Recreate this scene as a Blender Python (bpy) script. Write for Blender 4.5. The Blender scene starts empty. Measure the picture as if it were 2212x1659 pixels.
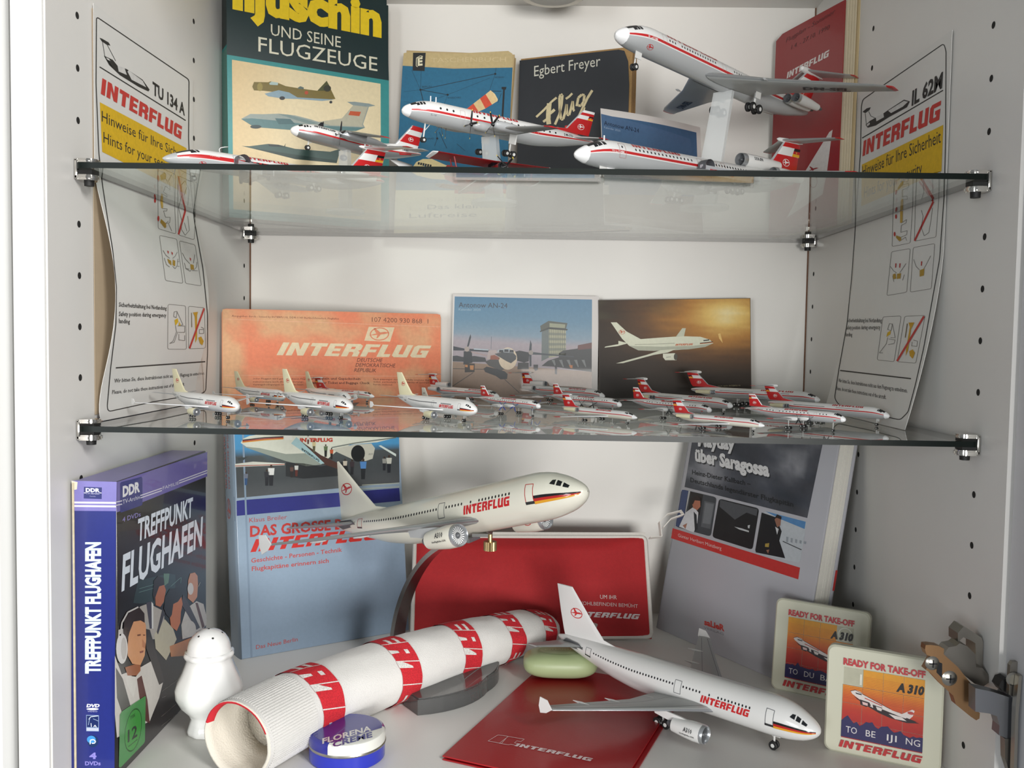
import bpy, bmesh, math, random
from mathutils import Vector, Matrix
from mathutils.geometry import tessellate_polygon
random.seed(7)
C = bpy.context.scene.collection
SC = bpy.context.scene
PI = math.pi
R = math.radians

# ---------------------------------------------------------------- camera, sky, lights, exposure
# world: X right, Y into the cabinet, Z up; x=0 left side panel, z=0 top of the middle glass shelf
W, D = 0.562, 0.359            # inner width, depth of back wall behind the glass front edges
FL = -0.220                    # cabinet floor
CEIL = 0.389
ZU = 0.1583                    # underside of the upper glass
GT = 0.0036                    # glass thickness
UP = ZU + GT                   # standing height on the upper glass
YF = -0.026                    # front edge of the side panels
CAM = Vector((0.2806, -0.5501, 0.0582))
PITCH, YAW, ROLL, FPX = -0.0503, -0.0148, 0.0157, 1939.17
IMW, IMH = 2212.0, 1659.0
_f = Vector((math.sin(YAW)*math.cos(PITCH), math.cos(YAW)*math.cos(PITCH), math.sin(PITCH)))
_r = Vector((math.cos(YAW), -math.sin(YAW), 0))
_u = _r.cross(_f)
_r, _u = _r*math.cos(ROLL)+_u*math.sin(ROLL), _u*math.cos(ROLL)-_r*math.sin(ROLL)
cd = bpy.data.cameras.new('camera'); cam = bpy.data.objects.new('camera', cd); C.objects.link(cam)
cd.sensor_width = 36; cd.lens = FPX/IMW*36; cd.clip_start = 0.01; cd.clip_end = 50
m = Matrix.Identity(4)
for i in range(3):
    m[i][0] = _r[i]; m[i][1] = _u[i]; m[i][2] = -_f[i]; m[i][3] = CAM[i]
cam.matrix_world = m
SC.camera = cam

wd = bpy.data.worlds.new('room'); SC.world = wd; wd.use_nodes = True
bg = wd.node_tree.nodes['Background']; bg.inputs[0].default_value = (0.93, 0.97, 1.0, 1); bg.inputs[1].default_value = 0.27

def area(name, loc, target, sx, sy, power, col=(1, 1, 1)):
    l = bpy.data.lights.new(name, 'AREA'); l.shape = 'RECTANGLE'; l.size = sx; l.size_y = sy; l.energy = power; l.color = col
    o = bpy.data.objects.new(name, l); C.objects.link(o); o.location = loc
    o.rotation_euler = (Vector(target)-Vector(loc)).to_track_quat('-Z', 'Y').to_euler()
    o['kind'] = 'helper'
    return o
area('window_light', (0.66, -2.3, -0.10), (0.28, 0.15, -0.08), 0.8, 0.55, 43, (1.0, 0.985, 0.96))
area('side_window_light', (1.20, -1.32, 0.85), (0.05, 0.10, -0.15), 0.35, 0.6, 25, (1.0, 0.985, 0.96))
area('far_window_light', (-0.9, -2.4, 0.1), (0.35, 0.2, -0.1), 0.6, 0.8, 18, (0.95, 0.98, 1.0))
SC.view_settings.view_transform = 'Standard'; SC.view_settings.look = 'None'
SC.view_settings.exposure = -0.05; SC.view_settings.gamma = 1.0; SC.view_settings.use_curve_mapping = False
SC.cycles.max_bounces = 10; SC.cycles.transparent_max_bounces = 24; SC.cycles.glossy_bounces = 5
SC.cycles.caustics_reflective = False; SC.cycles.caustics_refractive = False

# ---------------------------------------------------------------- rays of the calibrated view (used to measure, never to shear)
def ray(p):
    d = _f + _r*((p[0]-IMW/2)/FPX) - _u*((p[1]-IMH/2)/FPX)
    return d
def on_z(p, z):
    d = ray(p); return CAM + d*((z-CAM.z)/d.z)
def on_x(p, x):
    d = ray(p); return CAM + d*((x-CAM.x)/d.x)
def on_y(p, y):
    d = ray(p); return CAM + d*((y-CAM.y)/d.y)
def on_plane(p, o, n):
    d = ray(p); return CAM + d*((o-CAM).dot(n)/d.dot(n))
def base(u, y, z):
    """the point of height z at depth y that stands in image column u"""
    v = 800.0
    for _ in range(6):
        P = on_y((u, v), y); v = pix((P.x, y, z))[1]
    return on_y((u, v), y)
def pix(P):
    d = Vector(P)-CAM; z = d.dot(_f)
    return (IMW/2+FPX*d.dot(_r)/z, IMH/2-FPX*d.dot(_u)/z)

# ---------------------------------------------------------------- colours and materials
def lin(c):
    if isinstance(c, str):
        c = tuple(int(c[i:i+2], 16)/255 for i in (0, 2, 4))
    return tuple((x/12.92 if x <= 0.04045 else ((x+0.055)/1.055)**2.4) for x in c[:3])
_M = {}
def mat(name, col, rough=0.5, metal=0.0, coat=0.0, noise=0.0, nscale=200.0, bump=0.0, bscale=400.0, spec=0.5, sheen=0.0):
    if name in _M: return _M[name]
    m = bpy.data.materials.new(name); m.use_nodes = True; nt = m.node_tree; b = nt.nodes['Principled BSDF']
    c = lin(col)
    b.inputs['Base Color'].default_value = (*c, 1); b.inputs['Roughness'].default_value = rough; b.inputs['Metallic'].default_value = metal
    b.inputs['Coat Weight'].default_value = coat; b.inputs['Specular IOR Level'].default_value = spec
    if sheen: b.inputs['Sheen Weight'].default_value = sheen
    if noise or bump:
        tc = nt.nodes.new('ShaderNodeTexCoord')
    if noise:
        n = nt.nodes.new('ShaderNodeTexNoise'); n.inputs['Scale'].default_value = nscale; n.inputs['Detail'].default_value = 3
        nt.links.new(tc.outputs['Object'], n.inputs['Vector'])
        mx = nt.nodes.new('ShaderNodeMix'); mx.data_type = 'RGBA'
        mx.inputs[6].default_value = (*[x*(1-noise) for x in c], 1); mx.inputs[7].default_value = (*[min(1, x*(1+noise)) for x in c], 1)
        nt.links.new(n.outputs['Fac'], mx.inputs[0]); nt.links.new(mx.outputs[2], b.inputs['Base Color'])
    if bump:
        n2 = nt.nodes.new('ShaderNodeTexNoise'); n2.inputs['Scale'].default_value = bscale; n2.inputs['Detail'].default_value = 4
        nt.links.new(tc.outputs['Object'], n2.inputs['Vector'])
        bp = nt.nodes.new('ShaderNodeBump'); bp.inputs['Strength'].default_value = bump; bp.inputs['Distance'].default_value = 0.0004
        nt.links.new(n2.outputs['Fac'], bp.inputs['Height']); nt.links.new(bp.outputs['Normal'], b.inputs['Normal'])
    _M[name] = m
    return m
def printed(name, rough=0.45, coat=0.0, noise=0.05, nscale=300.0, spec=0.5):
    """ink on a surface: colours come from the mesh's colour attribute, with a little paper grain"""
    if name in _M: return _M[name]
    m = bpy.data.materials.new(name); m.use_nodes = True; nt = m.node_tree; b = nt.nodes['Principled BSDF']
    b.inputs['Roughness'].default_value = rough; b.inputs['Coat Weight'].default_value = coat; b.inputs['Specular IOR Level'].default_value = spec
    a = nt.nodes.new('ShaderNodeAttribute'); a.attribute_name = 'ink'
    tc = nt.nodes.new('ShaderNodeTexCoord'); n = nt.nodes.new('ShaderNodeTexNoise'); n.inputs['Scale'].default_value = nscale; n.inputs['Detail'].default_value = 4
    nt.links.new(tc.outputs['Object'], n.inputs['Vector'])
    mr = nt.nodes.new('ShaderNodeMapRange'); mr.inputs[1].default_value = 0.3; mr.inputs[2].default_value = 0.7
    mr.inputs[3].default_value = 1-noise; mr.inputs[4].default_value = 1+noise
    nt.links.new(n.outputs['Fac'], mr.inputs[0])
    vm = nt.nodes.new('ShaderNodeVectorMath'); vm.operation = 'SCALE'
    nt.links.new(a.outputs['Color'], vm.inputs[0]); nt.links.new(mr.outputs[0], vm.inputs['Scale'])
    nt.links.new(vm.outputs[0], b.inputs['Base Color'])
    _M[name] = m
    return m
def glass_mats():
    m = bpy.data.materials.new('clear_shelf_glass'); m.use_nodes = True; nt = m.node_tree; N = nt.nodes; L = nt.links
    N.remove(N['Principled BSDF']); out = N['Material Output']
    g = N.new('ShaderNodeNewGeometry'); dp = N.new('ShaderNodeVectorMath'); dp.operation = 'DOT_PRODUCT'
    L.new(g.outputs['Incoming'], dp.inputs[0]); L.new(g.outputs['Normal'], dp.inputs[1])
    ab = N.new('ShaderNodeMath'); ab.operation = 'ABSOLUTE'; L.new(dp.outputs['Value'], ab.inputs[0])
    om = N.new('ShaderNodeMath'); om.operation = 'SUBTRACT'; om.inputs[0].default_value = 1; L.new(ab.outputs[0], om.inputs[1])
    pw = N.new('ShaderNodeMath'); pw.operation = 'POWER'; pw.inputs[1].default_value = 5; L.new(om.outputs[0], pw.inputs[0])
    ma = N.new('ShaderNodeMath'); ma.operation = 'MULTIPLY_ADD'; ma.inputs[1].default_value = 0.96; ma.inputs[2].default_value = 0.04; L.new(pw.outputs[0], ma.inputs[0])
    t = N.new('ShaderNodeBsdfTransparent'); t.inputs[0].default_value = (0.93, 0.965, 0.945, 1)
    gl = N.new('ShaderNodeBsdfGlossy'); gl.inputs['Roughness'].default_value = 0.012; gl.inputs[0].default_value = (1, 1, 1, 1)
    mx = N.new('ShaderNodeMixShader'); L.new(ma.outputs[0], mx.inputs[0]); L.new(t.outputs[0], mx.inputs[1]); L.new(gl.outputs[0], mx.inputs[2])
    L.new(mx.outputs[0], out.inputs['Surface'])
    return m
GLASS = glass_mats()

# ---------------------------------------------------------------- objects
def tag(o, label=None, cat=None, group=None, kind=None):
    if label: o['label'] = label
    if cat: o['category'] = cat
    if group: o['group'] = group
    if kind: o['kind'] = kind
    return o
def thing(name, label, cat, loc=(0, 0, 0), rot=(0, 0, 0), group=None, scale=1):
    o = bpy.data.objects.new(name, None); C.objects.link(o); o.location = loc; o.rotation_euler = rot; o.scale = (scale,)*3
    o.empty_display_size = 0.02
    return tag(o, label, cat, group)
def obj(name, verts, faces, mats, fm=None, parent=None, smooth=False, sharp=None):
    me = bpy.data.meshes.new(name); me.from_pydata([tuple(v) for v in verts], [], faces)
    if not isinstance(mats, (list, tuple)): mats = [mats]
    for m in mats: me.materials.append(m)
    if fm: me.polygons.foreach_set('material_index', fm)
    if smooth: me.polygons.foreach_set('use_smooth', [True]*len(me.polygons))
    if sharp is not None and smooth: me.set_sharp_from_angle(angle=R(sharp))
    me.update()
    o = bpy.data.objects.new(name, me); C.objects.link(o)
    if parent: o.parent = parent
    return o
class MB:
    """collects simple solids into one mesh"""
    def __init__(s): s.v = []; s.f = []; s.m = []
    def add(s, v, f, m=0):
        n = len(s.v); s.v += [Vector(x) for x in v]; s.f += [[i+n for i in q] for q in f]; s.m += [m]*len(f); return s
    def box(s, c, d, m=0, rot=None):
        v = []
        for x in (-.5, .5):
            for y in (-.5, .5):
                for z in (-.5, .5):
                    p = Vector((x*d[0], y*d[1], z*d[2]))
                    if rot: p = rot @ p
                    v.append(p+Vector(c))
        return s.add(v, [(0, 1, 3, 2), (4, 6, 7, 5), (0, 4, 5, 1), (2, 3, 7, 6), (0, 2, 6, 4), (1, 5, 7, 3)], m)
    def tube(s, a, b, r0, r1=None, n=12, m=0, caps=True):
        a, b = Vector(a), Vector(b); r1 = r0 if r1 is None else r1
        d = (b-a).normalized(); u = d.orthogonal().normalized(); w = d.cross(u)
        v = []
        for P, r in ((a, r0), (b, r1)):
            for i in range(n):
                t = 2*PI*i/n; v.append(P+u*(r*math.cos(t))+w*(r*math.sin(t)))
        f = [(i, (i+1) % n, n+(i+1) % n, n+i) for i in range(n)]
        if caps: f += [tuple(range(n-1, -1, -1)), tuple(range(n, 2*n))]
        return s.add(v, f, m)
    def lathe(s, a, d, prof, n=20, m=0, ms=None):
        """prof: (distance along d, radius)"""
        a = Vector(a); d = Vector(d).normalized(); u = d.orthogonal().normalized(); w = d.cross(u)
        v = []; f = []; base = len(prof)
        for t, r in prof:
            for i in range(n):
                q = 2*PI*i/n; v.append(a+d*t+u*(r*math.cos(q))+w*(r*math.sin(q)))
        k = len(s.v)
        for j in range(base-1):
            ff = [(j*n+i, j*n+(i+1) % n, (j+1)*n+(i+1) % n, (j+1)*n+i) for i in range(n)]
            s.add([], [], 0)
            s.f += [[q+k for q in x] for x in ff]; s.m += [ms[j] if ms else m]*n
        s.v += v
        return s
    def strip(s, pts, width, thick, up=(0, 0, 1), m=0):
        """a flat band swept along pts; width across `side`, thickness along its normal"""
        v = []; P = [Vector(p) for p in pts]; side = Vector(up).normalized()
        for i, p in enumerate(P):
            t = (P[min(i+1, len(P)-1)]-P[max(i-1, 0)]).normalized(); nn = t.cross(side).normalized()
            for a, b in ((-1, -1), (1, -1), (1, 1), (-1, 1)): v.append(p+side*(a*width/2)+nn*(b*thick/2))
        f = []
        for i in range(len(P)-1):
            for k in range(4): f.append((i*4+k, i*4+(k+1) % 4, i*4+4+(k+1) % 4, i*4+4+k))
        f += [(3, 2, 1, 0), tuple(len(P)*4-4+k for k in range(4))]
        return s.add(v, f, m)
    def build(s, name, mats, parent=None, smooth=False, sharp=35):
        o = obj(name, s.v, s.f, mats, s.m, parent, smooth, sharp if smooth else None)
        bm = bmesh.new(); bm.from_mesh(o.data); bmesh.ops.recalc_face_normals(bm, faces=bm.faces); bm.to_mesh(o.data); bm.free()
        return o
def rbox(name, c, d, mt, parent=None, bev=0.001, seg=2, rot=None):
    bm = bmesh.new(); bmesh.ops.create_cube(bm, size=1)
    for v in bm.verts: v.co = Vector((v.co.x*d[0], v.co.y*d[1], v.co.z*d[2]))
    if bev: bmesh.ops.bevel(bm, geom=list(bm.edges), offset=bev, segments=seg, affect='EDGES', profile=0.5)
    for v in bm.verts:
        p = v.co
        if rot: p = rot @ p
        v.co = p+Vector(c)
    me = bpy.data.meshes.new(name); bm.to_mesh(me); bm.free(); me.materials.append(mt)
    me.polygons.foreach_set('use_smooth', [True]*len(me.polygons)); me.set_sharp_from_angle(angle=R(40))
    o = bpy.data.objects.new(name, me); C.objects.link(o)
    if parent: o.parent = parent
    return o
def copy_tree(o, parent=None):
    c = o.copy(); C.objects.link(c)
    if parent: c.parent = parent
    for ch in list(o.children): copy_tree(ch, c)
    return c

# ---------------------------------------------------------------- printing
_T = {}
_cap = {}
def glyphs(s, bold, res=2):
    k = (s, round(bold, 3), res)
    if k in _T: return _T[k]
    cu = bpy.data.curves.new('t', 'FONT'); cu.body = s; cu.size = 1; cu.offset = bold; cu.resolution_u = res; cu.fill_mode = 'FRONT'
    o = bpy.data.objects.new('t', cu); C.objects.link(o)
    me = bpy.data.meshes.new_from_object(o)
    v = [(p.co.x, p.co.y) for p in me.vertices]; f = [tuple(p.vertices) for p in me.polygons]
    bpy.data.meshes.remove(me); bpy.data.objects.remove(o); bpy.data.curves.remove(cu)
    _T[k] = (v, f)
    return _T[k]
def capheight():
    if 'h' not in _cap:
        v, f = glyphs('H', 0); _cap['h'] = max(p[1] for p in v)-min(p[1] for p in v)
    return _cap['h']
_L = {   # blocky slanted capitals of the airline's word mark
 'I': (.34, [[(0, 0), (0, 1), (.3, 1), (.3, 0)]]),
 'N': (.88, [[(0, 0), (0, 1), (.3, 1), (.55, .45), (.55, 1), (.84, 1), (.84, 0), (.56, 0), (.29, .58), (.29, 0)]]),
 'T': (.80, [[(0, 1), (.78, 1), (.78, .74), (.54, .74), (.54, 0), (.24, 0), (.24, .74), (0, .74)]]),
 'E': (.74, [[(0, 0), (0, 1), (.7, 1), (.7, .79), (.3, .79), (.3, .61), (.64, .61), (.64, .4), (.3, .4), (.3, .21), (.7, .21), (.7, 0)]]),
 'R': (.86, [[(0, 0), (0, 1), (.66, 1), (.82, .86), (.82, .56), (.7, .46), (.82, .36), (.82, 0), (.53, 0), (.53, .3), (.44, .36), (.3, .36), (.3, 0)], [(.3, .58), (.5, .58), (.5, .77), (.3, .77)]]),
 'F': (.74, [[(0, 0), (0, 1), (.72, 1), (.72, .78), (.3, .78), (.3, .58), (.66, .58), (.66, .36), (.3, .36), (.3, 0)]]),
 'L': (.66, [[(0, 0), (0, 1), (.3, 1), (.3, .24), (.64, .24), (.64, 0)]]),
 'U': (.86, [[(0, .14), (0, 1), (.3, 1), (.3, .24), (.53, .24), (.53, 1), (.82, 1), (.82, 0), (.14, 0)]]),
 'G': (.88, [[(0, .14), (0, .86), (.14, 1), (.84, 1), (.84, .76), (.3, .76), (.3, .24), (.55, .24), (.55, .38), (.44, .38), (.44, .58), (.84, .58), (.84, 0), (.14, 0)]]),
}
def tess(loops):
    vs = [Vector((p[0], p[1], 0)) for l in loops for p in l]
    return vs, tessellate_polygon([[Vector((p[0], p[1], 0)) for p in l] for l in loops])
BIRD = [(-1.15, -.12), (-.35, .1), (-.62, .8), (-.38, .76), (.08, .2), (.62, .26), (1.1, .1), (.62, -.02), (.12, -.08), (-.2, -.5), (-.36, -.5), (-.24, -.1)]
class Pr:
    """flat print: polygons with an ink colour and a layer, laid on any surface by a mapping"""
    def __init__(s, at=None): s.v = []; s.f = []; s.c = []; s.at = at or (lambda p: p)
    def P(s, pts): return [s.at(p) for p in pts]
    def raw(s, vs, fs, col, lay):
        n = len(s.v); s.v += [(p[0], p[1], lay) for p in vs]
        s.f += [tuple(i+n for i in q) for q in fs]; c = lin(col); s.c += [c]*len(vs)
    def poly(s, pts, col, lay=1, holes=()):
        loops = [s.P(pts)]+[s.P(h) for h in holes]
        vs, t = tess(loops); s.raw([(v.x, v.y) for v in vs], [tuple(q) for q in t], col, lay); return s
    def strip(s, a, b, w0, w1, col, lay=1, n=12):
        """long bar between px points a and b, subdivided (for curved surfaces)"""
        vs = []; fs = []
        for i in range(n+1):
            t = i/n; x = a[0]+(b[0]-a[0])*t; y = a[1]+(b[1]-a[1])*t
            vs += s.P([(x, y+w0), (x, y+w1)])
            if i: k = 2*i; fs.append((k-2, k, k+1, k-1))
        s.raw(vs, fs, col, lay); return s
    def img(s, quad, nx, ny, fn, lay=0):
        """quad in authoring coords TL,TR,BR,BL; fn(u,v)->sRGB tuple, v from the top"""
        a, b, c, d = [Vector((*q, 0)) for q in quad]; base = len(s.v)
        for j in range(ny+1):
            for i in range(nx+1):
                u, v = i/nx, j/ny; p = a.lerp(b, u).lerp(d.lerp(c, u), v); q = s.at((p.x, p.y))
                s.v.append((q[0], q[1], lay)); s.c.append(lin(fn(u, v)))
        for j in range(ny):
            for i in range(nx):
                k = base+j*(nx+1)+i; s.f.append((k, k+1, k+nx+2, k+nx+1))
        return s
    def ell(s, c, rx, ry, col, lay=1, rot=0, n=20, ring=0, arc=None):
        def q(k, n=n):
            t = 2*PI*k/n; x, y = rx*math.cos(t), ry*math.sin(t); return (c[0]+x*math.cos(rot)-y*math.sin(rot), c[1]+x*math.sin(rot)+y*math.cos(rot))
        o = [q(k) for k in range(n)]
        if ring:
            z = 1-ring
            i_ = [(c[0]+(p[0]-c[0])*z, c[1]+(p[1]-c[1])*z) for p in o]
            s.raw(s.P(o)+s.P(i_), [(k, (k+1) % n, n+(k+1) % n, n+k) for k in range(n)], col, lay)
        else: s.raw(s.P(o), [tuple(range(n))], col, lay)
        return s
    def line(s, pts, w, col, lay=1):
        for a, b in zip(pts, pts[1:]):
            dx, dy = b[0]-a[0], b[1]-a[1]; l = math.hypot(dx, dy) or 1; nx, ny = -dy/l*w/2, dx/l*w/2
            s.raw(s.P([(a[0]+nx, a[1]+ny), (b[0]+nx, b[1]+ny), (b[0]-nx, b[1]-ny), (a[0]-nx, a[1]-ny)]), [(0, 1, 2, 3)], col, lay)
        return s
    def _lay(s, v, f, w, p0, p1, hv, cap, col, lay, shear):
        # p0,p1: baseline ends (surface coords), hv: cap-height vector (surface coords)
        ex = ((p1[0]-p0[0])/w, (p1[1]-p0[1])/w); ey = (hv[0]/cap, hv[1]/cap)
        s.raw([(p0[0]+ex[0]*(x+shear*y)+ey[0]*y, p0[1]+ex[1]*(x+shear*y)+ey[1]*y) for x, y in v], f, col, lay)
    def text(s, t, a, b, h, col, lay=2, bold=0.0, shear=0.0, res=2, up=None):
        """a,b authoring-space baseline ends; h cap height in authoring units (photo px: up = -y); up: authoring up-vector"""
        v, f = glyphs(t, bold, res)
        if not v: return s
        x0 = min(p[0] for p in v); x1 = max(p[0] for p in v)
        v = [(p[0]-x0, p[1]) for p in v]
        up = up or (0, -1)
        p0, p1, ph = s.at(a), s.at(b), s.at((a[0]+up[0]*h, a[1]+up[1]*h))
        s._lay(v, f, x1-x0, p0, p1, (ph[0]-p0[0], ph[1]-p0[1]), capheight(), col, lay, shear); return s
    def logo(s, a, b, h, col, lay=2, shear=0.3, up=None, word='INTERFLUG', gap=.08):
        x = 0; V = []; F = []
        for ch in word:
            w, loops = _L[ch]; vs, t = tess(loops); n = len(V); V += [(p.x+x, p.y) for p in vs]; F += [tuple(i+n for i in q) for q in t]; x += w+gap
        up = up or (0, -1)
        p0, p1, ph = s.at(a), s.at(b), s.at((a[0]+up[0]*h, a[1]+up[1]*h))
        s._lay(V, F, x-gap, p0, p1, (ph[0]-p0[0], ph[1]-p0[1]), 1.0, col, lay, shear); return s
    def bird(s, c, r, col, lay=2, ang=0, sy=-1, ring=True, sq=.68):
        ca, sa = math.cos(ang), math.sin(ang)
        def q(x, y): return (c[0]+r*(x*ca-y*sa), c[1]+sy*r*(x*sa+y*ca))
        s.poly([q(x*.95, y*.8) for x, y in BIRD], col, lay)
        if ring:
            n = 24; o = [q(math.cos(2*PI*k/n), sq*math.sin(2*PI*k/n)) for k in range(n)]; i_ = [q(.88*math.cos(2*PI*k/n), sq*.85*math.sin(2*PI*k/n)) for k in range(n)]
            s.raw(s.P(o)+s.P(i_), [(k, (k+1) % n, n+(k+1) % n, n+k) for k in range(n)], col, lay)
        return s
    def refine(s, mx):
        """split faces until no edge is longer than mx, so the print can follow a round surface"""
        out = []; mid = {}
        st = [t for f in s.f for t in ([f] if len(f) == 3 else [(f[0], f[i], f[i+1]) for i in range(1, len(f)-1)])]
        while st:
            t = st.pop(); e = [(math.hypot(s.v[t[i]][0]-s.v[t[(i+1) % 3]][0], s.v[t[i]][1]-s.v[t[(i+1) % 3]][1]), i) for i in range(3)]; l, i = max(e)
            if l <= mx: out.append(t); continue
            a, b, c = t[i], t[(i+1) % 3], t[(i+2) % 3]; k = (min(a, b), max(a, b))
            if k not in mid: mid[k] = len(s.v); s.v.append(tuple((s.v[a][q]+s.v[b][q])/2 for q in range(3))); s.c.append(s.c[a])
            m = mid[k]; st += [(a, m, c), (m, b, c)]
        s.f = out; return s
    def build(s, name, parent, mapf, mt, eps=0.00007):
        V = [mapf(x, y, (l+1)*eps) for x, y, l in s.v]
        me = bpy.data.meshes.new(name); me.from_pydata([tuple(v) for v in V], [], s.f); me.materials.append(mt)
        ca = me.color_attributes.new('ink', 'FLOAT_COLOR', 'POINT')
        ca.data.foreach_set('color', [x for c in s.c for x in (*c, 1.0)])
        me.update()
        o = bpy.data.objects.new(name, me); C.objects.link(o)
        if parent: o.parent = parent
        return o
INK = printed('printed_ink', 0.42, 0.15)
INKM = printed('matt_printed_ink', 0.65, 0.0, 0.07)
INKG = printed('glossy_printed_ink', 0.22, 0.4, 0.03)

class Cover:
    """an upright sheet: local x along its width, local z up, front = local -y.  Built from three points measured on the support."""
    def __init__(s, bl, br, lean=0.0, roll=0.0):
        s.bl, s.br = Vector(bl), Vector(br); d = s.br-s.bl; s.w = math.hypot(d.x, d.y); s.yaw = math.atan2(d.y, d.x)
        s.rot = (-R(lean), R(roll), s.yaw)      # lean: top goes back
        from mathutils import Euler
        s.M = Matrix.Translation(s.bl) @ Euler((-R(lean), R(roll), s.yaw), 'XYZ').to_matrix().to_4x4()
        s.Mi = s.M.inverted()
    def at(s, p, y=0.0):
        o = s.M @ Vector((0, y, 0)); n = (s.M.to_3x3() @ Vector((0, 1, 0)))
        q = s.Mi @ on_plane(p, o, n); return (q.x, q.z)
    def root(s, name, label, cat, group=None):
        return thing(name, label, cat, s.bl, s.rot, group)
def flat(y=0.0):
    return lambda x, z, e: Vector((x, y-e, z))
def flatc(H, y=0.0):
    return lambda x, z, e: Vector((x, y-e, min(z, H-.0006)))
# ---------------------------------------------------------------- the cabinet
white = mat('white_melamine', 'dedcd8', 0.42, noise=0.015, nscale=30, bump=0.08, bscale=900)
whitef = mat('white_lacquer_front', 'e8e8e6', 0.35)
backm = mat('white_back_panel', 'e2dfd9', 0.5, noise=0.02, nscale=25, bump=0.1, bscale=700)
dark_hole = mat('dark_hole', '1c1a18', 0.9)
raw_edge = mat('raw_chipboard_edge', '6b4a35', 0.8, noise=0.3, nscale=400)
PT = 0.0195
def struct(o, name=None):
    o['kind'] = 'structure'; return o
struct(MB().box((-PT/2, (YF+D)/2, (CEIL+FL)/2), (PT, D-YF, CEIL-FL+0.04)).build('wall_left', white))
struct(MB().box((W+PT/2, (YF+D)/2, (CEIL+FL)/2), (PT, D-YF, CEIL-FL+0.04)).build('wall_right', white))
struct(MB().box((W/2, D+0.004, (CEIL+FL)/2), (W+2*PT, 0.008, CEIL-FL+0.04)).build('wall_back', backm))
struct(MB().box((W/2, (YF+D)/2, FL-0.0095), (W-0.0002, D-YF-0.0002, 0.019)).build('floor', white))
struct(MB().box((W/2, (YF+D)/2, CEIL+0.0095), (W-0.0002, D-YF-0.0002, 0.019)).build('ceiling', white))
# thin raw seams where the side panels meet the back panel
for nm, x in (('trim_1', 0.0006), ('trim_2', W-0.0006)):
    struct(MB().box((x, D-0.0005, (CEIL+FL)/2), (0.0012, 0.001, CEIL-FL)).build(nm, raw_edge))
# bright front edge band of the left panel, door frame beside it, front edge of the right panel
struct(rbox('trim_3', (-PT/2-0.0005, YF-0.0012, 0.09), (PT-0.001, 0.0022, 0.72), whitef, None, 0.0006))
struct(rbox('door_1', (W+0.0022+0.0095, YF-0.003-0.149, 0.085), (0.019, 0.298, 0.70), mat('white_door_panel', 'd3d4d8', 0.4), None, 0.001))
struct(rbox('trim_4', (-PT-0.0245, YF-0.006, 0.09), (0.045, 0.018, 0.72), whitef, None, 0.0012))
# shelf-pin holes: three rows of drilled holes in each side panel (flat discs, the shade of the bore put in as near-black)
def holes(x, y, z0, ks, sgn, par):
    for k in ks:
        z = z0-0.032*k
        if not (FL+0.01 < z < CEIL-0.01): continue
        b = MB(); n = 12; r = 0.0022
        v = []; 
        for q in range(n):
            t = 2*PI*q/n; v.append((x+sgn*0.00012, y+r*math.cos(t), z+r*math.sin(t)))
        b.add(v, [tuple(range(n))]); o = b.build('pin_hole', dark_hole, par)
wl = bpy.data.objects['wall_left']; wr = bpy.data.objects['wall_right']
for par, x, sg in ((wl, 0, 1), (wr, W, -1)):
    holes(x, 0.011, 0.2535, range(-4, 15), sg, par)
    holes(x, 0.2061, 0.3176, range(-2, 16), sg, par)
    holes(x, 0.3404, 0.3504, range(-1, 18), sg, par)

# ---------------------------------------------------------------- glass shelves and their clips
edge_m = mat('dark_green_glass_edge', '0b1411', 0.3, spec=0.18)
chrome = mat('chrome', 'c9c6c0', 0.12, 1.0)
chrome2 = mat('satin_nickel', 'b4b0a6', 0.28, 1.0)
rubber = mat('black_rubber', '151515', 0.6)
def shelf(name, zt, label):
    x0, x1, y0, y1, r = 0.0032, W-0.0032, 0.0, D-0.004, 0.004
    zb = zt-GT
    pts = []
    for cx, cy, a0 in ((x0+r, y0+r, 180), (x1-r, y0+r, 270), (x1-r, y1-r, 0), (x0+r, y1-r, 90)):
        for k in range(5):
            t = R(a0+k*22.5); pts.append((cx+r*math.cos(t), cy+r*math.sin(t)))
    n = len(pts); V = [(x, y, zb) for x, y in pts]+[(x, y, zt) for x, y in pts]
    F = [tuple(range(n-1, -1, -1)), tuple(range(n, 2*n))]+[(i, (i+1) % n, n+(i+1) % n, n+i) for i in range(n)]
    o = obj(name, V, F, [GLASS, edge_m], [0, 0]+[1]*n)
    return tag(o, label, 'shelf', 'clear glass shelves')
shelf('glass_shelf', UP, 'upper clear glass shelf with dark green edge, above eye level')
shelf('glass_shelf', 0.0, 'lower clear glass shelf with dark green edge, carrying the small airliners')
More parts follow.
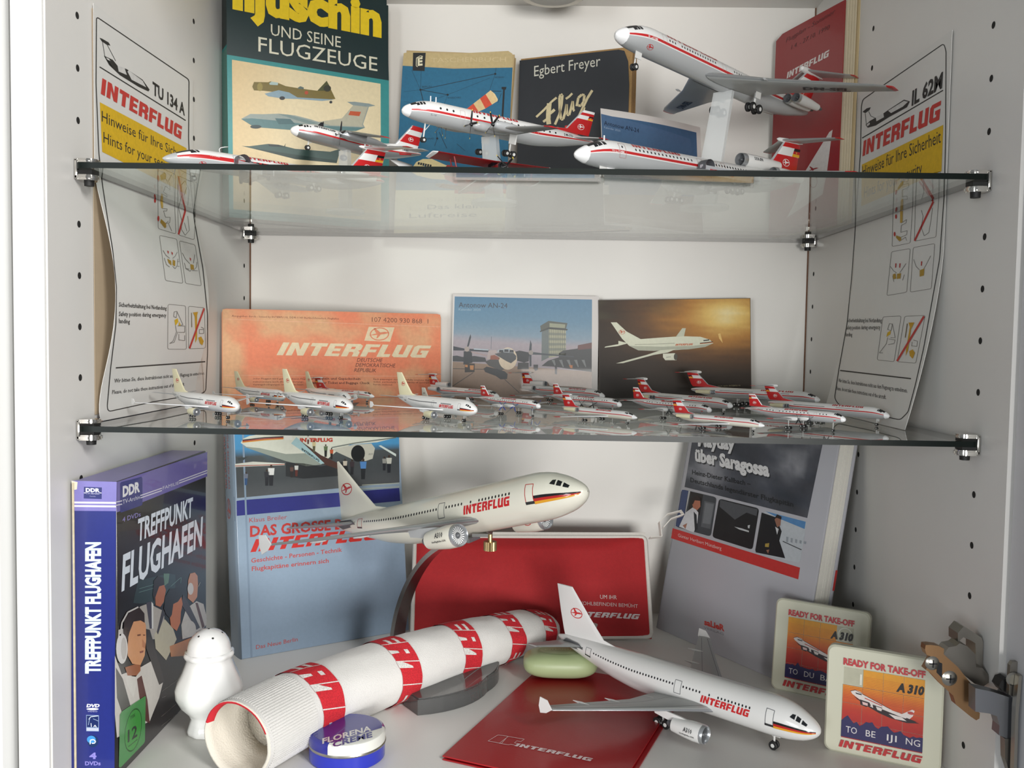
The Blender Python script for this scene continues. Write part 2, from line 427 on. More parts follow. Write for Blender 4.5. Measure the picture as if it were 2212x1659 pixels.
def clip(x, y, zt, sg, label):
    """sg=+1: bolted to the left panel"""
    r = thing('shelf_clip', label, 'clip', (x, y, zt-GT/2), (0, 0, 0 if sg > 0 else PI), 'chrome glass shelf clips')
    for nm, z, h in (('upper_jaw', GT/2+0.0012+0.0011, 0.0024), ('lower_jaw', -GT/2-0.0026-0.0018, 0.0034)):
        n = 10; L_, hw = 0.0135, 0.0062; pts = [(0.0005, -hw), (L_-hw, -hw)]+[(L_-hw+hw*math.cos(R(-90+180*k/n)), hw*math.sin(R(-90+180*k/n))) for k in range(1, n)]+[(L_-hw, hw), (0.0005, hw)]
        bm = bmesh.new(); vs = [bm.verts.new((px_, py_, z-h/2)) for px_, py_ in pts]; f = bm.faces.new(vs)
        ex = bmesh.ops.extrude_face_region(bm, geom=[f]); bmesh.ops.translate(bm, vec=(0, 0, h), verts=[q for q in ex['geom'] if isinstance(q, bmesh.types.BMVert)])
        bmesh.ops.recalc_face_normals(bm, faces=bm.faces)
        bmesh.ops.bevel(bm, geom=[e for e in bm.edges if abs((e.verts[0].co-e.verts[1].co).z) < 1e-6], offset=0.0009, segments=2, affect='EDGES')
        me = bpy.data.meshes.new(nm); bm.to_mesh(me); bm.free(); me.materials.append(chrome); me.polygons.foreach_set('use_smooth', [True]*len(me.polygons)); me.set_sharp_from_angle(angle=R(50))
        o = bpy.data.objects.new(nm, me); C.objects.link(o); o.parent = r
    rbox('back_plate', (0.0012, 0, -0.0012), (0.0022, 0.0124, 0.0125), chrome, r, 0.0006)
    MB().box((0.0065, 0, -GT/2-0.0013), (0.0085, 0.0095, 0.0025)).build('rubber_pad', rubber, r)
    MB().box((0.0065, 0, GT/2+0.0005), (0.0085, 0.0095, 0.0009)).build('rubber_pad', rubber, r)
    MB().tube((0.0068, 0, -GT/2-0.0060), (0.0068, 0, -GT/2-0.0092), 0.0031, 0.0029, 16).build('clamp_screw', rubber, r, True)
    return r
for zt, lv in ((UP, 'upper'), (0.0, 'lower')):
    for y, fb in ((0.011, 'front'), (0.3404, 'rear')):
        for x, sg, lr in ((0.0, 1, 'left'), (W, -1, 'right')):
            clip(x, y, zt, sg, f'small chrome clip at the {fb} {lr} corner of the {lv} glass shelf')
# puck lamp under the ceiling board (switched off); only its shadow reaches the back wall in view
t = thing('cabinet_lamp', 'round switched off lamp under the top board, casting a soft shadow behind', 'lamp', (0.300, 0.285, CEIL))
MB().lathe((0, 0, 0), (0, 0, -1), [(0, 0.001), (0, 0.034), (0.014, 0.034), (0.018, 0.030), (0.018, 0.001)], 32).build('lamp_housing', chrome2, t, True)
MB().lathe((0, 0, -0.0182), (0, 0, -1), [(0, 0.024), (0.0006, 0.023), (0.0006, 0.001)], 28).build('lamp_lens', mat('frosted_lens', 'c8c8c4', 0.4), t, True)
# ---------------------------------------------------------------- books and paper, upper shelf
paper = mat('aged_paper', 'c9ad84', 0.8, noise=0.12, nscale=500)
paperw = mat('white_page_edges', 'd8d5cc', 0.8, noise=0.06, nscale=900)
def crop(x0, y0, k=3.95):
    """authoring coordinates read off an enlarged crop of the photograph"""
    return lambda *p: [(x0+a/k, y0+b/k) for a, b in p]
def page_block(root, x0, x1, y0, y1, z0, z1, mt, n=7):
    """leaves of a book: a block whose fore-edge and top show slightly uneven gatherings"""
    rnd = random.Random(int(x1*1e5)); b = MB(); k = n; dy = (y1-y0)/k
    for i in range(k):
        e = rnd.uniform(-0.0004, 0.0004); b.box(((x0+x1+e)/2, y0+dy*(i+.5), (z0+z1+e)/2), (x1-x0+e, dy*0.96, z1-z0+e))
    return b.build('page_block', mt, root)
def shade_mix(a, b, t):
    a, b = [tuple(int(c[i:i+2], 16)/255 for i in (0, 2, 4)) for c in (a, b)]
    return tuple(x+(y-x)*t for x, y in zip(a, b))
def ramp(stops, t):
    for (t0, c0), (t1, c1) in zip(stops, stops[1:]):
        if t <= t1: return shade_mix(c0, c1, max(0, min(1, (t-t0)/(t1-t0))))
    return shade_mix(stops[-1][1], stops[-1][1], 0)
def fbm(x, y, s=0):
    import mathutils.noise as nz
    return nz.fractal(Vector((x, y, s)), 1.0, 2.0, 4)*0.5+0.5

# hardcover aviation book, dark green and cream
cv = Cover(on_z((495, 470), UP), on_z((840, 497), UP), lean=1.5)
H = cv.at((834, 10))[1]; T_ = 0.025; w = cv.w
t = cv.root('hardcover_book', 'tall dark green and cream hardcover book with large yellow title lettering', 'book')
dgreen = mat('dark_green_cover', '17302f', 0.35, coat=0.15); teal = mat('teal_cover', '3b7f7c', 0.4)
rbox('front_cover', (w/2, 0.0012, H/2), (w, 0.0024, H), dgreen, t, 0.0008)
rbox('back_cover', (w/2, T_-0.0012, H/2), (w, 0.0024, H), dgreen, t, 0.0008)
page_block(t, 0.003, w-0.004, 0.0026, T_-0.0026, 0.003, H-0.004, paper)
rbox('spine', (0.0008, T_/2, H/2), (0.0022, T_, H), mat('scuffed_dark_spine', '22302e', 0.5, noise=0.35, nscale=90), t, 0.001)
p = Pr(cv.at); q = crop(460, 0)
p.poly([(489, -38), (835, -2), (840, 174), (490, 118)], '132a2c', 0)
p.poly([(490, 118), (840, 174), (840.5, 497), (495, 469)], '2f8686', 0)
p.img([(501, 129), (822, 181), (823, 478), (504, 452)], 10, 10, lambda u, v: shade_mix('cdb384', 'd8c9a4', min(1, u*2.2+0.15*fbm(u*5, v*5))), 1)
p.text('Iljuschin', (502, 14), (824, 77), 74, 'e3c31d', 2, bold=0.055)
p.text('UND SEINE', (585, 76), (736, 103), 24, 'd5d2bd', 2, bold=0.0)
p.text('FLUGZEUGE', (558, 111), (815, 154), 31.5, 'd5d2bd', 2, bold=0.0)
p.poly(q((335, 740), (350, 700), (470, 702), (490, 695), (555, 708), (620, 735), (740, 755), (890, 775), (970, 690), (1045, 845), (900, 858), (720, 835), (560, 790), (430, 775), (350, 772)), '6e5f22', 2)
p.poly(q((440, 800), (560, 770), (650, 790), (720, 832), (1040, 850), (930, 862), (720, 845), (600, 842), (470, 822)), '7e97a4', 3)
p.poly(q((890, 775), (970, 690), (1000, 745), (960, 775)), '43461a', 3); p.ell(q((975, 755))[0], 8, 7, '23250f', 4); p.ell(q((590, 838))[0], 6, 4, '22262a', 4); p.ell(q((1005, 872))[0], 3.2, 3, '22262a', 4)
p.poly(q((480, 710), (500, 697), (556, 706), (552, 728), (484, 724)), '9fb4b0', 4); p.poly(q((725, 748), (745, 736), (775, 748), (772, 762), (728, 760)), '50625c', 4); p.ell(q((400, 742))[0], 6, 9, '8c7d3a', 3); p.ell(q((797, 792))[0], 4, 4, 'a8401d', 4)
p.poly(q((240, 1015), (320, 972), (420, 975), (560, 970), (700, 985), (820, 1015), (900, 1040), (1100, 1010), (1195, 900), (1145, 870), (1210, 868), (1330, 885), (1382, 903), (1330, 912), (1280, 1060), (1297, 1090), (1220, 1118), (700, 1112), (480, 1095), (350, 1084)), '8b9690', 2)
p.poly(q((240, 1015), (330, 1010), (600, 1035), (860, 1070), (1297, 1090), (1220, 1118), (700, 1112), (480, 1095), (350, 1084)), '4f7476', 3)
p.poly(q((900, 1040), (1100, 1010), (1195, 900), (1320, 912), (1272, 1062), (1280, 1082), (1000, 1070)), 'a9a692', 3)
p.poly(q((1170, 948), (1262, 955), (1248, 992), (1155, 982)), 'b34b22', 4); p.poly(q((560, 975), (640, 978), (900, 1052), (820, 1060)), '6d8280', 4); p.poly(q((530, 1010), (660, 1016), (700, 1060), (560, 1060)), '3d6064', 4)
p.poly(q((1145, 868), (1330, 884), (1384, 902), (1300, 908), (1200, 894)), '7f8d8d', 4); p.ell(q((365, 1082))[0], 12, 4, '243a3d', 4)
p.poly(q((245, 1246), (310, 1248), (470, 1228), (560, 1235), (700, 1270), (1000, 1295), (1090, 1270), (1055, 1392), (700, 1358), (480, 1302), (330, 1266)), '35504b', 2)
p.poly(q((330, 1262), (700, 1320), (1060, 1370), (1055, 1392), (700, 1358), (480, 1302)), '1f3834', 3); p.poly(q((470, 1230), (555, 1236), (620, 1255), (480, 1248)), '1d2b2b', 4); p.poly(q((606, 1250), (620, 1222), (614, 1255)), '22332f', 3)
p.build('cover_print', t, flat(0), INK)
ps = Pr(); ps.poly([(0, .0), (T_, 0), (T_, H*.70), (0, H*.70)], '4d7a70', 0); ps.poly([(0.002, H*.70), (T_-.002, H*.70), (T_-.002, H*.71), (0.002, H*.71)], '24807e', 1)
ps.build('spine_print', t, lambda a, b, e: Vector((-0.0004-e, T_-a, b)), INKM)

# small blue pocket book
cv = Cover(base(852, .338, UP+.0062), base(1084, .327, UP+.0062), lean=0.6, roll=3.4)
H = cv.at((990, 113))[1]; w = cv.w; T_ = 0.011
t = cv.root('pocket_book', 'small blue and tan pocket book with striped windsock on its cover', 'book')
rbox('front_cover', (w/2, 0.0003, H/2), (w, 0.0005, H), mat('tan_card_cover', 'b39c70', 0.6), t, 0.0002, 1)
rbox('back_cover', (w/2, T_-0.0003, H/2), (w, 0.0005, H), mat('tan_card_cover', 'b39c70', 0.6), t, 0.0002, 1)
page_block(t, 0.001, w-0.0008, 0.0006, T_-0.0006, 0.0008, H-0.0008, paper)
p = Pr(cv.at); q = crop(840, 60)
p.poly([(872, 115), (880, 113), (990, 115.5), (1098, 110), (1107, 116), (1107.5, 148), (869.5, 144)], 'b9a577', 0)
p.poly([(869.8, 142), (980, 148.5), (1107.3, 146), (1094, 411), (854.5, 411)], '1e6384', 1)
p.poly([(854.5, 411), (1094, 411), (1090, 498), (851, 504)], 'c4bd9f', 1)
p.poly(q((207, 214), (315, 214), (305, 370), (203, 366)), '191b1d', 2)
p.text('E', q((246, 322))[0], q((288, 318))[0], 16, 'd9d2b4', 3, bold=0.05); p.line(q((236, 258), (268, 240), (290, 244), (262, 262), (236, 258)), 1.2, 'd9d2b4', 3); p.line(q((236, 258), (234, 326), (246, 334)), 1.4, 'd9d2b4', 3)
p.text('TASCHENBÜCH', q((360, 296))[0], q((1000, 288))[0], 9.5, 'c6b489', 2)
pts = {'b': (270, 530), 'w': (502, 572), 'm': (908, 394), 'l': (300, 650), 'g': (413, 945)}
for a, b, wd_ in (((270, 530), (908, 394), 1.3), ((270, 530), (502, 572), 1.3), ((270, 530), (300, 650), 1.6), ((908, 394), (915, 340), .6), ((908, 394), (860, 530), .6), ((502, 572), (860, 430), .5), ((502, 572), (310, 640), .5), ((502, 572), (460, 690), .5), ((195, 360), (270, 530), .6), ((278, 340), (270, 530), .6), ((130, 545), (270, 530), .4), ((130, 630), (290, 652), .4), ((130, 665), (300, 650), .4), ((405, 890), (413, 945), 1), ((413, 945), (390, 1010), 1), ((430, 890), (495, 1030), 1.2), ((580, 990), (650, 1050), .8), ((870, 540), (960, 542), 1.2), ((960, 560), (930, 640), .8)):
    p.line(q(a, b), wd_, '0f2836', 2)
for c in ((270, 530), (502, 572), (908, 394), (300, 650), (413, 945)): p.ell(q(c)[0], 2.4, 2.4, '0c1c26', 3, n=10)
for s_, a, b in (('BERLIN', (285, 512), (362, 508)), ('MOSKAU', (905, 432), (985, 428)), ('WARSCHAU', (500, 606), (615, 602)), ('BELGRAD', (290, 956), (385, 952))): p.text(s_, q(a)[0], q(b)[0], 3.6, '123243', 3)
p.poly(q((962, 505), (1003, 505), (1000, 526), (990, 530), (975, 810), (958, 808), (975, 528), (962, 524)), '10161c', 2)
A = [(616, 740), (668, 690), (722, 648), (778, 604), (826, 568), (868, 534)]; B = [(704, 746), (706, 748), (766, 716), (824, 690), (880, 656), (928, 626)]
for i, c in enumerate(('d4b784', 'c9482d', 'd4b784', 'c9482d', 'd9bd8a')): p.poly(q(A[i], A[i+1], B[i+1], B[i]), c, 3)
p.poly(q((868, 534), (905, 565), (930, 610), (928, 626)), 'e0c896', 3)
p.poly(q((210, 1180), (235, 1145), (290, 1120), (370, 1120), (470, 1165), (560, 1200), (700, 1270), (560, 1300), (360, 1290), (240, 1260), (150, 1205)), 'cfc08e', 2)
for i in range(6): p.poly(q((250+i*20, 1146+i*4), (266+i*20, 1150+i*4), (260+i*20, 1170+i*5), (246+i*20, 1166+i*5)), '15191c', 3)
p.poly(q((285, 1160), (330, 1190), (420, 1215), (330, 1205)), '2a6b8f', 3)
p.poly(q((460, 1215), (500, 1170), (640, 1195), (800, 1225), (850, 1330), (560, 1330), (480, 1290)), 'a02f24', 3)
p.poly(q((395, 1330), (470, 1328), (478, 1352), (400, 1354)), '26414f', 3); p.poly(q((560, 1280), (1000, 1280), (1000, 1400), (560, 1400)), '29407a', 2); p.poly(q((560, 1375), (1000, 1375), (1000, 1415), (560, 1415)), 'a9352c', 3)
p.text('Das kleine', (923, 452), (1058, 449), 9.5, '2b2a22', 3); p.text('Luftreise', (884, 471), (1030, 468), 10, '2b2a22', 3)
p.build('cover_print', t, flat(0), INKM)

# dark pocket book with script title
cv = Cover(base(1113, .330, UP), base(1350, .290, UP), lean=1.5, roll=0.0)
w = cv.w; H = cv.at((1120, 131))[1]; T_ = 0.017
t = cv.root('pocket_book', 'dark charcoal pocket book with cream brush lettering and worn brown page edges', 'book')
# front cover with a bumped, rounded upper right corner
char = mat('charcoal_card_cover', '24272c', 0.5, noise=0.12, nscale=120)
prof = [(0, 0), (w, 0), (w, H*.80), (w*.985, H*.93), (w*.95, H*.99), (w*.90, H), (0, H)]
for nm, y in (('front_cover', 0.0), ('back_cover', T_-0.0006)):
    n = len(prof); obj(nm, [(x, y, z) for x, z in prof]+[(x, y+0.0006, z) for x, z in prof], [tuple(range(n)), tuple(range(2*n-1, n-1, -1))]+[(i+n, (i+1) % n+n, (i+1) % n, i) for i in range(n)], char, None, t)
page_block(t, 0.001, w+0.0022, 0.0008, T_-0.0008, 0.001, H+0.0015, mat('browned_page_edges', '9a7a4e', 0.85, noise=0.25, nscale=700), 9)
p = Pr(cv.at); q = crop(840, 60)
p.text('Egbert Freyer', q((1240, 415))[0], q((1805, 325))[0], 22, 'c9c7ba', 1)
q = crop(1100, 180, 8.296)
cr_ = 'cbbd96'
p.line(q((485, 605), (620, 480), (760, 330), (850, 255)), 4.6, cr_, 1); p.line(q((720, 360), (705, 520), (700, 650), (712, 735)), 10, cr_, 2); p.line(q((700, 560), (760, 520), (815, 470)), 6, cr_, 1); p.line(q((610, 690), (680, 640)), 5, cr_, 1)
p.line(q((820, 740), (900, 560), (940, 380), (955, 210), (925, 200), (900, 260), (905, 460), (930, 650), (970, 640), (1010, 500), (1030, 375), (1035, 560), (1075, 570), (1110, 440), (1140, 320), (1150, 480), (1170, 495)), 5.2, cr_, 2)
p.line(q((1015, 280), (1080, 235), (1130, 180)), 4.6, cr_, 1)
p.line(q((1210, 410), (1240, 260), (1300, 205), (1350, 215), (1335, 330), (1290, 400), (1240, 400)), 5.4, cr_, 2); p.line(q((1490, 125), (1400, 270), (1330, 420), (1260, 570), (1190, 690), (1260, 690), (1320, 560), (1345, 430)), 5.4, cr_, 2)
p.text('010', (1195, 301), (1252, 292), 24, 'c63b34', 2, bold=0.03)
p.build('cover_print', t, flat(0), INKM)

# curved postcard standing in front of the dark book
def postcard(name, label, cv, H, bend, group=None, base=None):
    t = cv.root(name, label, 'postcard', group); w = cv.w; n = 12
    def curve(x, z, e=0.0):
        u = x/w; return Vector((x, -bend*math.sin(PI*u)*(z/H)-e, z))
    V = []; F = []
    for s in (0, 1):
        for i in range(n+1):
            for k in (0, .5, 1): P_ = curve(w*i/n, H*k); V.append(P_+Vector((0, 0.00035*s, 0)))
    m_ = (n+1)*3
    for i in range(n):
        for k in range(2):
            a = i*3+k; F += [(a, a+3, a+4, a+1), (m_+a+1, m_+a+4, m_+a+3, m_+a)]
    per = [i*3 for i in range(n+1)]+[n*3+1, n*3+2]+[i*3+2 for i in range(n-1, -1, -1)]+[1]
    for a, b in zip(per, per[1:]+per[:1]): F.append((b, a, m_+a, m_+b))
    obj('card', V, F, base or mat('white_card_stock', 'cfcac6', 0.55), None, t)
    return t, curve
def tiles(p, w, x0, x1, z0, z1, col, lay, n=12):
    vs = []; fs = []
    for i in range(n+1):
        x = x0+(x1-x0)*i/n; vs += [(x, z0), (x, (z0+z1)/2), (x, z1)]
        if i: k = 3*i; fs += [(k-3, k, k+1, k-2), (k-2, k+1, k+2, k-1)]
    p.raw(vs, fs, col, lay)
cv = Cover(base(1306, .262, UP), base(1521, .330, UP), lean=5)
H = cv.at((1288, 232))[1]
t, cf = postcard('postcard', 'blue postcard with dark heading leaning before the dark pocket book, behind the three-engine jet', cv, H, 0.004)
p = Pr(); tiles(p, cv.w, .006, cv.w-.006, .006, H-.006, '3f5f80', 0)
p.at = cv.at
p.img([(1298, 246), (1488, 301), (1510, 398), (1305, 400)], 10, 4, lambda u, v: shade_mix('4a6688', '36566f', v), 1)
p.text('Antonow AN-24', (1304, 270), (1375, 289), 9, '1a2236', 2); p.text('Kalender 2020', (1304, 277), (1337, 286), 4, '93a6bd', 2)
p.img([(1303, 420), (1513, 425), (1519, 505), (1307, 478)], 8, 4, lambda u, v: shade_mix('6e6258', '8a7766', v), 1)
p.build('card_print', t, cf, INK, 0.00012)

# red timetable booklet in the right rear corner
cv = Cover(base(1660, .345, UP), base(1806, .2465, UP), lean=0.6)
w = cv.w; H = cv.at((1681, 78))[1]; T_ = 0.006
t = cv.root('timetable_booklet', 'tall red timetable booklet with white tail fin print, in the right rear corner', 'booklet')
redc = mat('red_gloss_card', '8c1117', 0.3, coat=0.2)
def bowed(name, x0, x1, y, z0, z1, th, mt, bow, parent, n=10, corner=0.004):
    V = []; F = []
    for s in (0, 1):
        for i in range(n+1):
            u = i/n; yy = y+bow*math.sin(PI*u)+s*th; ztop = z1-(corner*(1-u*8)**2 if u < .125 else 0)
            V += [(x0+(x1-x0)*u, yy, z0), (x0+(x1-x0)*u, yy, ztop)]
    m_ = 2*(n+1)
    for i in range(n):
        a = 2*i; F += [(a, a+2, a+3, a+1), (m_+a+1, m_+a+3, m_+a+2, m_+a), (a+1, a+3, m_+a+3, m_+a+1), (a+2, a, m_+a, m_+a+2)]
    F += [(0, 1, m_+1, m_), (2*n+1, 2*n, m_+2*n, m_+2*n+1)]
    return obj(name, V, F, mt, None, parent)
bowed('front_cover', 0, w, 0, 0, H, 0.0005, redc, 0, t)
bowed('back_cover', 0, w+0.012, T_, 0, H, 0.0005, mat('cream_card', 'c9b58c', 0.7), 0, t)
for i in range(4): bowed('leaf', 0.0005, w+0.003+0.0022*i, 0.0012+0.001*i, 0.0005, H-0.001, 0.0005, mat('cream_leaf', 'cfc3a8', 0.8, noise=.05), 0, t)
p = Pr(cv.at); q = crop(1670, 0, 8.296)
p.text('Flugplan - Sommer', (1698, 92), (1803, 29), 9, '471015', 1, bold=-0.005, shear=.25, up=(0, -1)); p.text('1.4. - 27.10. 1990', (1709, 107), (1791, 63), 9, '471015', 1, bold=-0.005, shear=.25)
p.logo((1699.5, 170), (1790, 122), 13, 'd6cfcb', 1, shear=.18)
p.poly([(1736, 376), (1792, 285), (1799, 280), (1797, 292), (1786, 376), (1777, 420), (1700, 470), (1716, 440)], 'cfc9c6', 1)
p.bird((1757, 366), 12, '8c1117', 2, 0.2, -1, ring=False); p.ell((1757, 392), 9, 14, '8c1117', 2, ring=.12)
p.build('cover_print', t, lambda x, z, e: Vector((x, -e, z)), INK)

# ---------------------------------------------------------------- paper on the lower glass shelf
cv = Cover((0.0045, 0.262, 0.0), (0.1975, 0.335, 0.0), lean=3)
w = cv.w; H = cv.at((700, 672))[1]; T_ = 0.0035
t = cv.root('ticket_folder', 'faded orange airline ticket folder with large cream lettering, leaning on the back panel', 'ticket')
oc = mat('faded_orange_card', 'd58a66', 0.7)
def rounded(w, H, r, n=5):
    o = [(0, 0), (w, 0)]
    for cx, cz, a0 in ((w-r, H-r, 0), (r, H-r, 90)):
        o += [(cx+r*math.cos(R(a0+90*k/n)), cz+r*math.sin(R(a0+90*k/n))) for k in range(n+1)]
    return o
def plate(name, prof, y, th, mt, parent):
    n = len(prof); return obj(name, [(x, y, z) for x, z in prof]+[(x, y+th, z) for x, z in prof], [tuple(range(n)), tuple(range(2*n-1, n-1, -1))]+[((i+1) % n, i, i+n, (i+1) % n+n) for i in range(n)], mt, None, parent)
plate('front_cover', rounded(w, H, .004), 0, 0.0005, oc, t); plate('back_cover', rounded(w, H-.001, .004), T_, 0.0005, oc, t)
for i in range(2): plate('coupon', rounded(w-.002, H-.002, .003), 0.0011+.001*i, 0.0004, mat('pale_coupon_paper', 'c9b29c', 0.8), t)
p = Pr(cv.at); q = crop(480, 650, 4.608)
def faded(u, v):
    k = fbm(u*5, v*3, 2)+0.55*max(0, 1-u*9)+0.35*max(0, .35-abs(u-.27))*2*max(0, 1-v*2); k = max(0, min(1, (k-.42)*2.2))
    return shade_mix('dd7f5c', 'd3a279', k)
zz = [cv.at(c) for c in ((478, 664), (953, 677))]
pp = Pr(); pp.img([(0.0006, H-.0006), (w-.0006, H-.0006), (w-.0006, .0006), (.0006, .0006)], 44, 20, faded, 0); 
cor = rounded(w-.001, H-.001, .004)
p.v, p.f, p.c = pp.v, pp.f, pp.c
for a, b in (((20, 180), (2165, 258)), ((20, 740), (2150, 752))): p.line(q(a, b), .9, 'e0a98c', 1)
p.text('Ausgegeben durch - Issued by INTERFLUG, DDR-1189 Berlin-Schönefeld, Flughafen', q((95, 158))[0], q((1160, 186))[0], 4, '6d3a2c', 1, res=1)
p.text('107 4200 930 868  1', q((1490, 208))[0], q((2050, 226))[0], 10, '6a4236', 1, bold=-.004)
p.poly(q((1458, 258), (1715, 264), (1670, 406), (1414, 396)), 'd9c5a3', 1); p.bird(q((1565, 330))[0], 21, 'd5815f', 2, 0.05)
p.logo(q((540, 540))[0], q((2030, 566))[0], 28, 'd9c9a8', 2, shear=.32)
for s_, a, b in (('DEUTSCHE', (1340, 605), (1590, 610)), ('DEMOKRATISCHE', (1326, 655), (1718, 662)), ('REPUBLIK', (1312, 706), (1530, 710))): p.text(s_, q(a)[0], q(b)[0], 8, '5b3128', 2, shear=.25)
for s_, a, b in (('Jeder Fluggast wird gebeten, diesen Flugschein', (305, 780), (905, 784)), ('insbesondere auch die Beförderungs-', (305, 812), (815, 812)), ('Vertragsbedingungen, sorgfältig zu lesen.', (305, 840), (815, 840)), ('Each passenger should carefully examine this', (1505, 785), (2060, 796)), ('ticket, particularly the conditions of contract', (1505, 812), (2060, 822)), ('herein enclosed.', (1505, 838), (1695, 842))): p.text(s_, q(a)[0], q(b)[0], 3.4, '6d3a2c', 2, res=1)
p.text('Flugschein und Gepäckschein', q((900, 782))[0], q((1375, 786))[0], 5, '5b2f25', 2, res=1, bold=.015); p.text('Passenger Ticket and Baggage Check', q((880, 824))[0], q((1468, 828))[0], 5, '5b2f25', 2, res=1, bold=.015)
p.build('cover_print', t, flat(0), INKM)

# postcard of the propeller airliner at an airfield
cv = Cover((0.2068, 0.3435, 0), (0.3525, 0.3435, 0), lean=2.5)
H = cv.at((1100, 637))[1]
t, cf = postcard('postcard', 'white bordered postcard of a propeller airliner before a control tower', cv, H, 0.0, 'postcards on the lower glass shelf')
p = Pr(cv.at); q = crop(970, 630, 6.9125)
def sky(u, v): return ramp([(0, '4b7896'), (.35, '597f97'), (.55, '748a9a'), (.66, '9a9096'), (1, '9a9096')], v+0.05*(fbm(u*6, v*9)-.5))
p.img(q((85, 72), (2135, 118), (2130, 1200), (52, 1050)), 24, 18, sky, 0)
p.img(q((52, 1045), (2130, 1195), (2130, 1640), (45, 1640)), 20, 10, lambda u, v: shade_mix('8f7763', '7d6757', min(1, v+.2*fbm(u*9, v*9))), 1)
p.text('Antonow AN-24', q((145, 232))[0], q((872, 246))[0], 10.5, '2a2c36', 2); p.text('Kalender 2020', q((145, 280))[0], q((470, 288))[0], 4.6, '93aab8', 2)
p.poly(q((55, 960), (120, 955), (200, 975), (380, 960), (540, 985), (560, 1050), (300, 1050), (55, 1040)), '2e3236', 2)
p.poly(q((1385, 600), (1490, 550), (1490, 985), (1380, 1040)), '5d6664', 2); p.poly(q((1490, 550), (1745, 572), (1745, 900), (1640, 960), (1490, 990)), '9c9a80', 2)
for k in range(5): p.poly(q((1490, 610+k*78), (1745, 622+k*74), (1745, 655+k*74), (1490, 650+k*78)), '777a6c', 3)
for k in range(9): p.line(q((1500+k*28, 556+k*2), (1500+k*28, 975-k*12)), .9, '60645a', 4)
p.poly(q((1362, 512), (1485, 437), (1768, 470), (1745, 565), (1490, 548), (1372, 590)), '4c5048', 3); p.poly(q((1500, 470), (1735, 490), (1730, 545), (1500, 530)), '8c8f78', 4); p.poly(q((1355, 590), (1490, 530), (1772, 558), (1765, 580), (1490, 560), (1360, 606)), '2f332f', 4)
p.poly(q((1640, 920), (1700, 880), (1920, 850), (1925, 800), (2130, 760), (2130, 1200), (1560, 1120), (1380, 1110), (1480, 1030), (1640, 980)), '25282a', 3); p.poly(q((1925, 800), (2132, 762), (2130, 850), (1925, 870)), '5c3430', 4)
for k in range(5): p.poly(q((1530+k*112, 1020), (1575+k*112, 1018), (1600+k*112, 1120), (1590+k*112, 1130)), '6c7070', 4)
p.poly(q((1790, 1095), (1845, 1098), (1842, 1145), (1810, 1140)), 'b06b35', 5); p.poly(q((1580, 1110), (1595, 1085), (1612, 1110), (1612, 1235), (1580, 1230)), '20222a', 5); p.poly(q((1260, 1090), (1330, 1090), (1325, 1170), (1290, 1185), (1262, 1150)), '24262a', 4)
p.line(q((632, 670), (628, 860)), .8, '4a5560', 2)
p.poly(q((65, 815), (230, 850), (600, 870), (600, 905), (230, 880), (65, 878)), '232a33', 4); p.poly(q((370, 846), (590, 862), (590, 880), (370, 866)), 'a3b0b8', 5)
p.poly(q((270, 815), (300, 690), (322, 635), (330, 680), (300, 800), (282, 830)), '2a3138', 5); p.ell(q((268, 858))[0], 5.5, 5.5, '9d9088', 6); p.poly(q((220, 890), (340, 890), (350, 1060), (215, 1090)), '1e242a', 4); p.poly(q((330, 890), (570, 950), (570, 965), (330, 905)), 'a28a86', 5)
p.poly(q((235, 1070), (385, 1075), (380, 1200), (235, 1205)), '26201c', 5); p.poly(q((240, 1090), (280, 1095), (278, 1130), (240, 1125)), 'b57a45', 6); p.poly(q((310, 1100), (370, 1100), (365, 1170), (315, 1165)), 'b57a45', 6)
p.poly(q((590, 880), (700, 870), (730, 930), (640, 1010), (560, 1010)), 'ab9c99', 5); p.poly(q((535, 1045), (620, 1010), (760, 1020), (840, 1150), (780, 1180), (600, 1110)), '41403f', 6); p.poly(q((620, 955), (680, 945), (760, 990), (750, 1015), (615, 1015)), '8a4b35', 7)
p.ell(q((878, 1000))[0], 20, 24, 'cdbba2', 7, n=28); p.poly(q((680, 930), (800, 905), (960, 915), (1005, 960), (1000, 1010), (925, 1070), (860, 1040)), '3d4144', 8); p.poly(q((710, 905), (740, 862), (900, 848), (955, 880), (965, 915), (800, 905)), '9fa6aa', 8)
for a in ((752, 870), (828, 862), (905, 870)): p.poly(q(a, (a[0]+58, a[1]+2), (a[0]+62, a[1]+40), (a[0]-6, a[1]+38)), '262b31', 9)
p.poly(q((515, 1150), (560, 1120), (700, 1150), (830, 1190), (875, 1230), (865, 1305), (770, 1310), (700, 1260), (540, 1200)), '1f2226', 9)
p.poly(q((960, 905), (1050, 880), (1200, 910), (1190, 1040), (1120, 1060), (1010, 1030)), '1d2125', 6); p.poly(q((1195, 880), (1215, 720), (1235, 790), (1230, 900), (1230, 1110), (1205, 1120)), '2b343c', 7); p.ell(q((1222, 910))[0], 5, 5, '8f8780', 8); p.poly(q((1240, 900), (1390, 920), (1860, 965), (1870, 980), (1380, 945), (1240, 940)), '343c42', 7); p.poly(q((1030, 1060), (1190, 1060), (1190, 1160), (1020, 1160)), '2a2a2a', 5)
for a, b in (((55, 1410), (360, 1210)), ((830, 1310), (1050, 1510)), ((60, 1150), (600, 1160))): p.line(q(a, b), 1.4, '3f3733', 3)
p.build('card_print', t, cf, INK, 0.00004)

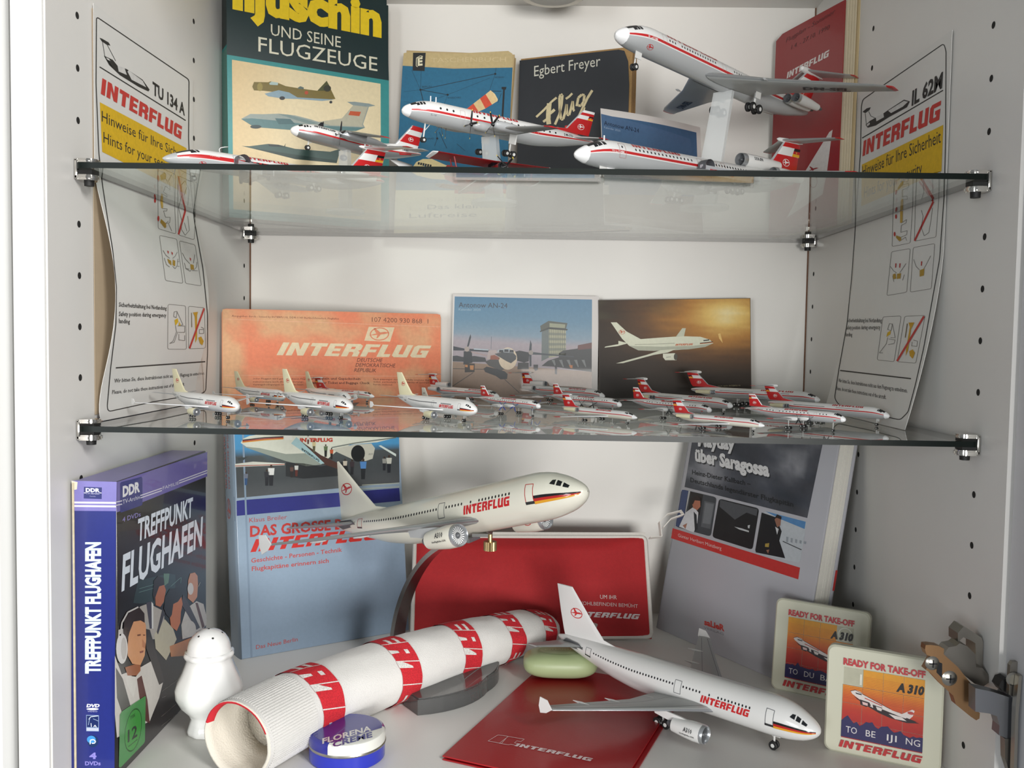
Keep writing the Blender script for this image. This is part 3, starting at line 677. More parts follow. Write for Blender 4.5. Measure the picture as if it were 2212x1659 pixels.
# postcard of the white jet at sunset
cv = Cover((0.3545, 0.3415, 0), (0.5050, 0.3415, 0), lean=2.5, roll=-1.6)
H = cv.at((1450, 646))[1]
t, cf = postcard('postcard', 'dark postcard of a white jet flying against an orange sunset', cv, H, 0.0, 'postcards on the lower glass shelf', mat('dark_card_stock', '3a2d20', 0.5))
t.location.z += 0.0
p = Pr(cv.at); q = crop(1270, 630)
def sunset(u, v):
    d_ = math.hypot((u-.84)*1.0, (v-.17)*1.25); n_ = fbm(u*4, v*22, 5); n2 = fbm(u*3, v*9, 9)
    c = ramp([(0, 'e2d3a0'), (.12, 'd8b566'), (.3, 'a87433'), (.55, '5a3d22'), (.8, '35281c'), (1.2, '241c15')], d_+0.12*(n_-.5)+0.25*max(0, v-.55))
    if v < .2 and u < .6: c = tuple(a+(b-a)*min(1, max(0, (n2-.3)*2))*(1-u/.6) for a, b in zip(c, (0.27, 0.25, 0.18)))
    return c
zt = H-.0005; w = cv.w
pp = Pr(); pp.img([(0.0005, zt), (w-.0005, zt), (w-.0005, .0005), (.0005, .0005)], 40, 34, sunset, 0); p.v, p.f, p.c = pp.v, pp.f, pp.c
cw = 'cfd0ba'
p.poly(q((195, 262), (245, 262), (330, 340), (450, 405), (620, 392), (800, 380), (960, 385), (1040, 410), (1070, 440), (1000, 470), (860, 490), (760, 498), (560, 505), (430, 500), (350, 460), (290, 400)), cw, 1)
p.poly(q((350, 462), (620, 470), (900, 462), (1065, 442), (1000, 472), (860, 492), (560, 506), (430, 501)), 'a9ab98', 2)
p.poly(q((750, 490), (620, 500), (500, 540), (300, 595), (240, 612), (300, 610), (560, 540), (680, 520)), cw, 3); p.poly(q((260, 420), (345, 440), (250, 465), (140, 478), (150, 468), (260, 448)), cw, 3); p.poly(q((750, 385), (805, 312), (835, 312), (820, 380)), 'b9bba6', 1)
p.poly(q((640, 530), (740, 525), (762, 545), (755, 585), (660, 585), (640, 560)), 'd8d8c4', 4); p.ell(q((748, 556))[0], 4, 7, '4d4a40', 5); p.text('A310', q((668, 566))[0], q((705, 562))[0], 3, '55524a', 5)
p.logo(q((745, 462))[0], q((893, 456))[0], 4, 'bb5a30', 4); p.bird(q((290, 345))[0], 7, 'b75335', 4)
p.line(q((400, 452), (560, 448), (740, 440)), .8, '7d7d6e', 3); p.line(q((955, 440), (1066, 428)), 1.4, '25211c', 4); p.line(q((955, 445), (1067, 434)), 1.2, 'b6601f', 5); p.line(q((985, 418), (1035, 412)), 2.4, '23262a', 4)
p.poly(q((1110, 360), (1130, 355), (1150, 440), (1120, 400)), 'd9b36a', 1)
p.text('DDR A310 INTERFLUG', q((1110, 812))[0], q((1300, 806))[0], 3, 'a89b76', 2, res=1)
p.build('card_print', t, cf, printed('sunset_ink', 0.5, 0, 0.04, spec=.3), 0.00005)
# ---------------------------------------------------------------- folded safety cards against the side panels
cardw = mat('white_safety_card', 'dbdad6', 0.5, noise=.02, nscale=80)
cardb = mat('cream_card_back', 'b3a188', 0.8, noise=.06, nscale=120)
def safety_card(side, label, y0, y1, ztop, xof):
    """side +1: left panel. xof(z): how far the sheet stands off the panel"""
    X = (lambda z: xof(z)) if side > 0 else (lambda z: W-xof(z))
    t = thing('safety_card', label, 'safety card', (X(0.0), (y0+y1)/2, 0.0)); O = t.location.copy()
    n = 48
    def sheet(name, fx, mt, ya, yb, z0, z1):
        V = []; F = []
        for s_ in (0, 1):
            for i in range(n+1):
                z = z0+(z1-z0)*i/n
                for y in (ya, yb): V.append(Vector((fx(z)-side*.0003*s_, y, z))-O)
        m_ = 2*(n+1)
        for i in range(n):
            a = 2*i; F += [(a, a+1, a+3, a+2), (m_+a, m_+a+2, m_+a+3, m_+a+1), (a, a+2, m_+a+2, m_+a), (a+1, m_+a+1, m_+a+3, a+3)]
        F += [(0, m_, m_+1, 1), (2*n, 2*n+1, m_+2*n+1, m_+2*n)]
        return obj(name, V, F, mt, None, t, True, 60)
    o = sheet('front_leaf', X, cardw, y0, y1, 0.0004, ztop)
    if side > 0: sheet('back_leaf', lambda z: (0.0007 if side > 0 else W-.0007), cardb, y0+.0002, y1-.002, 0.0045, ztop-.003)
    def at(p_):
        x = X(.1)
        for _ in range(25):
            P = on_x(p_, x); x = .5*x+.5*X(max(0, min(ztop, P.z)))
        return (P.y, P.z)
    return t, at, (lambda y, z, e: Vector((X(max(0, min(ztop, z)))+side*(e+.00005), y, z))-O)
def rrect(p, pts, r, col, w_, lay=1):
    """rounded outline through px corner points"""
    o = []; n = len(pts)
    for i in range(n):
        A_, B_, C_ = Vector(pts[i-1]), Vector(pts[i]), Vector(pts[(i+1) % n]); a = B_+(A_-B_).normalized()*r; c = B_+(C_-B_).normalized()*r
        for k in range(5): s = k/4; o.append(tuple(a*(1-s)**2+B_*(2*s*(1-s))+c*s*s))
    o.append(o[0])
    fine = []
    for a, b in zip(o, o[1:]):
        k = max(1, int(math.hypot(b[0]-a[0], b[1]-a[1])/14))
        for i in range(k): fine.append((a[0]+(b[0]-a[0])*i/k, a[1]+(b[1]-a[1])*i/k))
    p.line(fine+[o[0]], w_, col, lay)
def fine(pts, st=10):
    o = []
    for a, b in zip(pts, pts[1:]):
        k = max(1, int(math.hypot(b[0]-a[0], b[1]-a[1])/st)); o += [(a[0]+(b[0]-a[0])*i/k, a[1]+(b[1]-a[1])*i/k) for i in range(k)]
    return o+[pts[-1]]
BK, RD, YL, GY = '2a2927', 'c23a33', 'd9b01c', '77736e'
def xl(z):
    if z <= 0: return .0046
    return .0016+(.0030 if z < .163 else 0)*max(0, 1-z/.03)**2+(.0132*math.sin(PI*min(1, max(0, (z-.006)/.155)))**1.25 if z < .161 else 0)
yF = on_x((204, 200), .0018).y; yR = on_x((417, 240), .0018).y
t, at, mp = safety_card(1, 'white folded safety card with a low-tailed jet outline, bulging from the left panel', yF, yR, on_x((199, 4), .0018).z, xl)
p = Pr(at); q = crop(0, 0); q6 = crop(100, 340); qm = crop(120, 580); qs = crop(320, 340, 5.53)
rrect(p, [(208, 36), (408, 172), (407, 300), (412, 410), (420, 480), (438, 580), (448, 680), (448, 760), (444, 845), (436, 850), (330, 868), (234, 889), (231, 880), (238, 800), (250, 700), (251, 620), (243, 540), (230, 460), (221, 400), (213, 330), (207, 180)], 6, BK, 2.0)
p.poly(q((848, 322), (870, 330), (925, 362), (940, 388), (910, 382), (865, 350)), BK, 1); p.line(q((872, 350), (892, 478), (960, 580)), 1.0, BK, 1); p.line(q((912, 380), (985, 520)), 1.0, BK, 1)
p.poly(q((885, 475), (960, 510), (1000, 560), (1080, 590), (1215, 680), (1275, 765), (1265, 780), (1180, 740), (1020, 640), (930, 555)), BK, 1); p.poly(q((1000, 560), (1060, 580), (1080, 640), (1010, 610)), 'cfcecb', 2); p.poly(q((1095, 600), (1215, 690), (1245, 745), (1120, 680), (1085, 610)), 'cfcecb', 2); p.poly(q((900, 490), (925, 500), (940, 520), (915, 510)), 'cfcecb', 2)
p.line(q((848, 570), (1583, 1028)), 2.2, BK, 1); p.text('TU 134 A', q((1300, 800))[0], q((1575, 985))[0], 26, BK, 2, bold=.03)
p.logo(q((858, 800))[0], q((1545, 1190))[0], 36, RD, 2, shear=.12)
for pts_ in ((((850, 872), (1590, 1265), (1590, 1660), (1480, 1600), (870, 1295)),)): p.poly(q(*pts_), YL, 1)
p.text('Hinweise für Ihre Sicherheit', q((865, 1035))[0], q((1640, 1400))[0], 23, BK, 2, bold=.0); p.text('Hints for your security', q((880, 1215))[0], q((1500, 1480))[0], 23, BK, 2, bold=.0)
# pictogram boxes
for pts_ in (((112, 150), (300, 230), (330, 915), (118, 850)), ((345, 250), (585, 300), (548, 985), (360, 925)), ((132, 930), (340, 975), (415, 1505), (205, 1470)), ((370, 995), (560, 1045), (635, 1535), (445, 1505))): rrect(p, qs(*pts_), 4, GY, .9)
p.line(fine(qs((440, 640), (360, 920))), 4.0, 'b8322c', 2); p.line(fine(qs((355, 330), (440, 640)), 14), 4.0, 'b8322c', 2)
for pts_ in (((165, 610), (225, 615), (220, 640), (180, 640), (205, 715), (260, 715), (255, 780), (205, 790), (240, 760)), ((240, 790), (280, 880)), ((360, 600), (400, 760), (395, 860), (440, 930), (490, 870), (470, 700)), ((430, 780), (460, 880))): p.line(fine(qs(*pts_)), .9, GY, 2)
p.poly(qs((150, 735), (210, 790), (212, 835), (195, 845), (140, 775)), 'a8862a', 3); p.poly(qs((135, 480), (170, 470), (175, 600), (155, 610)), 'c7a34a', 3); p.ell(qs((118, 730))[0], 2.2, 6, 'b8322c', 3); p.ell(qs((78, 515))[0], 2.2, 5, 'b8322c', 3)
for c in ((235, 1130), (283, 1145), (502, 1215)): p.poly(qs((c[0]-10, c[1]-20), (c[0]+8, c[1]-5), (c[0]+4, c[1]+25), (c[0]-6, c[1]+5)), 'b8322c', 3)
for pts_ in (((175, 1110), (210, 1170), (255, 1205)), ((345, 1130), (320, 1180), (290, 1205)), ((190, 1200), (215, 1280), (255, 1310)), ((355, 1210), (345, 1290), (320, 1330), (290, 1300)), ((405, 1140), (440, 1210), (495, 1270)), ((555, 1160), (545, 1220), (540, 1265)), ((430, 1260), (450, 1330), (500, 1360), (520, 1330)), ((580, 1250), (575, 1310), (550, 1340)), ((345, 1245), (368, 1245)), ((345, 1300), (372, 1300)), ((520, 1350), (590, 1355)), ((440, 1325), (490, 1335))): p.line(fine(qs(*pts_)), 1.0, GY, 2)
for pts_ in (((225, 1210), (270, 1235), (275, 1290), (240, 1260)), ((290, 1220), (320, 1235), (318, 1300), (288, 1285)), ((500, 1275), (540, 1285), (545, 1345), (505, 1335))): p.poly(qs(*pts_), 'b08d2c', 3)
for s_, a, b in (('Sicherheitshaltung bei Notlandung', (538, 325), (945, 355)), ('Safety position during emergency', (538, 405), (942, 415)), ('landing', (538, 465), (632, 470))): p.text(s_, qm(a)[0], qm(b)[0], 9.5, BK, 2, bold=.012, res=1)
rrect(p, qm((958, 305), (1108, 318), (1115, 690), (955, 688)), 4, GY, .9); rrect(p, qm((1132, 322), (1270, 335), (1278, 680), (1135, 685)), 4, GY, .9)
p.line(fine(qm((1265, 340), (1140, 682))), 3.6, 'c23a33', 4)
for pts_ in (((1010, 370), (1035, 365), (1028, 420), (1005, 410), (1010, 370)), ((1035, 370), (1085, 480), (1040, 490)), ((1020, 480), (1030, 540), (1000, 620), (970, 640), (1010, 630), (1040, 540)), ((1045, 490), (1100, 490), (1100, 545), (1045, 545)), ((1050, 560), (1050, 610), (1100, 615), (1100, 570)), ((1240, 500), (1262, 510), (1262, 555), (1225, 555), (1225, 520), (1262, 520))): p.line(qm(*pts_), 1.0, GY, 2)
p.poly(qm((1012, 440), (1040, 425), (1045, 455), (1020, 488)), YL, 3); p.poly(qm((1052, 450), (1065, 485), (1048, 488)), YL, 3); p.poly(qm((1170, 375), (1212, 370), (1205, 400), (1205, 600), (1190, 635), (1185, 410)), 'c99a24', 3); p.poly(qm((1155, 378), (1160, 378), (1163, 500), (1157, 500)), '6b5a3a', 3); p.poly(qm((1215, 590), (1240, 580), (1262, 620), (1250, 655), (1230, 640)), 'c99a24', 3)
p.line(fine(qm((512, 848), (1275, 795))), 2.6, BK, 2)
p.text('Wir bitten Sie, diese Instruktionen nicht aus dem Flugzeug zu entnehmen.', qm((498, 975))[0], qm((1268, 905))[0], 8.4, BK, 2, bold=.008, shear=.12, res=1); p.text('Please, do not take these instructions out of the aircraft.', qm((480, 1072))[0], qm((1098, 1000))[0], 8.4, BK, 2, bold=.008, shear=.12, res=1)
p.build('card_print', t, mp, INKM, .00006)
# right card
def xr(z): return .0014+.0215*(max(0, (.125-max(z, 0))/.125)**1.55)
ztr = on_x((2051, 68), W-.0016).z
t, at, mp = safety_card(-1, 'white folded safety card with a slanted type heading, standing out from the right panel', on_x((2051, 200), W-.0016).y, on_x((1855, 260), W-.0016).y, ztr, xr)
p = Pr(at); q = crop(1652, 0); qm = crop(1652, 580); qs = crop(1640, 340)
rrect(p, [(2039, 94), (2044, 110), (2043, 300), (2040, 420), (2030, 560), (2012, 660), (1996, 750), (1978, 830), (1962, 890), (1945, 907), (1880, 893), (1812, 874), (1803, 860), (1812, 800), (1830, 700), (1840, 600), (1846, 520), (1852, 430), (1859, 330), (1861, 230), (1864, 215)], 6, BK, 1.8)
p.poly(q((835, 955), (870, 925), (905, 915), (895, 940), (860, 965)), BK, 1); p.line(q((858, 965), (868, 1060)), 1.0, BK, 1); p.line(q((888, 950), (905, 990), (940, 1005)), 1.0, BK, 1)
p.poly(q((862, 1065), (900, 1030), (1010, 970), (1060, 935), (1190, 850), (1240, 865), (1215, 915), (1060, 1000), (950, 1070), (880, 1090)), BK, 1); p.poly(q((950, 1000), (1015, 968), (1020, 1000), (955, 1035)), 'cfcecb', 2); p.poly(q((1055, 945), (1190, 860), (1225, 868), (1180, 910), (1080, 965)), 'cfcecb', 2); p.poly(q((870, 1065), (895, 1045), (900, 1058), (880, 1078)), 'cfcecb', 2)
p.line(q((832, 1178), (1523, 770)), 2.2, BK, 1); p.text('IL 62M', q((1255, 900))[0], q((1515, 745))[0], 29, BK, 2, bold=.035, shear=.12)
p.logo(q((835, 1335))[0], q((1495, 1020))[0], 32, RD, 2, shear=.16)
p.poly(q((830, 1405), (1525, 1065), (1510, 1460), (1150, 1620), (825, 1760)), YL, 1)
p.text('Hinweise für Ihre Sicherheit', q((835, 1510))[0], q((1505, 1215))[0], 23, BK, 2); p.text('Hints for your security', q((850, 1690))[0], q((1345, 1480))[0], 23, BK, 2)
for pts_ in (((1150, 190), (1330, 130), (1290, 730), (1135, 762)), ((1340, 170), (1550, 120), (1510, 680), (1325, 715)), ((1130, 805), (1290, 778), (1260, 1150), (1090, 1180)), ((1315, 770), (1500, 735), (1470, 1120), (1290, 1150))): rrect(p, qs(*pts_), 4, GY, .9)
p.line(fine(qs((1488, 378), (1328, 712))), 4.0, 'b8322c', 2); p.line(fine(qs((1368, 205), (1486, 375))), 4.0, 'b8322c', 2)
for pts_ in (((1215, 560), (1260, 530), (1255, 560), (1215, 580), (1210, 640), (1265, 625), (1260, 660), (1215, 680)), ((1195, 720), (1250, 680), (1260, 710)), ((1385, 450), (1400, 500), (1385, 600), (1410, 670), (1450, 640), (1470, 520), (1480, 430))): p.line(fine(qs(*pts_)), .9, GY, 2)
p.poly(qs((1170, 665), (1212, 680), (1215, 710), (1195, 712), (1170, 685)), 'a8862a', 3); p.poly(qs((1205, 460), (1228, 455), (1225, 555), (1205, 560)), 'c7a34a', 3); p.ell(qs((1170, 505))[0], 2, 5, 'b8322c', 3); p.ell(qs((1158, 655))[0], 2, 5, 'b8322c', 3)
for c in ((1168, 925), (1203, 925), (1388, 908)): p.poly(qs((c[0]-4, c[1]-20), (c[0]+6, c[1]-22), (c[0]+2, c[1]+18), (c[0]-6, c[1]+14)), 'b8322c', 3)
for pts_ in (((1120, 930), (1150, 970), (1175, 985)), ((1255, 905), (1225, 950), (1200, 985)), ((1320, 870), (1340, 930), (1370, 960)), ((1465, 840), (1425, 920), (1405, 950)), ((1140, 1010), (1150, 1060)), ((1240, 1000), (1225, 1050))): p.line(fine(qs(*pts_)), 1.0, GY, 2)
for pts_ in (((1095, 50), (1118, 42), (1125, 85), (1100, 92)), ((1132, 45), (1165, 40), (1160, 85), (1130, 90)), ((1325, 15), (1365, 0), (1360, 60), (1325, 70))): p.poly(qm(*pts_), 'b08d2c', 3)
for s_, a, b in (('Sicherheitshaltung bei Notlandung', (705, 458), (1000, 460)), ('Safety position during emergency', (697, 520), (988, 518)), ('landing', (693, 578), (748, 580))): p.text(s_, qm(a)[0], qm(b)[0], 8.5, '4a4844', 2, bold=.01, res=1)
rrect(p, qm((1010, 412), (1165, 405), (1105, 795), (960, 780)), 4, GY, .9); rrect(p, qm((1195, 408), (1370, 400), (1290, 808), (1130, 795)), 4, GY, .9)
p.line(fine(qm((1362, 408), (1132, 790))), 4.2, 'c23a33', 4)
for pts_ in (((1065, 470), (1090, 475), (1080, 530), (1050, 520), (1065, 470)), ((1090, 470), (1115, 590), (1075, 590)), ((1050, 590), (1040, 640), (980, 720), (1010, 720)), ((1060, 600), (1115, 610), (1105, 640), (1055, 650)), ((1270, 610), (1305, 620), (1300, 665), (1255, 660), (1260, 625))): p.line(qm(*pts_), 1.0, GY, 2)
p.poly(qm((1050, 545), (1078, 530), (1075, 560), (1040, 585)), YL, 3); p.poly(qm((1230, 462), (1280, 460), (1250, 520), (1225, 700), (1205, 745), (1210, 680), (1240, 500)), 'c99a24', 3); p.poly(qm((1235, 705), (1265, 690), (1285, 720), (1265, 770), (1240, 745)), 'c99a24', 3); p.poly(qm((1215, 470), (1222, 470), (1205, 590), (1198, 590)), '6b5a3a', 3)
p.line(fine(qm((645, 870), (1250, 940))), 2.6, BK, 2)
p.text('Wir bitten Sie, diese Instruktionen nicht aus dem Flugzeug zu entnehmen.', qm((632, 970))[0], qm((1220, 1060))[0], 8, '3a3835', 2, bold=.006, shear=-.05, res=1); p.text('Please, do not take these instructions out of the aircraft.', qm((612, 1035))[0], qm((1038, 1115))[0], 8, '3a3835', 2, bold=.006, shear=-.05, res=1)
p.build('card_print', t, mp, INKM, .00006)
# ---------------------------------------------------------------- things on the cabinet floor
# boxed set of discs standing against the left panel, spine to the front
X0, X1, Y0, Y1, ZB, ZT = 0.0021, 0.0296, -0.004, 0.1505, FL, -0.0338
t = thing('disc_box', 'tall blue and black boxed disc set with lilac top, standing along the left panel', 'disc box', (X1, Y0, FL), (0, 0, PI/2))
navy = mat('navy_box_card', '1d2a70', 0.3, coat=0.2); w = Y1-Y0; H = ZT-ZB; T_ = X1-X0
rbox('slipcase', (w/2, T_/2, H/2), (w, T_, H), mat('black_box_card', '1a1718', 0.3, coat=0.25), t, 0.0006)
at = lambda p: (lambda P: (P.y-Y0, P.z-FL))(on_x(p, X1))
p = Pr(at); q = crop(100, 940); q2 = crop(100, 1239)
W4 = [(0.0003, H-.0003), (w-.0003, H-.0003), (w-.0003, .0003), (.0003, .0003)]
pp = Pr(); pp.img(W4, 8, 12, lambda u, v: shade_mix('141112', '231f20', v), 0); p.v, p.f, p.c = pp.v, pp.f, pp.c
p.poly([(252.5, 1041), (447.5, 976), (447.5, 1029), (252, 1107)], '6f65ad', 1)
p.poly(q((628, 412), (640, 400), (810, 355), (819, 365), (819, 590), (810, 600), (640, 660), (628, 655)), '25297a', 2)
p.text('DDR', q((650, 525))[0], q((797, 478))[0], 21, 'e8e8ee', 3, bold=.05); p.text('TV-Archiv', q((650, 588))[0], q((797, 543))[0], 9, 'd8d8e6', 3)
for a, b, c, d in ((800, 520, 985, 462), (800, 500, 985, 442)): p.line(q((a, b+20-4), (c, d+14-4)), 2.2, 'd9d6e6', 3)
for dz in (0, 20): p.line(q((1130, 390+dz), (1374, 300+dz)), 2.2, 'd9d6e6', 3); p.line(q((590, 572+dz*1.4), (645, 560+dz*1.4)), 2.2, 'd9d6e6', 3)
p.text('FAMILIE', q((992, 466))[0], q((1128, 420))[0], 7, 'd9d6e6', 3); p.text('4 DVDs', q((648, 742))[0], q((803, 692))[0], 10, '8f87c4', 2, bold=.01)
def gl(s_, a, b, h, sh, bold): p.text(s_, a, b, h, 'dfe8f2', 3, bold=bold, shear=sh)
gl('TREFFPUNKT', q((775, 905))[0], q((1245, 690))[0], 45, .10, .03); gl('FLUGHAFEN', q((640, 1325))[0], q((1325, 935))[0], 72, .12, .03)
# pale blue cloud tints inside the lettering
for s_, a, b, h, sh, bd in (('EFF', (905, 845), (1035, 787), 45, .1, .02), ('NKT', (1120, 748), (1245, 690), 45, .1, .02), ('GHAFE', (915, 1170), (1270, 965), 60, .12, .01)): p.text(s_, q(a)[0], q(b)[0], h*.55, 'a9cbe6', 4, bold=bd, shear=sh) if s_ == '' else None
# crew photograph
Q = q2
p.poly(Q((780, 60), (1050, 0), (1100, 10), (1100, 260), (900, 260), (740, 250)), '2b3a3c', 1); p.poly(Q((1000, 0), (1050, 0), (1040, 80), (1000, 110)), '5a7766', 2)
for a, b in (((790, 130), (1000, 70)), ((790, 160), (1000, 100)), ((1060, 110), (1150, 30)), ((1150, 30), (1145, 80))): p.line(Q(a, b), 1.1, '5d7a78', 2)
def head(face, hair, fc='b87752', hc='2a1a14', l=5): p.poly(Q(*face), fc, l); p.poly(Q(*hair), hc, l+1)
# rear right: bald man with headset
p.poly(Q((1150, 440), (1190, 300), (1280, 235), (1340, 260), (1368, 380), (1360, 440), (1300, 520), (1160, 560)), 'b9b4ae', 3); p.poly(Q((1165, 180), (1200, 230), (1310, 460), (1280, 480), (1150, 260)), '40363a', 4); p.poly(Q((1270, 250), (1290, 250), (1350, 450), (1330, 470)), '5b342a', 5)
p.poly(Q((1208, 60), (1225, 0), (1265, -10), (1288, 20), (1292, 90), (1285, 200), (1250, 250), (1205, 210)), 'b9805f', 5); p.ell(Q((1228, 130))[0], 6.5, 13, 'c9c4c0', 6); p.line(Q((1295, 110), (1310, 75)), 1, 'aaa6a0', 6)
# rear left man with dark hair
p.poly(Q((690, 400), (800, 280), (880, 250), (920, 280), (1000, 320), (1010, 440), (930, 560), (700, 560)), 'aaa49c', 3); p.poly(Q((850, 250), (895, 235), (912, 300), (905, 470), (880, 470)), '46404a', 4); p.poly(Q((895, 240), (910, 260), (910, 470), (898, 470)), 'd8d8d6', 5)
head(((925, 160), (960, 100), (1000, 90), (1018, 140), (1000, 240), (970, 285), (930, 270)), ((905, 180), (915, 60), (950, 20), (1000, 40), (1005, 95), (960, 110), (935, 180), (915, 240)), 'a8623f', '261814')
p.poly(Q((985, 310), (1010, 330), (980, 430), (950, 520), (940, 500)), '3c3438', 5)
# middle man looking right
p.poly(Q((920, 520), (1010, 390), (1080, 470), (1110, 560), (1020, 740), (930, 640)), 'b7b09a', 4)
head(((1045, 330), (1080, 230), (1150, 200), (1160, 260), (1145, 330), (1140, 420), (1110, 490), (1060, 450)), ((1000, 300), (1010, 200), (1050, 130), (1120, 125), (1158, 185), (1120, 240), (1080, 260), (1068, 350), (1050, 380), (1020, 350)), 'b66b42', '1f1512', 6)
p.poly(Q((1050, 620), (1250, 540), (1258, 580), (1200, 700), (1060, 710)), 'b87848', 5); p.ell(Q((1215, 470))[0], 15, 18, 'bdb8b2', 6)
# front man with white headset
p.poly(Q((582, 700), (640, 860), (800, 800), (940, 720), (1000, 900), (960, 1060), (880, 1260), (600, 1400), (582, 1200)), 'cfcac4', 5); p.poly(Q((590, 800), (650, 900), (715, 1130), (640, 1180), (600, 1060)), '3b3734', 6); p.poly(Q((840, 470), (880, 480), (1005, 920), (960, 950), (850, 640)), '332d2c', 7); p.poly(Q((770, 900), (810, 870), (860, 1080), (880, 1280), (830, 1250), (790, 1050)), '5a2f2c', 6)
p.poly(Q((668, 800), (800, 760), (800, 830), (760, 880), (690, 870)), '9c5c38', 6); p.poly(Q((665, 870), (780, 870), (740, 1060), (690, 960)), 'd5d2cc', 6)
head(((690, 620), (700, 460), (740, 380), (820, 370), (845, 440), (848, 560), (835, 700), (800, 780), (730, 770), (690, 700)), ((650, 560), (660, 400), (720, 310), (790, 290), (832, 340), (835, 420), (800, 400), (740, 410), (705, 500), (690, 560), (670, 600)), 'd3976a', '2d1a12', 8)
p.poly(Q((770, 520), (800, 515), (800, 530), (772, 534)), '7a4a32', 10); p.poly(Q((820, 520), (840, 520), (838, 530), (822, 530)), '7a4a32', 10); p.poly(Q((815, 560), (842, 600), (838, 640), (815, 625)), 'b87a52', 10); p.poly(Q((790, 665), (825, 655), (822, 672), (795, 680)), '8c4a38', 10)
p.ell(Q((640, 640))[0], 12.5, 33, 'd8d6d4', 10); p.ell(Q((655, 640))[0], 6, 24, 'bcb8b4', 11); p.line(Q((625, 530), (640, 420), (690, 330), (780, 285)), 3.2, 'c9c6c2', 10); p.poly(Q((610, 480), (650, 470), (655, 590), (605, 590)), 'c2bfbc', 9)
# small print lines and rating sticker
for a, b in (((985, 1005), (1140, 890)), ((985, 1060), (1020, 1045)), ((980, 1220), (1110, 1110)), ((980, 1300), (1120, 1190))): p.line(Q(a, b), 1.3, '5a5654', 2)
p.poly(Q((622, 1205), (640, 1175), (835, 1045), (842, 1052), (835, 1430), (825, 1450), (630, 1652), (612, 1650)), '3f8b46', 12)
p.ell(Q((734, 1335))[0], 15.5, 46, '358f35', 13, rot=.16, n=30); p.ell(Q((734, 1335))[0], 17.5, 48, '1d5a22', 13, rot=.16, n=30, ring=.06)
p.text('12', Q((688, 1440))[0], Q((768, 1385))[0], 25, '14261a', 14, bold=.02); p.text('FSK', Q((712, 1245))[0], Q((752, 1216))[0], 7, '1d4a22', 14, bold=.01); p.line(Q((692, 1478), (770, 1415)), 1.6, '1d5a22', 14)
p.build('cover_print', t, flat(0), INKG, 0.00004)
# spine
p = Pr(lambda p: (lambda P: (P.x-X0, P.z-FL))(on_y(p, Y0)))
p.at = (lambda f: f)(p.at)
p.img([(155.5, 1038.5), (251.3, 1041), (246.5, 1792), (153.5, 1790)], 2, 6, lambda u, v: shade_mix('232a70', '1e2a7c', u), 0)
p.poly(q((216, 388), (602, 398), (598, 648), (232, 645)), '7d76b8', 1); p.poly(q((216, 388), (268, 400), (262, 462), (222, 470)), 'ddd6c2', 2)
p.poly(q((322, 440), (475, 446), (473, 545), (320, 540)), '22286c', 2); p.text('DDR', q((337, 482))[0], q((458, 486))[0], 7.5, 'dcdcec', 3, bold=.05); p.text('TV-Archiv', q((340, 504))[0], q((455, 507))[0], 4.5, 'c4c4de', 3); p.text('Familie', q((372, 525))[0], q((422, 527))[0], 2.4, 'a5a5cc', 3)
for z in (574, 604): p.strip(q((236, z))[0], q((596, z+4))[0], -2, 2, 'dedbea', 2, 2)
for x in (322, 455): p.line(q((x, 492), (x+18, 493)), 1.5, 'dedbea', 3)
p.text('TREFFPUNKT FLUGHAFEN', (216, 1455), (216.5, 1171), 30, 'cfe0ee', 2, bold=.05, up=(-1, 0))
r_ = crop(150, 1490, 7.373)
p.text('DVD', r_((272, 276))[0], r_((478, 276))[0], 6.5, 'e3e3ef', 2, bold=.05, shear=.15); p.ell(r_((370, 306))[0], 13.2, 2.4, 'e3e3ef', 2); p.text('VIDEO', r_((290, 353))[0], r_((445, 355))[0], 2.8, 'b8b8d8', 2)
p.poly(r_((268, 400), (470, 405), (470, 662), (270, 658)), '8fa3c4', 2); p.poly(r_((276, 410), (462, 414), (462, 598), (278, 594)), '14265e', 3); p.line(r_((310, 470), (340, 430), (460, 412)), 1.6, 'cfd8ea', 4); p.line(r_((380, 460), (460, 495)), 1, '9fb2d2', 4); p.line(r_((345, 530), (352, 590)), 1.4, 'dfe4f0', 4); p.line(r_((390, 590), (410, 560), (430, 595)), 1.8, 'dfe4f0', 4); p.line(r_((305, 560), (318, 480), (330, 450)), 1, '9fb2d2', 4); p.poly(r_((272, 606), (466, 610), (466, 652), (274, 650)), 'b9bed0', 3)
p.ell(r_((372, 820))[0], 12, 13, '16305f', 2); p.ell(r_((350, 790))[0], 9.5, 8, '3f8fd0', 3); p.line(r_((332, 865), (336, 800), (385, 790), (420, 820), (400, 850), (360, 850)), 2.2, 'e6eef6', 4)
p.text('4', r_((318, 1095))[0], r_((432, 1095))[0], 12, '8a83cc', 2, bold=.05); p.text('DVDs', r_((250, 1200))[0], r_((498, 1200))[0], 8, '8a83cc', 2, bold=.03)
ps = p.build('spine_print', t, lambda x, z, e: Vector((-e, T_-x, z)), INKG, 0.00004)
obj('top_print', [(0.0008, 0.0008, H+.00006), (w-.0008, 0.0008, H+.00006), (w-.0008, T_-.0008, H+.00006), (.0008, T_-.0008, H+.00006)], [(0, 1, 2, 3)], mat('lilac_box_card', '7a72b0', 0.35, coat=.2), None, t)
MB().box((-0.0001, T_-0.0006, H/2), (0.0012, 0.0012, H-.002)).build('worn_edge', mat('worn_cream_edge', 'c9bda0', .7, noise=.25, nscale=300), t)

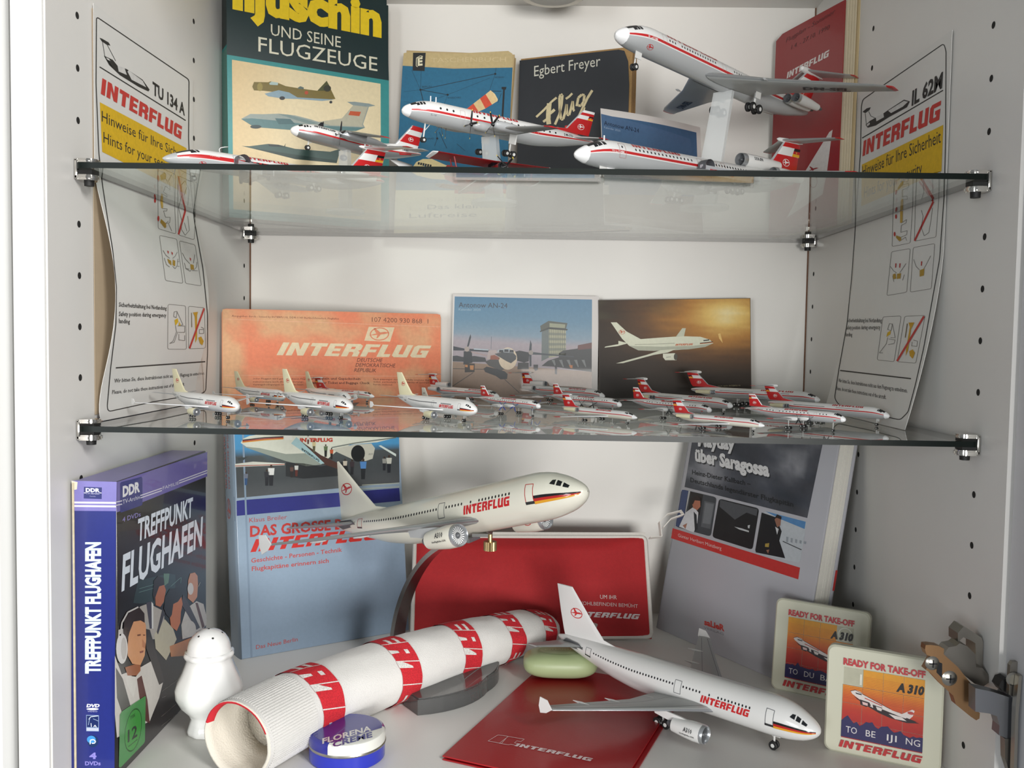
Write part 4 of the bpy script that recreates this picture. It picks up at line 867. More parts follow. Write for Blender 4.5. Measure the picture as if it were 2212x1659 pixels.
# large grey-blue hardcover
cv = Cover(on_z((522, 1425), FL), on_z((884, 1361), FL), lean=8)
w = cv.w; H = 0.2125; T_ = 0.030
t = cv.root('hardcover_book', 'large grey-blue hardcover with a blue band and red title, leaning behind the porcelain shaker', 'book')
gb = mat('grey_blue_cover', '93a5b8', 0.35, coat=0.1)
rbox('front_cover', (w/2, 0.0014, H/2), (w, 0.0028, H), gb, t, 0.0009); rbox('back_cover', (w/2, T_-0.0014, H/2), (w, 0.0028, H), gb, t, 0.0009)
page_block(t, 0.004, w-0.004, 0.003, T_-0.003, 0.003, H-0.004, paperw)
b = MB(); n = 8; V = []
for s_ in (0, 1):
    for i in range(n+1):
        a = R(-90+180*i/n); V += [(-0.0022*math.cos(a)*(1 if s_ == 0 else .3)+.0015*s_, T_/2+T_/2*math.sin(a), z) for z in (0, H)]
m_ = 2*(n+1); F = []
for i in range(n): a = 2*i; F += [(a, a+1, a+3, a+2), (m_+a, m_+a+2, m_+a+3, m_+a+1), (a, a+2, m_+a+2, m_+a), (a+1, m_+a+1, m_+a+3, a+3)]
obj('spine', V, F, gb, None, t, True)
MB().box((0.0085, 0.00002, H/2), (0.0016, 0.0004, H-.001)).build('hinge_groove', mat('grey_blue_groove_shade', '8093a8', .4), t)  # raised strip; the groove's shade put in as a darker cover colour
p = Pr(cv.at); q = crop(440, 920)
pp = Pr(); pp.img([(0.0006, H-.0006), (w-.0006, H-.0006), (w-.0006, .0006), (.0006, .0006)], 6, 12, lambda u, v: shade_mix('98a9bc', '8fa3b8', v), 0); p.v, p.f, p.c = pp.v, pp.f, pp.c
p.img([(505, 900), (861, 900), (863, 1042), (512, 1076)], 20, 10, lambda u, v: ramp([(0, '3d8ec4'), (.42, '4a8fbd'), (.48, '4a4f50'), (.75, '3f4346'), (1, '55575a')], v+.1*(fbm(u*8, v*6)-.5)+.04*(u-.5)), 1)
p.poly(q((280, 640), (330, 633), (1668, 530), (1677, 640), (1140, 690), (345, 762), (282, 768)), '2c2f80', 2)
p.text('Klaus Breiler', q((388, 824))[0], q((710, 794))[0], 9.5, 'b9524f', 2, bold=.0)
p.text('DAS GROSSE BUCH DER', q((395, 945))[0], q((1655, 838))[0], 22, 'c03a36', 2, bold=.03)
p.logo(q((398, 1078))[0], q((1480, 968))[0], 27, 'c9302b', 2, shear=.3)
p.text('Geschichte - Personen - Technik', q((405, 1168))[0], q((1180, 1072))[0], 9.3, 'c0504d', 2, bold=.015); p.text('Flugkapitäne erinnern sich', q((410, 1238))[0], q((1066, 1166))[0], 9.3, 'c0504d', 2, bold=.015)
q3 = crop(440, 1239); p.text('Das Neue Berlin', q3((445, 645))[0], q3((802, 575))[0], 8.5, 'b9605f', 2, bold=.01)
# photograph on the cover: jet at the stand, boarding stairs, people on the apron
jw = 'cfd0c2'
p.poly(q((315, 145), (335, 110), (390, 85), (700, 40), (1650, 20), (1640, 100), (1480, 140), (1250, 160), (1130, 220), (1000, 330), (880, 345), (700, 300), (520, 240), (380, 190)), jw, 3); p.poly(q((330, 175), (520, 240), (700, 300), (880, 345), (1000, 330), (960, 230), (700, 240), (480, 190)), '8f968c', 4)
for k, c in enumerate(('2a1c1c', '9a2f20', 'd08a2a')): p.line(q((330, 122+k*9), (520, 100+k*10), (680, 92+k*9)), 2.2, c, 5)
p.text('INTERFLUG', q((820, 136))[0], q((1100, 134))[0], 7.5, 'b03a2a', 5, bold=.06)
p.poly(q((745, 150), (790, 95), (1030, 320), (1000, 325)), '9dbcc0', 6); p.text('INTERFLUG', q((835, 205))[0], q((985, 308))[0], 4.6, '2f3a3c', 7, bold=.05); p.poly(q((690, 80), (755, 80), (755, 120), (690, 120)), 'd6d6cc', 6)
p.poly(q((800, 110), (1000, 250), (1200, 345), (1180, 380), (1000, 320), (880, 230)), '4a2f28', 5)
p.poly(q((1090, 200), (1280, 160), (1430, 150), (1460, 190), (1440, 280), (1380, 300), (1280, 290), (1150, 230)), 'b9b7aa', 6); p.ell(q((1315, 235))[0], 15, 18, '16181a', 7); p.text('A310', q((1405, 250))[0], q((1440, 248))[0], 4, '55585a', 8)
p.line(q((1090, 185), (1300, 145), (1640, 100)), 2.5, '6e746e', 7); p.poly(q((1490, 170), (1510, 165), (1640, 240), (1640, 262)), 'c9d2cc', 6); p.poly(q((265, 325), (420, 305), (690, 320), (690, 335), (420, 345), (268, 352)), 'cfcfc4', 5); p.line(q((268, 342), (690, 328)), 1.5, '9d3b2a', 6); p.poly(q((285, 275), (375, 265), (340, 292), (300, 300)), '3d4446', 5)
p.poly(q((700, 310), (850, 320), (1000, 345), (1220, 300), (1240, 420), (850, 450), (700, 430)), '25272a', 4)
for x, y, h, c1, c2 in ((575, 345, 165, 'd9d9d6', '1d1e24'), (538, 380, 130, '2a2a30', '1d1e24'), (1360, 290, 165, '4f7fb8', '24262a'), (1580, 260, 140, 'b9b9ae', '22242a'), (1540, 270, 110, '8c8c86', '22242a'), (790, 330, 100, 'c9c9c4', '5a2a24'), (750, 345, 95, '5a3f38', '2a2020'), (1205, 290, 110, 'bfb6a6', '1d1e22'), (1265, 295, 120, '3a2f34', '26262a'), (360, 400, 105, '6d7484', '2f4f7a'), (1040, 165, 100, '5a6a4a', '222422'), (1090, 195, 90, 'b0502f', '2a2422'), (940, 130, 95, 'c2b48a', '55503a'), (890, 85, 70, 'c9c2bc', '5a3a34')):
    wd_ = h*.17; p.ell(q((x, y))[0], h*.055/3.95*1.2, h*.07/3.95*1.2, '3a2a22', 8, n=8)
    p.poly(q((x-wd_, y+h*.09), (x+wd_, y+h*.09), (x+wd_*.8, y+h*.45), (x-wd_*.8, y+h*.45)), c1, 8); p.poly(q((x-wd_*.7, y+h*.45), (x+wd_*.7, y+h*.45), (x+wd_*.5, y+h), (x-wd_*.6, y+h)), c2, 8)
for dz in (0, 32): p.line(q((1350-dz, 505+dz), (1668, 488+dz)), 1.5, 'c2c6b4', 5)
p.build('cover_print', t, flatc(H), printed('semi_gloss_cover_ink', 0.3, 0.12, 0.03), 0.00005)
ps = Pr(); ZS = H*.72
for z0, c in ((.118, '2c2f80'),): ps.poly([(.001, z0), (T_-.001, z0), (T_-.001, z0+.021), (.001, z0+.021)], c, 0); ps.bird((T_/2, z0+.0105), .009, 'b23a3a', 1, PI/2, 1)
ps.text('DAS GROSSE BUCH DER', (T_*.42, .146), (T_*.42, .21), .004, 'b9504e', 1, up=(-1, 0)); ps.logo((T_*.78, .146), (T_*.78, .192), .005, 'b9504e', 1, up=(-1, 0), shear=.1)
ps.build('spine_print', t, lambda x, z, e: Vector((-0.0022*math.cos(math.asin(max(-1, min(1, 2*x/T_-1))))-.0001-e, x, z)), INKG, 0.00006)

# soft red wash bag with white piping
cv = Cover(on_z((890, 1386), FL), on_z((1408, 1384), FL), lean=24)
w = cv.w; H = cv.at((1398, 1160))[1]
t = cv.root('wash_bag', 'soft red fabric wash bag with white piping and wrist loop, leaning at the back', 'bag')
redf = mat('red_fabric', 'a3161b', 0.75, noise=0.12, nscale=350, bump=0.35, bscale=1500, sheen=.1)
n, k = 48, 24; V = []; F = []
for s_ in (-1, 1):
    for i in range(n+1):
        for j in range(k+1):
            u, v = i/n, j/k; e = min(1, 6*min(u, 1-u, v*1.3, (1-v)*1.3)); bl = math.sqrt(max(0, e))*(.6+.4*math.sin(PI*u)*math.sin(PI*v))
            puff = 0.0085*bl+0.0012*(fbm(u*5, v*4, 3)-.5)*bl
            V.append((w*u, s_*puff, 0.0015+H*v-0.002*math.sin(PI*u)*(v > .9)))
m_ = (n+1)*(k+1)
for i in range(n):
    for j in range(k):
        a = i*(k+1)+j; F += [(a, a+k+1, a+k+2, a+1), (m_+a+1, m_+a+k+2, m_+a+k+1, m_+a)]
obj('pouch', V, F, redf, None, t, True)
wp = mat('white_piping', 'cfcac2', 0.6, noise=.08, nscale=600)
def tube_path(name, pts, r, mt, parent, n=8, closed=False):
    b = MB(); P = [Vector(p_) for p_ in pts]; V = []; F = []
    for i, p_ in enumerate(P):
        a = P[i-1] if (i or closed) else P[0]; c = P[(i+1) % len(P)] if (i < len(P)-1 or closed) else P[-1]
        d = (c-a).normalized(); u = d.cross(Vector((0, 1, 0.01))); u = u.normalized() if u.length > 1e-5 else d.orthogonal().normalized(); v = d.cross(u)
        V += [p_+u*(r*math.cos(2*PI*q_/n))+v*(r*math.sin(2*PI*q_/n)) for q_ in range(n)]
    L_ = len(P)
    for i in range(L_ if closed else L_-1):
        for q_ in range(n): F.append((i*n+q_, i*n+(q_+1) % n, ((i+1) % L_)*n+(q_+1) % n, ((i+1) % L_)*n+q_))
    if not closed: F += [tuple(range(n-1, -1, -1)), tuple((L_-1)*n+q_ for q_ in range(n))]
    return obj(name, V, F, mt, None, parent, True)
rc = .004; per = []
for cx, cz, a0 in ((rc, .0035+rc, 180), (w-rc, .0035+rc, 270), (w-rc, H-rc, 0), (rc, H-rc, 90)):
    per += [(cx+rc*math.cos(R(a0+30*j)), 0, cz+rc*math.sin(R(a0+30*j))) for j in range(4)]
tube_path('piping', per, 0.0021, wp, t, closed=True)
MB().strip([(w*i/16, 0.0, H+.0022) for i in range(17)], 0.0040, 0.0022, (0, 0, 1)).build('zip_tape', wp, t)
lp = [cv.Mi @ on_plane(p_, cv.bl+Vector((0, .012, 0)), Vector((0, 1, 0))) for p_ in ((1403, 1162), (1428, 1160), (1424, 1128), (1440, 1112), (1470, 1104), (1476, 1112), (1448, 1122), (1432, 1140))]
MB().strip(lp, 0.0042, 0.0009, (0.2, -.9, 0.2)).build('wrist_loop', wp, t)
p = Pr(cv.at); q = crop(1240, 1239)
p.text('UM IHR', q((212, 224))[0], q((355, 228))[0], 8.5, 'd8c8c6', 1, bold=.0); p.text('WOHLBEFINDEN BEMÜHT', q((18, 275))[0], q((538, 298))[0], 7.6, 'c9b2b0', 1); p.logo(q((-10, 373))[0], q((540, 394))[0], 11, 'd3c6c6', 1, shear=.3)
def bagmap(x, z, e):
    u, v = max(0, min(1, x/w)), max(0, min(1, (z-.0015)/H)); ee = min(1, 6*min(u, 1-u, v*1.3, (1-v)*1.3)); bl = math.sqrt(max(0, ee))*(.6+.4*math.sin(PI*u)*math.sin(PI*v))
    return Vector((x, -(0.0085*bl+0.0012*(fbm(u*5, v*4, 3)-.5)*bl)-.0005-e, z))
for _ in range(0): pass
p.build('bag_print', t, bagmap, INKM)

# grey and white hardcover leaning in the right rear corner
cv = Cover(on_z((1417, 1356), FL), on_z((1724, 1491), FL), lean=11)
w = cv.w; H = 0.206; T_ = 0.024
t = cv.root('hardcover_book', 'grey hardcover with storm clouds and three small photos, leaning in the right corner', 'book')
gm = mat('pale_grey_cover', 'aaaab0', 0.4, coat=.1)
rbox('front_cover', (w/2, 0.0013, H/2), (w, 0.0026, H), gm, t, 0.0008); rbox('back_cover', (w/2, T_-0.0013, H/2), (w, 0.0026, H), gm, t, 0.0008)
page_block(t, 0.004, w-0.0015, 0.0028, T_-0.0028, 0.003, H-0.003, paperw, 9); rbox('spine', (0.0012, T_/2, H/2), (0.0026, T_, H), gm, t, 0.001)
p = Pr(cv.at); q = crop(1360, 920)
def cloud(u, v): 
    c = fbm(u*3.2+1, v*3.2, 11)+.35*math.exp(-((u-.68)**2+(v-.22)**2)*9)-.25*v; return ramp([(0, '30333a'), (.4, '474a52'), (.62, '74767c'), (.85, 'a5a5a8'), (1, 'b5b5b6')], c)
p.img([(1512, 850), (1800, 850), (1744, 1119), (1479, 1052)], 26, 24, cloud, 1)
p.poly(q((368, 872), (1455, 1210), (1440, 1310), (355, 958)), 'b9302d', 1)
def ttl(s_, a, b, h, c, bd=.05): p.text(s_, (q(a)[0][0]+2, q(a)[0][1]+3), (q(b)[0][0]+2, q(b)[0][1]+3), h, '26282c', 2, bold=bd); p.text(s_, q(a)[0], q(b)[0], h, c, 3, bold=bd)
ttl('Mayday', (585, 168), (900, 205), 23, 'd2d2d2'); ttl('über Saragossa', (560, 295), (1195, 430), 25, 'd2d2d2')
p.text('Heinz-Dieter Kallbach –', q((535, 412))[0], q((1035, 515))[0], 9.5, '14161a', 3, bold=.02); p.text('Deutschlands legendärster Flugkapitän', q((520, 478))[0], q((1400, 692))[0], 9.5, '14161a', 3, bold=.02)
p.text('Günter Heribert Münzberg', q((415, 945))[0], q((785, 1060))[0], 7, 'd0b8b4', 3)
q4 = crop(1240, 1239); p.text('saLieR', q4((1112, 435))[0], q4((1285, 492))[0], 12, 'b8423c', 2, bold=.04); p.text('VERLAG', q4((1108, 468))[0], q4((1278, 528))[0], 5, '8c8c90', 2)
def qd(a, b, c, d, col, l): p.poly(q(a, b, c, d), col, l)
def rq(pts, r, col, l):
    o = []
    n = len(pts)
    for i in range(n):
        A_, B_, C_ = Vector(pts[i-1]), Vector(pts[i]), Vector(pts[(i+1) % n]); a = B_+(A_-B_).normalized()*r; c = B_+(C_-B_).normalized()*r
        for k_ in range(4): s_ = k_/3; o.append(tuple(a*(1-s_)**2+B_*(2*s_*(1-s_))+c*s_*s_))
    p.poly(q(*o), col, l)
rq([(445, 540), (745, 610), (695, 945), (392, 860)], 28, '3a3d42', 2); qd((450, 545), (505, 555), (455, 870), (395, 855), '39466a', 3); qd((505, 552), (520, 556), (470, 800), (455, 790), 'a9a9a8', 3); qd((520, 560), (630, 585), (600, 760), (500, 740), '1f1d1c', 3); qd((640, 640), (730, 660), (690, 880), (610, 860), '55585c', 3); qd((650, 655), (720, 670), (690, 840), (625, 830), '6b6e72', 4)
p.poly(q((425, 860), (480, 740), (550, 690), (590, 740), (580, 830), (550, 910)), 'c9c9cc', 5); p.poly(q((535, 650), (560, 620), (605, 630), (608, 690), (580, 720), (545, 700)), 'a86a52', 6); p.poly(q((530, 660), (545, 610), (580, 595), (612, 615), (605, 640), (560, 635), (545, 670)), '251a18', 7); p.poly(q((550, 730), (575, 760), (580, 880), (560, 900)), '23252a', 6); p.poly(q((455, 850), (495, 830), (480, 880)), '9a6a58', 6)
rq([(765, 620), (1108, 705), (1050, 1058), (706, 950)], 28, '17171a', 2); p.poly(q((775, 630), (1095, 712), (1085, 770), (1000, 740), (900, 800), (770, 690)), '4a4c50', 3); p.poly(q((895, 860), (960, 875), (1020, 895), (1020, 908), (940, 885)), 'b5b8ba', 4); p.poly(q((1010, 850), (1030, 845), (1025, 875), (1012, 872)), 'b5b8ba', 4)
rq([(1150, 722), (1515, 815), (1455, 1172), (1070, 1080)], 28, 'b3b9be', 2); p.poly(q((1160, 728), (1505, 818), (1495, 880), (1300, 800)), '4f7fae', 3); p.poly(q((1130, 740), (1250, 780), (1300, 900), (1280, 980), (1330, 1130), (1080, 1080), (1075, 1060)), '17181b', 4); p.poly(q((1240, 800), (1262, 770), (1296, 790), (1290, 850), (1262, 866)), '8c6250', 5); p.poly(q((1240, 790), (1262, 755), (1300, 775), (1296, 800), (1262, 785)), '201a18', 6); p.poly(q((1245, 860), (1275, 880), (1262, 930)), 'c2c4c6', 5); p.poly(q((1160, 1005), (1195, 1000), (1190, 1035), (1158, 1032)), 'a0883f', 5); p.poly(q((1168, 1060), (1195, 1055), (1185, 1090)), '8c6250', 5); p.line(q((1310, 985), (1470, 1058)), 1.6, '2a2c30', 5)
for i in range(5): p.poly(q((1340+i*38, 945+i*10), (1358+i*38, 950+i*10), (1354+i*38, 995+i*4), (1338+i*38, 988+i*4)), '8f969c', 5)
p.build('cover_print', t, flatc(H), INK)
ps = Pr(); zz = cv.at(q((1448, 1260))[0])[1]
obj('jacket_band', [(w+.0001, T_-.0026, zz-.0085), (w+.0001, T_-.0001, zz-.0085), (w+.0001, T_-.0001, zz+.0085), (w+.0001, T_-.0026, zz+.0085)], [(0, 1, 2, 3)], mat('red_band', 'b9302d', .45), None, t)

# porcelain shaker
porc = mat('white_porcelain', 'e6e6e4', 0.12, coat=.6)
c0 = on_z((452, 1580), FL)
t = thing('salt_shaker', 'white porcelain salt shaker with a domed holed top', 'shaker', (c0.x, c0.y, FL))
h_ = (pix(c0)[1]-1354)/FPX*((c0-CAM).dot(_f)); k_ = h_/250.0
prof = [(0, .001), (0, 45), (3, 49), (10, 50), (20, 47), (38, 42), (50, 48), (70, 66), (92, 77), (112, 78), (130, 72), (150, 62), (168, 55), (180, 52.5), (184, 55), (190, 58), (194, 57), (197, 53)]
prof2 = [(197, 53), (199, 50), (210, 49), (222, 45), (234, 37), (243, 26), (248.5, 13), (250, .01)]
def scallop(prof, name, amp=0.0, nn=48):
    V = []; F = []
    for z, r in prof:
        for i in range(nn):
            a = 2*PI*i/nn; rr = r*(1+(amp if z < 25 else amp*1.0 if 182 < z < 198 else 0)*math.cos(10*a)+(0.012*math.cos(10*a) if 40 < z < 180 else 0)); V.append((rr*k_*math.cos(a), rr*k_*math.sin(a), z*k_))
    for j in range(len(prof)-1):
        for i in range(nn): F.append((j*nn+i, j*nn+(i+1) % nn, (j+1)*nn+(i+1) % nn, (j+1)*nn+i))
    return obj(name, V, F, porc, None, t, True)
scallop(prof, 'body', .02); scallop(prof2, 'dome')
for dx, dy in ((-15, -27), (19, -29), (-30, 4), (30, 4), (-12, 24), (14, 26), (0, -2)):
    rr = math.hypot(dx, dy); z = 250-.0145*rr**1.0*(rr/2.1)
    zt_ = [zz for (z0, r0), (z1, r1) in zip(prof2, prof2[1:]) for zz in ([z0+(z1-z0)*((r0-rr)/(r0-r1))] if r1 <= rr <= r0 else [])][-1]
    nrm = Vector((dx/50, dy/50, .9)).normalized(); P_ = Vector((dx, dy, zt_))*k_
    MB().tube(P_-nrm*.0006, P_+nrm*.00018, .00075, .00075, 10).build('pour_hole', mat('dark_pour_hole', '2a2826', .8), t)
pw_ = Pr(); 

# terry sock lying across the floor
axis_px = [(512, 1598), (640, 1530), (760, 1480), (870, 1440), (970, 1408), (1060, 1384), (1130, 1366), (1190, 1356)]
rad = [0.0265, 0.0265, 0.0262, 0.0255, 0.0245, 0.0235, 0.0220, 0.0180]
ax = []
for (u_, v_), r_ in zip(axis_px, rad):
    ax.append(on_z((u_, v_), FL+r_*.92))
knit = mat('white_terry_knit', 'dedcd8', 0.9, noise=.06, nscale=900, bump=.9, bscale=1600, sheen=.2)
t = thing('sock', 'white terry sock with rows of red slanted lettering, lying across the floor', 'sock', (ax[3].x, ax[3].y, FL))
O = Vector((ax[3].x, ax[3].y, FL))
def spline(P, s):
    n = len(P)-1; i = min(int(s*n), n-1); f = s*n-i; p0, p1, p2, p3 = P[max(i-1, 0)], P[i], P[i+1], P[min(i+2, n)]
    return (p1*2+(p2-p0)*f+(p0*2-p1*5+p2*4-p3)*f*f+(p1*3-p0-p2*3+p3)*f**3)*.5
def sockp(s, a, off=0.0):
    c = spline(ax, s); d = (spline(ax, min(1, s+.01))-spline(ax, max(0, s-.01))).normalized(); u = d.cross(Vector((0, 0, 1))).normalized(); v = u.cross(d)
    i = s*(len(rad)-1); j = min(int(i), len(rad)-2); r = rad[j]+(rad[j+1]-rad[j])*(i-j)
    r *= 1+.05*(fbm(s*7, math.cos(a)*1.2, math.sin(a)*1.2)-.5)*(1+2*s)
    if s > .93: r *= math.sqrt(max(0.02, 1-((s-.93)/.072)**2))
    fl = .93 if s < .5 else .93-.25*(s-.5)
    z = r*fl*math.sin(a); P_ = c+u*((r+off)*1.03*math.cos(a))+v*(z+off*math.sin(a))
    P_.z = max(P_.z, FL+.0006); return P_-O
nS, nA = 72, 48; V = [sockp(i/nS, 2*PI*j/nA) for i in range(nS+1) for j in range(nA)]; F = [(i*nA+j, i*nA+(j+1) % nA, (i+1)*nA+(j+1) % nA, (i+1)*nA+j) for i in range(nS) for j in range(nA)]
F.append(tuple(nS*nA+j for j in range(nA)))
obj('knit_tube', V, F, knit, None, t, True)
# ribbed cuff with red band inside and folded lining seen in the open end
V = []; F = []
for k2, (sc_, dp) in enumerate(((1.0, 0), (.985, -.0012), (.93, -.001), (.90, .004), (.86, .022), (.70, .030))):
    for j in range(nA):
        c = spline(ax, 0)-O; P_ = sockp(0.0, 2*PI*j/nA); d = (spline(ax, .02)-spline(ax, 0)).normalized(); V.append(c+(P_-c)*sc_+d*dp)
for k2 in range(5):
    for j in range(nA): F.append((k2*nA+j, (k2+1)*nA+j, (k2+1)*nA+(j+1) % nA, k2*nA+(j+1) % nA))
F.append(tuple(5*nA+j for j in range(nA)))
fm = [0]*nA+[1]*nA+[1]*nA+[0]*nA*2+[0]
for j in range(nA):
    if math.sin(2*PI*j/nA) < .35: fm[nA+j] = fm[2*nA+j] = 0
obj('cuff', V, F, [mat('cream_terry_lining', 'd5cfc2', .95, bump=.8, bscale=900), mat('red_knit', 'c3202c', .9, bump=.6, bscale=1500)], fm, t, True)
V = []; F = []
for j in range(90):
    a = 2*PI*j/90; 
    for s_ in (0.012, .05, .12): V.append(sockp(s_, a-.014, .0001)); V.append(sockp(s_, a+.014, .0001)); V.append(sockp(s_, a, .0007))
    b_ = j*9
    for k2 in (0, 3): F += [(b_+k2, b_+k2+3, b_+k2+5, b_+k2+2), (b_+k2+2, b_+k2+5, b_+k2+4, b_+k2+1)]
o = obj('knit_ribs', V, F, knit, None, t, True); o['kind'] = 'stuff'
# knitted lettering: bands of the word mark running around the tube
p = Pr(); p.at = lambda q_: q_
# each band: broad red strip of knit, parted by slanted white gaps and letter notches
for s_, wd_, ph in ((.165, .062, .1), (.385, .060, .35), (.585, .062, .6), (.752, .060, .2), (.905, .055, .5)):
    NB = 48
    for i in range(NB):
        a0, a1 = 2*PI*i/NB, 2*PI*(i+1)/NB; p.raw([(s_-wd_/2, a0), (s_+wd_/2, a0), (s_+wd_/2, a1), (s_-wd_/2, a1)], [(0, 1, 2), (0, 2, 3)], 'c4222d', 1)
    nl = 9; da = 2*PI/nl
    for k2 in range(nl):
        a0 = ph+k2*da; B_ = lambda x, y: (s_+wd_*(y-.5), a0+da*(x+.28*y))
        p.poly([B_(-.022, -.02), B_(.022, -.02), B_(.022, 1.02), B_(-.022, 1.02)], 'd8d5d0', 2)
        if k2 % 3 == 0: p.poly([B_(.0, -.02), B_(.30, -.02), B_(.30, .62), B_(.22, .62), B_(.0, .2)], 'd8d5d0', 2)
        elif k2 % 3 == 1:
            for y in (.30, .62): p.poly([B_(.55, y), B_(1.0, y), B_(1.0, y+.13), B_(.55, y+.13)], 'd8d5d0', 2)
        else: p.poly([B_(.40, -.02), B_(.62, -.02), B_(.58, .34), B_(.46, .34)], 'd8d5d0', 2); p.poly([B_(.40, .60), B_(.62, .60), B_(.62, .76), B_(.40, .76)], 'd8d5d0', 2)
def subdiv(p, it=2):
    for _ in range(it):
        V, F, Cc = p.v, [], p.c
        for f_ in p.f:
            if len(f_) != 3: F.append(f_); continue
            a, b_, c = f_; ids = []
            for i, j in ((a, b_), (b_, c), (c, a)):
                V.append(tuple((V[i][k]+V[j][k])/2 for k in range(3))); Cc.append(Cc[i]); ids.append(len(V)-1)
            F += [(a, ids[0], ids[2]), (ids[0], b_, ids[1]), (ids[2], ids[1], c), (ids[0], ids[1], ids[2])]
        p.f = F
subdiv(p, 1)
KR = printed('red_knit_yarn', 0.9, 0, .25, 1100)
p.build('knitted_lettering', t, lambda s_, a, e: sockp(s_, PI-a, .0003+e), KR, .00018)['kind'] = 'stuff'

# round cream tin
ct = on_z((750, 1632), FL); kx = ((ct-CAM).dot(_f))/FPX; r_ = 82*kx
t = thing('cream_tin', 'round blue and white cream tin in front of the sock', 'tin', (ct.x, ct.y, FL), (0, 0, R(8)))
tb = mat('blue_enamel_tin', '2430a8', .25, coat=.4); tw = mat('white_enamel_tin', 'd9d9d2', .25, coat=.4)
hh = 0.0175
MB().lathe((0, 0, 0), (0, 0, 1), [(0, .001), (0, r_*.94), (.001, r_*.985), (hh*.55, r_*.985), (hh*.56, r_*.96), (hh*.56, .001)], 64).build('base', tb, t, True)
MB().lathe((0, 0, hh*.58), (0, 0, 1), [(0, r_*.97), (-.0004, r_*1.005), (.0004, r_*1.015), (.0012, r_*1.0), (.0012, r_*.97)], 64).build('bead', chrome2, t, True)
lid = MB().lathe((0, 0, hh*.58+.001), (0, 0, 1), [(0, r_*.995), (hh*.3, r_*.995), (hh*.38, r_*.965), (hh*.42, r_*.90), (hh*.42, .0001)], 64).build('lid', tw, t, True)
zt_ = hh*.58+.001+hh*.42
M_ = Matrix.Translation((ct.x, ct.y, FL)) @ Matrix.Rotation(R(8), 4, 'Z'); Mi = M_.inverted()
p = Pr(lambda q_: (lambda P_: (P_.x, P_.y))(Mi @ on_z(q_, FL+zt_)))
# blue upper half, split by a slanting line
La, Lb = p.at((675, 1618)), p.at((820, 1574)); d_ = Vector((Lb[0]-La[0], Lb[1]-La[1])).normalized(); nn_ = Vector((-d_.y, d_.x)); off = nn_.dot(Vector(La))
ang = [2*PI*i/96 for i in range(96)]; pts_ = [(r_*.90*math.cos(a), r_*.90*math.sin(a)) for a in ang if nn_.dot(Vector((math.cos(a), math.sin(a))))*r_*.9 > off]
st = max(range(len(pts_)), key=lambda i: (Vector(pts_[i])-Vector(pts_[i-1])).length); pts_ = pts_[st:]+pts_[:st]
sv = p.at; p.at = lambda q_: q_; p.poly(pts_, '2a2c86', 1); p.at = sv
qx = crop(440, 1239)
p.text('FLORENA', qx((1012, 1455))[0], qx((1430, 1340))[0], 11, 'd9d9d4', 2, bold=.03); p.text('CREME', qx((1100, 1485))[0], qx((1440, 1395))[0], 11, '2a2c86', 2, bold=.03)
p.build('lid_print', t, lambda x, y, e: Vector((x, y, zt_+e)), INKG)
# blue skirt of the lid on the same side of the split
V = []; F = []; an = [a for a in ang if nn_.dot(Vector((math.cos(a), math.sin(a))))*r_ > off]; st = max(range(len(an)), key=lambda i: (an[i]-an[i-1]) % (2*PI)); an = an[st:]+an[:st]
for a in an: V += [((r_*k2)*math.cos(a), (r_*k2)*math.sin(a), z+.00005) for k2, z in ((.9965, hh*.58+.0012), (.9965, hh*.58+.001+hh*.3), (.967, hh*.58+.001+hh*.38), (.901, zt_))]
for i in range(len(an)-1):
    for k2 in range(3): F.append((4*i+k2, 4*i+4+k2, 4*i+5+k2, 4*i+1+k2))
obj('lid_skirt_print', V, F, mat('dark_blue_enamel', '2a2c86', .25, coat=.4), None, t, True)

# red document wallet lying flat
a0 = on_z((956, 1632), FL+.003); a1 = on_z((1138, 1467), FL+.003); b0 = on_z((1357, 1668), FL+.004)
ud = Vector((a1.x-a0.x, a1.y-a0.y, 0)).normalized(); vd = Vector((ud.y, -ud.x, 0)); Lw = 0.185; Ww = abs((b0-a0).dot(vd))
t = thing('document_wallet', 'flat dark red document wallet with outlined monogram, lying under the white jet', 'wallet', (a0.x, a0.y, FL), (0, 0, math.atan2(vd.y, vd.x)))
vin = mat('dark_red_vinyl', '9a1219', .35, coat=.1, bump=.12, bscale=700)
Mw = Matrix.Translation((a0.x, a0.y, FL)) @ Matrix.Rotation(math.atan2(vd.y, vd.x), 4, 'Z'); Mwi = Mw.inverted()
def wz(x, y): return .0030+.0012*math.sin(PI*x/Ww)*math.sin(PI*min(1, y/Lw))
def sheet(name, x0, x1, y0, y1, th, dz, mt, n=12):
    V = []; F = []
    for s_ in (0, 1):
        for i in range(n+1):
            for j in range(n+1):
                x, y = x0+(x1-x0)*i/n, y0+(y1-y0)*j/n; V.append((x, y, max(.0002, wz(x, y)+dz-th*(s_ == 0))))
    m_ = (n+1)**2
    for i in range(n):
        for j in range(n):
            a = i*(n+1)+j; F += [(a, a+1, a+n+2, a+n+1), (m_+a, m_+a+n+1, m_+a+n+2, m_+a+1)]
    for i in range(n):
        for a, b_ in ((i*(n+1), (i+1)*(n+1)), ((i+1)*(n+1)+n, i*(n+1)+n), (i+1, i), (n*(n+1)+i, n*(n+1)+i+1)): F.append((a, b_, m_+b_, m_+a))
    return obj(name, V, F, mt, None, t, True, )
o = sheet('front_flap', 0, Ww, 0, Lw, .0009, 0, vin); o.data.set_sharp_from_angle(angle=R(40))
o = sheet('back_flap', .0004, Ww+.003, -.0006, Lw, .0008, -.0019, vin); o.data.set_sharp_from_angle(angle=R(40))
o = sheet('inner_pocket', Ww*.80, Ww-.002, .004, Lw*.8, .0005, -.0009, mat('red_vinyl_lining', 'a81a20', .3)); o.data.set_sharp_from_angle(angle=R(40))
